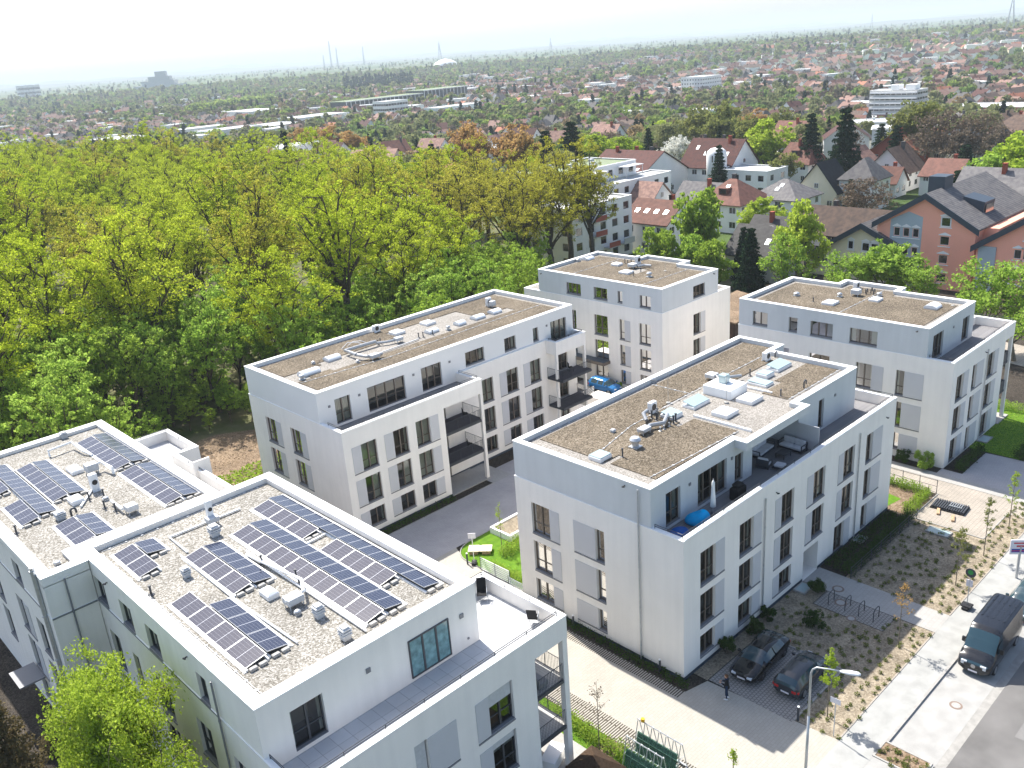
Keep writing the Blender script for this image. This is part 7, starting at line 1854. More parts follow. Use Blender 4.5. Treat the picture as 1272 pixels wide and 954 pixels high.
for i in range(14): y = -1.25 + i * .18; m.box(-.8, .7, y, y + .1, .121, .26)
m.build('slats', M['rail'], t, local=True)
m = MB()
for i in range(6): y = -.9 + i * .17; m.box(-.25, .5, y, y + .05, .27, .33)
m.box(-.3, -.22, -.95, .05, .27, .36); m.build('steel_grate', M['zinc'], t, local=True)
for x, y, rz, l in ((67.9, 24.0, 20, 'short timber beam on the paved pad next to the dark panels, nearer the hedge'), (67.5, 22.7, 20, 'short timber beam on the paved pad next to the dark panels, nearer the street')):
    t = thing('timber_beam', l, 'timber', (x, y, 0), R(rz), local=True); m = MB(); m.rbox(-.5, .5, -.12, .12, 0, .16, .02); m.build('beam', M['wood'], t, local=True)
# ---- glass transport racks
def rack(x, y, rz, L, label, lamp=False):
    t = thing('glass_rack', label, 'rack', (x, y, 0), R(rz), local=True); m = MB()
    for s in (-1, 1): m.box(-L / 2, L / 2, s * .5 - .05, s * .5 + .05, .05, .15)
    n = int(L / .42)
    for i in range(n + 1): u = -L / 2 + L * i / n; m.box(u - .03, u + .03, -.55, .55, .0, .06)
    m.build('base_frame', M['zinc'], t, local=True)
    for i in range(n + 1):
        u = -L / 2 + L * i / n; m = MB()
        m.tube((u, -.5, .1), (u, -.06, 1.95), .028, 5); m.tube((u, .5, .1), (u, .06, 1.95), .028, 5); m.tube((u, -.28, 1.0), (u, .28, 1.0), .02, 4); m.build('upright', M['zinc'], t, local=True)
    m = MB(); m.tube((-L / 2 - .1, 0, 1.97), (L / 2 + .1, 0, 1.97), .035, 6); m.tube((-L / 2, -.3, 1.0), (L / 2, -.3, 1.0), .02, 4); m.build('top_rail', M['zinc'], t, local=True)
    m = MB()
    for k in range(3): d = .3 + k * .035; m.hexa([(-L / 2 + .1, -d - .17, .16), (L / 2 - .1, -d - .17, .16), (L / 2 - .1, -d - .15, .16), (-L / 2 + .1, -d - .15, .16), (-L / 2 + .1, -d + .12, 1.35), (L / 2 - .1, -d + .12, 1.35), (L / 2 - .1, -d + .14, 1.35), (-L / 2 + .1, -d + .14, 1.35)])
    m.build('glass_stack', M['greenglass'], t, local=True)
    if lamp: m = MB(); m.tube((-L / 2 + .3, 0, 2.0), (-L / 2 + .3, 0, 2.2), .11, 10); m.build('warning_lamp', M['yellow'], t, local=True)
rack(31.55, 24.4, -90, 2.9, 'tall steel A-frame rack of greenish glass panes with a yellow warning lamp', True)
rack(30.1, 24.3, -90, 2.4, 'second steel A-frame rack of glass panes, right behind the hedge end')
slat_fence('low railing with a pale top bar in front of the glass racks', (28.9, 25.6), (28.8, 23.2), 1.0, 'white', 2)

# ================================================================ vehicles
def lerp_keys(keys, x):
    for a, b in zip(keys, keys[1:]):
        if a[0] <= x <= b[0]:
            t = (x - a[0]) / (b[0] - a[0]); t = t * t * (3 - 2 * t) * .5 + t * .5
            return [a[i] + (b[i] - a[i]) * t for i in range(1, len(a))]
    return list(keys[-1][1:])
def car(name, label, x, y, rz, keys, wheels, paint, wr=.33, wtrack=None, z=0, glass_to=None, rimm='rim', plate=True, light_z=.62, tail='lamp_red', van=False):
    """keys along x (front = +x): x, half width, sill z, belt z, roof z, roof half width"""
    T = thing(name, label, 'car' if not van else 'van', (x, y, z), rz, local=True)
    x0, x1 = keys[0][0], keys[-1][0]; n = 46; st = [x0 + (x1 - x0) * i / n for i in range(n + 1)]
    st = sorted(set([round(s, 4) for s in st] + [k[0] for k in keys])); rings = []
    for s in st:
        w, zs, zb, zr, rw = lerp_keys(keys, s); end = min(1, min(s - x0, x1 - s) / .22); w *= .80 + .20 * math.sqrt(max(0, end)); rw *= .86 + .14 * math.sqrt(max(0, end)); cab = zr - zb > .12
        half = [(w * .80, zs), (w * .97, zs + .10), (w, zs + (zb - zs) * .45), (w * .985, zb - .10), (w * .94, zb)]
        half += [(rw + (w * .94 - rw) * .12, zr - .07), (rw * .86, zr - .012), (rw * .45, zr + .012)]
        rings.append((s, half, cab))
    body = MB(); gl = MB(); nh = 8
    def pt(r, i): # i 0..nh-1 right side, then mirrored
        s, h, _ = r; return (s, -h[i][0], h[i][1]) if i < nh else (s, h[2 * nh - 1 - i][0], h[2 * nh - 1 - i][1])
    m2 = 2 * nh
    for a, b in zip(rings, rings[1:]):
        for i in range(m2):
            j = (i + 1) % m2; q = [pt(a, i), pt(b, i), pt(b, j), pt(a, j)]
            gh = (a[2] and b[2]); side = i in (4, 2 * nh - 6); xm = (a[0] + b[0]) / 2
            isg = False
            if gh and side and glass_to and glass_to[0] < xm < glass_to[1] and not any(p - .05 < xm < p + .05 for p in glass_to[2]): isg = True
            if i in (5, 6, 7, 8, 9) or side:
                dz = b[1][7][1] - a[1][7][1]
                if abs(dz) > abs(b[0] - a[0]) * .32 and max(a[1][7][1], b[1][7][1]) > a[1][4][1] + .1 and not van and i != 4 and i != 2 * nh - 6: isg = True
                if van and dz < -abs(b[0] - a[0]) * .9 and xm > glass_to[1] and i not in (4, 2 * nh - 6): isg = True
            (gl if isg else body).quad(*q)
    for r, s in ((rings[0], 1), (rings[-1], -1)):
        body.poly([pt(r, i) for i in (range(m2) if s > 0 else reversed(range(m2)))])
    def weld(o):
        import bmesh
        bm = bmesh.new(); bm.from_mesh(o.data); bmesh.ops.remove_doubles(bm, verts=bm.verts, dist=.0006); bmesh.ops.recalc_face_normals(bm, faces=bm.faces)
        
        for ed in bm.edges: ed.smooth = not (len(ed.link_faces) == 2 and ed.calc_face_angle(0) > R(24))
        bm.to_mesh(o.data); bm.free(); o.data.polygons.foreach_set('use_smooth', [True] * len(o.data.polygons))
    bo = body.build('body', M[paint], T, local=True); weld(bo); g = gl.build('windows', M['car_glass'], T, local=True); weld(g)
    tw = wtrack or (keys[len(keys) // 2][1] - .12)
    for wx in wheels:
        for s in (-1, 1):
            m = MB(); a = MB(); m.tube((wx, s * (tw - .10), wr), (wx, s * (tw + .115), wr), wr, 22); w_ = m.build('wheel', M['black'], T, local=True)
            a.tube((wx, s * (tw + .116), wr), (wx, s * (tw + .13), wr), wr * .68, 16); ri = a.build('rim', M[rimm], w_, local=True)
            c = MB(); c.tube((wx, s * (tw + .131), wr), (wx, s * (tw + .14), wr), wr * .16, 8); c.build('hub_cap', M['chrome'], ri, local=True)
            c = MB(); k = 14
            for i in range(k): # arch trim
                a0, a1 = math.pi * i / k, math.pi * (i + 1) / k; ro, rn_ = wr + .065, wr + .01; yy = s * (tw + .105)
                c.quad((wx + rn_ * math.cos(a0), yy, wr + rn_ * math.sin(a0)), (wx + ro * math.cos(a0), yy, wr + ro * math.sin(a0)), (wx + ro * math.cos(a1), yy, wr + ro * math.sin(a1)), (wx + rn_ * math.cos(a1), yy, wr + rn_ * math.sin(a1)))
            c.build('wheel_arch', M['black_plastic'], T, local=True)
    W0 = keys[-1][1]; W1 = keys[0][1]; zf = keys[-1][3]; zr_ = keys[0][3]
    for s in (-1, 1):
        m = MB(); m.rbox(x1 - .20, x1 + .012, *sorted((s * (W0 * .44), s * (W0 * .83))), light_z - .05, light_z + .07 if not van else light_z + .20, .02); m.build('headlight', M['lamp_clear'], T, local=True)
        m = MB(); m.rbox(x0 - .012, x0 + .14, *sorted((s * (W1 * .50), s * (W1 * .86))), zr_ - .26, zr_ - .08, .02); m.rbox(x0 + .06, x0 + .28, *sorted((s * (W1 * .90), s * (W1 * 1.04))), zr_ - .25, zr_ - .09, .02); m.build('tail_light', M['lamp_red'], T, local=True)
        mx = glass_to[1] - (.15 if not van else -.15) if glass_to else x1 - 1.6; wm = lerp_keys(keys, mx)[0]; zb = lerp_keys(keys, mx)[2]
        m = MB(); m.rbox(mx - .06, mx + .07, *sorted((s * (wm - .02), s * (wm + .20))), zb + .0, zb + (.17 if not van else .34), .03); m.build('wing_mirror', M[paint if not van else 'black_plastic'], T, local=True)
    m = MB(); m.rbox(x1 - .06, x1 + .006, -W0 * .48, W0 * .48, .30, .46, .02); gr = m.build('front_grille', M['black_plastic'], T, local=True)
    if plate:
        m = MB(); m.box(x1 + .008, x1 + .02, -.26, .26, .36, .47); m.build('number_plate', M['signwhite'], T, local=True)
        m = MB(); m.box(x0 - .02, x0 - .004, -.26, .26, .42, .53); m.build('number_plate', M['signwhite'], T, local=True)
    return T
sport = [(-2.45, .86, .42, .80, .84, .66), (-2.25, .94, .30, .86, .98, .68), (-1.75, .97, .25, .92, 1.12, .64), (-1.1, .96, .22, .92, 1.30, .58), (-.3, .95, .2, .90, 1.38, .57), (.25, .95, .2, .88, 1.34, .58), (.75, .96, .22, .88, 1.12, .62), (1.25, .97, .24, .84, .87, .72), (1.8, .96, .25, .76, .80, .78), (2.25, .92, .24, .66, .69, .74), (2.47, .82, .28, .54, .58, .62)]
car('parked_car', 'low black sports saloon parked nose-out beside the wall of the centre block', 42.35, 24.72, R(180 + 4), sport, (-1.48, 1.42), 'car_black', .35, glass_to=(-1.5, .9, (-.28,)), rimm='rim_dark', light_z=.54)
hatch = [(-2.1, .82, .35, .86, .92, .64), (-2.02, .87, .28, .95, 1.08, .62), (-1.75, .89, .25, .96, 1.38, .58), (-1.3, .90, .22, .95, 1.46, .56), (-.2, .90, .2, .93, 1.48, .57), (.35, .90, .2, .92, 1.42, .58), (.85, .90, .22, .92, 1.12, .64), (1.15, .90, .24, .90, .96, .72), (1.7, .88, .25, .80, .84, .74), (2.0, .84, .26, .68, .72, .68), (2.12, .76, .3, .58, .62, .6)]
car('parked_car', 'dark grey hatchback with red tail lamps parked beside the black sports saloon', 42.5, 21.95, R(2), hatch, (-1.32, 1.28), 'car_grey', .32, glass_to=(-1.55, 1.0, (-.7, .25)), light_z=.6)
compact = [(-1.95, .80, .38, .90, .96, .62), (-1.88, .84, .3, .98, 1.15, .6), (-1.6, .86, .26, 1.0, 1.46, .56), (-1.0, .87, .22, .98, 1.53, .55), (.1, .87, .2, .96, 1.52, .55), (.55, .87, .2, .95, 1.42, .57), (1.05, .87, .22, .95, 1.1, .64), (1.25, .87, .24, .92, .98, .7), (1.65, .84, .25, .82, .87, .7), (1.88, .8, .26, .7, .74, .64), (1.97, .72, .3, .6, .64, .58)]
car('parked_car', 'blue compact car parked under the entrance canopy of the rear block', 73.1, 63.55, R(-90), compact, (-1.25, 1.2), 'car_blue', .31, glass_to=(-1.4, 1.1, (-.5, .35)), light_z=.66)
vank = [(-2.95, .92, .50, 1.25, 2.50, .82), (-2.90, .99, .42, 1.3, 2.60, .88), (-2.2, 1.0, .34, 1.3, 2.63, .89), (0, 1.0, .32, 1.3, 2.64, .89), (1.15, 1.0, .32, 1.3, 2.60, .88), (1.45, 1.0, .32, 1.3, 2.42, .86), (1.80, 1.0, .32, 1.3, 1.95, .86), (2.15, 1.0, .32, 1.26, 1.42, .88), (2.55, .99, .32, 1.10, 1.18, .88), (2.82, .95, .32, .92, 1.0, .84), (2.96, .86, .34, .72, .8, .76)]
VT = car('parked_van', 'big black delivery van with a ribbed roof parked at the kerb', 52.5, 14.62, R(181), vank, (-1.75, 1.95), 'van_paint', .35, z=-.112, glass_to=(1.1, 1.42, ()), light_z=.74, van=True)
m = MB()
for i in range(5):
    yy = -.64 + i * .32
    for a in (-2.75, -1.75, -.75): m.rbox(a, a + .93, yy - .055, yy + .055, 2.645, 2.672, .008)
m.build('roof_rib', M['van_paint'], VT, local=True)
m = MB(); m.rbox(2.9, 2.985, -.55, .55, .62, .86, .03); g = m.build('upper_grille', M['black_plastic'], VT, local=True)
m = MB(); m.tube((2.975, 0, .76), (3.0, 0, .76), .13, 16); m.build('round_emblem', M['chrome'], g, local=True)
for s in (-1, 1):
    m = MB(); m.quad((1.05, s * .985, 1.34), (1.9, s * .985, 1.34), (1.72, s * .925, 1.86), (1.05, s * .925, 2.05)); m.build('side_window', M['car_glass'], VT, local=True)
sedan = [(-2.2, .84, .38, .88, .93, .66), (-2.0, .89, .28, .94, 1.0, .68), (-1.5, .9, .24, .95, 1.2, .62), (-.9, .9, .22, .94, 1.42, .57), (.1, .9, .2, .92, 1.45, .57), (.6, .9, .2, .9, 1.28, .6), (1.1, .9, .22, .9, .98, .7), (1.7, .88, .25, .82, .86, .74), (2.1, .84, .26, .7, .74, .7), (2.25, .76, .3, .58, .62, .62)]
car('parked_car', 'dark teal car parked at the kerb right behind the van, cut by the picture edge', 59.0, 14.6, R(181), sedan, (-1.35, 1.35), 'car_teal', .32, z=-.112, glass_to=(-1.4, 1.0, (-.3,)))

# ================================================================ furniture and small things
def soft(o, lv=2):
    md = o.modifiers.new('s', 'SUBSURF'); md.levels = lv; md.render_levels = lv
    o.data.polygons.foreach_set('use_smooth', [True] * len(o.data.polygons))
def beanbag(label, x, y, z, rz, mat, sx, sy, sz, peak):
    t = thing('bean_bag', label, 'bean bag', (x, y, z), rz, local=True); m = MB(); k = 0; prof = [(.25, .0), (.62, .02), (.74, .2), (.68, .42), (.42, .58), (.08, .62)]
    for r, zz in prof:
        for i in range(12):
            a = 2 * math.pi * i / 12; q = max(0, math.cos(a)) ** 2; w = 1 + .06 * math.sin(5 * a + zz * 7)
            m.v.append((r * w * math.cos(a) * sx - peak * .3 * zz, r * w * math.sin(a) * sy, (zz + (peak * (.5 - .5 * math.cos(a)) * max(0, zz - .3))) * sz))
    for i in range(len(prof) - 1):
        for j in range(12): q = (j + 1) % 12; m.f.append((i * 12 + j, i * 12 + q, (i + 1) * 12 + q, (i + 1) * 12 + j)); m.m.append(0)
    m.f.append(tuple(reversed(range(12)))); m.m.append(0); m.f.append(tuple(60 + j for j in range(12))); m.m.append(0)
    soft(m.build('bag', M[mat], t, True, True)); m = MB(); m.tube((-peak * .18, 0, .6 * sz), (-peak * .18 - .06, 0, .66 * sz), .03, 5); m.build('carry_loop', M['rail'], t, local=True)
FZ = 9.1
beanbag('big turquoise bean bag on the roof terrace', 41.2, 28.75, FZ, R(120), 'beanbag', 1.15, .85, 1.15, 1.0)
beanbag('darker blue bean bag in the terrace corner', 39.3, 28.7, FZ, R(15), 'beanbag2', 1.3, .85, .62, .2)
t = thing('parasol', 'closed white parasol standing on the roof terrace', 'parasol', (42.7, 28.55, FZ), local=True)
m = MB(); m.rbox(-.3, .3, -.3, .3, 0, .08, .03); m.build('foot', M['rail'], t, local=True); m = MB(); m.tube((0, 0, .08), (0, 0, 2.55), .025, 8); m.build('pole', M['steel'], t, local=True)
m = MB(); m.lathe((0, 0, .6), [(.10, 0), (.19, .05), (.16, .6), (.12, 1.2), (.10, 1.7), (.02, 1.9)], 10); m.build('canopy', M['parasol'], t, True, True)
t = thing('covered_grill', 'barbecue under a black cover on the roof terrace', 'grill', (45.6, 28.6, FZ), local=True)
m = MB(); m.rbox(-.55, .55, -.32, .32, 0, .85, .06); m.rbox(-.35, .35, -.28, .28, .85, 1.1, .08); m.build('cover', M['cover'], t, local=True)
def sofa(label, x, y, rz, L, seats, arm=True, back=True):
    t = thing('outdoor_sofa' if seats > 1 else 'lounge_chair', label, 'sofa' if seats > 1 else 'armchair', (x, y, FZ), rz, local=True)
    m = MB(); m.box(-L / 2, L / 2, -.4, .4, .10, .20)
    for sx in (-1, 1):
        for sy in (-1, 1): m.box(sx * (L / 2 - .03) - .03, sx * (L / 2 - .03) + .03, sy * .37 - .03, sy * .37 + .03, 0, .58 if arm and sx and True else .2)
        if arm: m.box(sx * (L / 2 - .03) - .035, sx * (L / 2 - .03) + .035, -.4, .4, .56, .60)
    if back: m.box(-L / 2, L / 2, .37, .41, .2, .68)
    m.build('frame', M['rail'], t, local=True)
    for i in range(seats):
        a = -L / 2 + .07 + (L - .14) * i / seats; b = -L / 2 + .07 + (L - .14) * (i + 1) / seats - .02
        m = MB(); m.rbox(a, b, -.39, .3, .21, .36, .04); m.build('seat_cushion', M['cushion'], t, local=True)
        if back: m = MB(); m.rbox(a, b, .2, .36, .36, .80, .05); m.build('back_cushion', M['cushion'], t, local=True)
sofa('three-seat light grey sofa under the canopy of the roof terrace', 52.4, 30.95, R(4), 2.3, 3); sofa('two-seat light grey sofa before the terrace screen', 54.25, 29.6, R(-92), 1.9, 2)
sofa('light grey armchair facing the sofas on the roof terrace', 50.6, 29.7, R(100), .9, 1); sofa('light grey footstool beside the armchair', 51.0, 28.75, R(10), .8, 1, False, False)
t = thing('coffee_table', 'low dark coffee table between the terrace sofas', 'table', (52.8, 29.5, FZ), local=True); m = MB(); m.box(-.5, .5, -.35, .35, .34, .38); m.build('tabletop', M['rail'], t, local=True)
for sx in (-1, 1):
    for sy in (-1, 1): m = MB(); m.box(sx * .46 - .025, sx * .46 + .025, sy * .31 - .025, sy * .31 + .025, 0, .34); m.build('leg', M['rail'], t, local=True)
def deckchair(label, x, y, rz):
    t = thing('folding_chair', label, 'chair', (x, y, FZ), rz, local=True); m = MB()
    m.hexa([(-.26, -.25, .40), (.26, -.25, .40), (.26, .22, .36), (-.26, .22, .36), (-.26, -.25, .43), (.26, -.25, .43), (.26, .22, .39), (-.26, .22, .39)]); m.build('seat', M['cover'], t, local=True)
    m = MB(); m.hexa([(-.26, .22, .38), (.26, .22, .38), (.26, .5, 1.1), (-.26, .5, 1.1), (-.26, .19, .39), (.26, .19, .39), (.26, .46, 1.12), (-.26, .46, 1.12)]); m.build('backrest', M['cover'], t, local=True)
    for s in (-1, 1):
        m = MB(); m.tube((s * .29, -.28, .0), (s * .29, .28, .62), .014, 5); m.tube((s * .29, .35, .0), (s * .29, -.25, .62), .014, 5); m.tube((s * .29, -.3, .62), (s * .29, .34, .64), .018, 5); m.build('side_frame', M['steel'], t, local=True)
deckchair('black folding chair facing the sunny terrace in its far corner', 27.0, 33.0, R(-42)); deckchair('black folding chair seen from behind at the terrace rail corner', 27.3, 29.3, R(125))
t = thing('grill', 'black kettle grill on the small upper balcony', 'grill', (61.6, 60.0, FZ), local=True)
m = MB(); m.lathe((0, 0, .75), [(.1, -.2), (.28, -.1), (.3, .02), (.22, .18), (.05, .24)], 12); m.build('kettle', M['cover'], t, True, True)
for k in range(3): a = k * 2.1; m = MB(); m.tube((.1 * math.cos(a), .1 * math.sin(a), .6), (.3 * math.cos(a), .3 * math.sin(a), 0), .015, 5); m.build('leg', M['steel'], t, local=True)
# balcony furniture of the near block
t = thing('balcony_bench', 'grey lounge bench on the upper balcony of the nearest block', 'bench', (26.5, 28.8, 6.03), R(90), local=True)
m = MB(); m.rbox(-.8, .8, -.35, .35, .1, .4, .04); m.build('seat', M['sill'], t, local=True); m = MB(); m.rbox(-.8, .8, .25, .4, .4, .8, .04); m.build('backrest', M['sill'], t, local=True)
t = thing('potted_conifer', 'small potted cypress on the upper balcony of the nearest block', 'potted plant', (27.6, 30.2, 6.03), local=True); m = MB(); m.lathe((0, 0, 0), [(.16, 0), (.2, .35)], 12); m.build('pot', M['sill'], t, local=True)
V = leaf_cloud([(0, 0, .45 + k * .12) for k in range(9)], [.2 - k * .016 for k in range(9)], 90, .03, rng, 1); o = bpy.data.objects.new('foliage', quads_mesh('cypress', V, M['l_hedge'])); COL.objects.link(o); o.parent = t
t = thing('garden_table', 'white covered table on the ground patio of the nearest block', 'table', (27.4, 28.6, .1), R(20), local=True)
m = MB(); m.rbox(-.8, .8, -.45, .45, .70, .75, .02); m.build('tabletop', M['white'], t, local=True); m = MB(); m.quad((-.8, -.455, .74), (.8, -.455, .74), (.75, -.5, .2), (-.78, -.48, .24)); m.quad((-.805, -.45, .74), (-.805, .45, .74), (-.84, .42, .22), (-.82, -.47, .2)); m.build('tablecloth_drop', M['parasol'], t, local=True)
for sx in (-1, 1):
    for sy in (-1, 1): m = MB(); m.tube((sx * .7, sy * .38, 0), (sx * .7, sy * .38, .7), .025, 6); m.build('leg', M['white'], t, local=True)
t = thing('airing_rack', 'folding rack with white cloth on the lower balcony of the nearest block', 'drying rack', (26.9, 29.6, 3.03), R(10), local=True)
m = MB()
for s in (-1, 1): m.tube((-.5, s * .3, 0), (-.5, -s * .3, .9), .012, 5); m.tube((.5, s * .3, 0), (.5, -s * .3, .9), .012, 5); m.tube((-.5, s * .3, .9), (.5, s * .3, .9), .012, 5)
m.build('frame', M['steel'], t, local=True); m = MB(); m.hexa([(-.4, -.32, .91), (.3, -.32, .91), (.3, .32, .93), (-.4, .32, .93), (-.4, -.32, .93), (.3, -.32, .93), (.3, .32, .95), (-.4, .32, .95)]); m.build('cloth', M['parasol'], t, local=True)
for x, y, z, l in ((48.6, 59.3, 6.03, 'dark chair at the rail of the upper loggia of the long block'), (48.6, 59.0, 3.03, 'dark chair at the rail of the middle loggia of the long block'), (63.5, 59.8, 6.03, 'dark chair on the upper end balcony of the long block')):
    t = thing('balcony_chair', l, 'chair', (x, y, z), R(60), local=True); m = MB(); m.box(-.24, .24, -.24, .24, .42, .46); m.build('seat', M['cover'], t, local=True); m = MB(); m.box(-.24, .24, .22, .26, .46, .95); m.build('backrest', M['cover'], t, local=True)
    for sx in (-1, 1):
        for sy in (-1, 1): m = MB(); m.tube((sx * .22, sy * .22, 0), (sx * .22, sy * .22, .42), .015, 5); m.build('leg', M['cover'], t, local=True)

# ================================================================ the person
def skin_mesh(name, verts, edges, radii, mat, parent, root=0, lv=1):
    me = bpy.data.meshes.new(name); me.from_pydata(verts, edges, []); o = bpy.data.objects.new(name, me); COL.objects.link(o)
    md = o.modifiers.new('skin', 'SKIN'); md.use_smooth_shade = True
    for i, r in enumerate(radii):
        me.skin_vertices[0].data[i].radius = (r, r) if not isinstance(r, tuple) else r
        me.skin_vertices[0].data[i].use_root = (i == root)
    s = o.modifiers.new('sub', 'SUBSURF'); s.levels = lv; s.render_levels = lv
    me.materials.append(mat)
    if parent is not None: o.parent = parent
    return o
PT_ = thing('person', 'person in a long black coat and white shoes standing by the black car, looking at something in the hands', 'person', (38.14, 24.42, 0), R(115), local=True)
PT_['label'] = 'person in a black coat, dark jeans and white shoes, hands raised together'
# body faces +x
V_ = [(0, 0, .93), (0, 0, 1.12), (.01, 0, 1.32), (0, 0, 1.44), (.015, 0, 1.53),                       # pelvis, waist, chest, neck base, neck
      (0, .17, 1.40), (.04, .22, 1.14), (.27, .12, 1.16), (.33, .09, 1.19),                            # left arm
      (0, -.17, 1.40), (.04, -.22, 1.14), (.27, -.10, 1.18), (.33, -.07, 1.21),
      (0, .10, .88), (.03, .11, .48), (-.02, .12, .09), (0, -.10, .88), (.0, -.11, .48), (-.06, -.13, .09)]
E_ = [(0, 1), (1, 2), (2, 3), (3, 4), (3, 5), (5, 6), (6, 7), (7, 8), (3, 9), (9, 10), (10, 11), (11, 12), (0, 13), (13, 14), (14, 15), (0, 16), (16, 17), (17, 18)]
Rr = [(.15, .12), (.13, .105), (.155, .115), .075, .052, .062, .048, .036, .028, .062, .048, .036, .028, .09, .06, .042, .09, .06, .042]
skin_mesh('body', V_, E_, Rr, M['jeans'], PT_, 0, 2)
k = len(V_); co = [(0, 0, .80), (0, 0, .95), (0, 0, 1.12), (.01, 0, 1.33), (0, 0, 1.45)]
cv = [(-.02, 0, .72), (0, 0, .95), (0, 0, 1.12), (.01, 0, 1.33), (0, 0, 1.455), (0, .18, 1.405), (.04, .23, 1.13), (.25, .13, 1.155), (0, -.18, 1.405), (.04, -.23, 1.13), (.25, -.11, 1.175)]
skin_mesh('coat', cv, [(0, 1), (1, 2), (2, 3), (3, 4), (4, 5), (5, 6), (6, 7), (4, 8), (8, 9), (9, 10)], [(.20, .15), (.19, .145), (.16, .13), (.18, .135), .085, .08, .062, .05, .08, .062, .05], M['coat'], PT_, 2, 2)
m = MB(); hz = 1.645
prof = [(.03, -.125), (.062, -.10), (.078, -.05), (.084, .0), (.086, .05), (.072, .095), (.04, .118), (.008, .124)]
for r, z in prof:
    for i in range(14):
        a = 2 * math.pi * i / 14; x = r * math.cos(a) * 1.12 + (.012 if z < 0 else 0); y = r * math.sin(a) * .9
        if abs(math.sin(a)) < .1 and math.cos(a) > 0 and -.06 < z < .01: x += .022
        m.v.append((x, y, z))
for i in range(7):
    for j in range(14): q = (j + 1) % 14; m.f.append((i * 14 + j, i * 14 + q, (i + 1) * 14 + q, (i + 1) * 14 + j)); m.m.append(0)
m.f.append(tuple(range(14))); m.m.append(0)
hd = m.build('head', M['skin'], PT_, True, True); hd.location = (.035, 0, hz); hd.rotation_euler = (0, R(18), 0)
m = MB()
for s in (-1, 1): m.tube((.086, s * .03, .01), (.094, s * .03, .01), .011, 8)
m.build('eye', M['black'], hd, local=True)
m = MB(); m.box(.090, .097, -.022, .022, -.07, -.063); m.build('mouth', M['brick'], hd, local=True)
m = MB()
for s in (-1, 1): m.rbox(-.015, .015, *sorted((s * .072, s * .09)), -.03, .035, .006)
m.build('ear', M['skin'], hd, local=True)
m = MB()
for r, z in [(.095, -.06), (.10, .0), (.101, .05), (.088, .10), (.05, .132), (.01, .14)]:
    for i in range(14): a = 2 * math.pi * i / 14; f = math.cos(a); m.v.append((r * f * 1.08 - .022 - (.03 if f > 0 and z < .06 else 0) * f * 2, r * math.sin(a) * .95, z))
for i in range(5):
    for j in range(14): q = (j + 1) % 14; m.f.append((i * 14 + j, i * 14 + q, (i + 1) * 14 + q, (i + 1) * 14 + j)); m.m.append(0)
m.build('hair', M['hair'], hd, True, True)
for s, wz in ((1, 1.19), (-1, 1.21)):   # hands: palm, four fingers of unequal length, thumb
    b = Vector((.33, .085 * s if s > 0 else -.07, wz)); v = [tuple(b - Vector((.05, 0, 0))), tuple(b), tuple(b + Vector((.06, -.005 * s, .0)))]; e = [(0, 1), (1, 2)]; r = [.026, (.03, .02), (.034, .016)]
    for i, (dz, L) in enumerate(((.03, .068), (.01, .078), (-.01, .072), (-.03, .055))):
        k = len(v); p = b + Vector((.062, -.005 * s, dz)); v += [tuple(p), tuple(p + Vector((L * .5, -.008 * s, .0))), tuple(p + Vector((L * .75, -.03 * s, -.004)))]; e += [(2, k), (k, k + 1), (k + 1, k + 2)]; r += [.009, .0085, .007]
    k = len(v); p = b + Vector((.015, -.02 * s, .03)); v += [tuple(p), tuple(p + Vector((.03, -.018 * s, .018))), tuple(p + Vector((.055, -.02 * s, .022)))]; e += [(1, k), (k, k + 1), (k + 1, k + 2)]; r += [.011, .01, .008]
    skin_mesh('hand', v, e, r, M['skin'], PT_, 1, 1)
for (x, y) in ((-.02, .12), (-.06, -.13)):
    m = MB(); m.rbox(x - .08, x + .19, y - .048, y + .048, 0, .085, .03); o = m.build('shoe', M['shoe'], PT_, local=True); soft(o, 1)

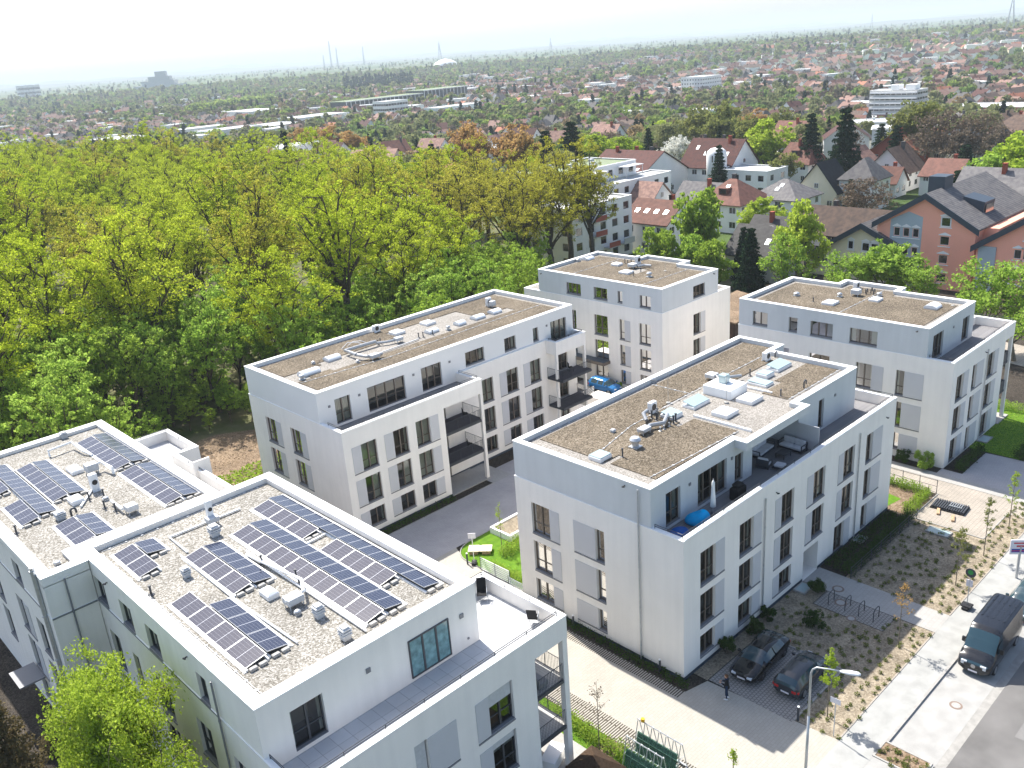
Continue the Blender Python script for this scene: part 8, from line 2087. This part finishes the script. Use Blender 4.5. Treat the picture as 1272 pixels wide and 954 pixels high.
# ================================================================ light, air, camera
w = bpy.data.worlds.new('World'); SC.world = w; w.use_nodes = True; nt = w.node_tree; bg = nt.nodes['Background']
sky = nt.nodes.new('ShaderNodeTexSky'); sky.sky_type = 'NISHITA'; sky.sun_disc = False
SUN = Vector((.14, .769, 1.0)).normalized(); sky.sun_elevation = math.asin(SUN.z); sky.sun_rotation = math.atan2(SUN.x, SUN.y)
sky.altitude = 150; sky.air_density = 1.0; sky.dust_density = 2.2; sky.ozone_density = 1.0
nt.links.new(sky.outputs[0], bg.inputs[0]); bg.inputs[1].default_value = SKY_STRENGTH
l = bpy.data.lights.new('sun', 'SUN'); l.energy = SUN_STRENGTH; l.angle = R(.53); l.color = (1, .955, .88)
so = bpy.data.objects.new('sun', l); COL.objects.link(so); so.rotation_euler = (-SUN).to_track_quat('-Z', 'Y').to_euler(); so.location = (0, 0, 80)
if HAZE:
    mh, nt, out = newmat('haze'); v = N(nt, 'ShaderNodeVolumePrincipled'); v.inputs['Color'].default_value = (.81, .92, 1, 1); v.inputs['Density'].default_value = HAZE; v.inputs['Anisotropy'].default_value = 0
    nt.links.new(v.outputs[0], out.inputs['Volume'])
    mb = MB(); mb.box(-6200, 19200, -6200, 19200, -2.5, 182); o = mb.build('haze', mh); tag(o, 'thin bluish air haze over the whole plain', 'haze', kind='stuff')
c = bpy.data.cameras.new('camera'); co_ = bpy.data.objects.new('camera', c); COL.objects.link(co_)
c.sensor_width = 36; c.lens = 36 * 1117.34 / 1272; c.clip_start = .5; c.clip_end = 60000
co_.matrix_world = Matrix(((RX.x, UX.x, -FX.x, CAM.x), (RX.y, UX.y, -FX.y, CAM.y), (RX.z, UX.z, -FX.z, CAM.z), (0, 0, 0, 1)))
SC.camera = co_
vs = SC.view_settings; vs.view_transform = 'Standard'; vs.look = 'None'; vs.gamma = 1; vs.use_curve_mapping = False; vs.exposure = EXPOSURE
SC.cycles.use_denoising = True; SC.cycles.use_adaptive_sampling = True; SC.cycles.adaptive_threshold = .02; SC.cycles.max_bounces = 7; SC.cycles.diffuse_bounces = 3; SC.cycles.glossy_bounces = 3; SC.cycles.transmission_bounces = 4; SC.cycles.transparent_max_bounces = 6; SC.cycles.volume_bounces = 0
SC.cycles.caustics_reflective = False; SC.cycles.caustics_refractive = False; SC.cycles.sample_clamp_indirect = 4
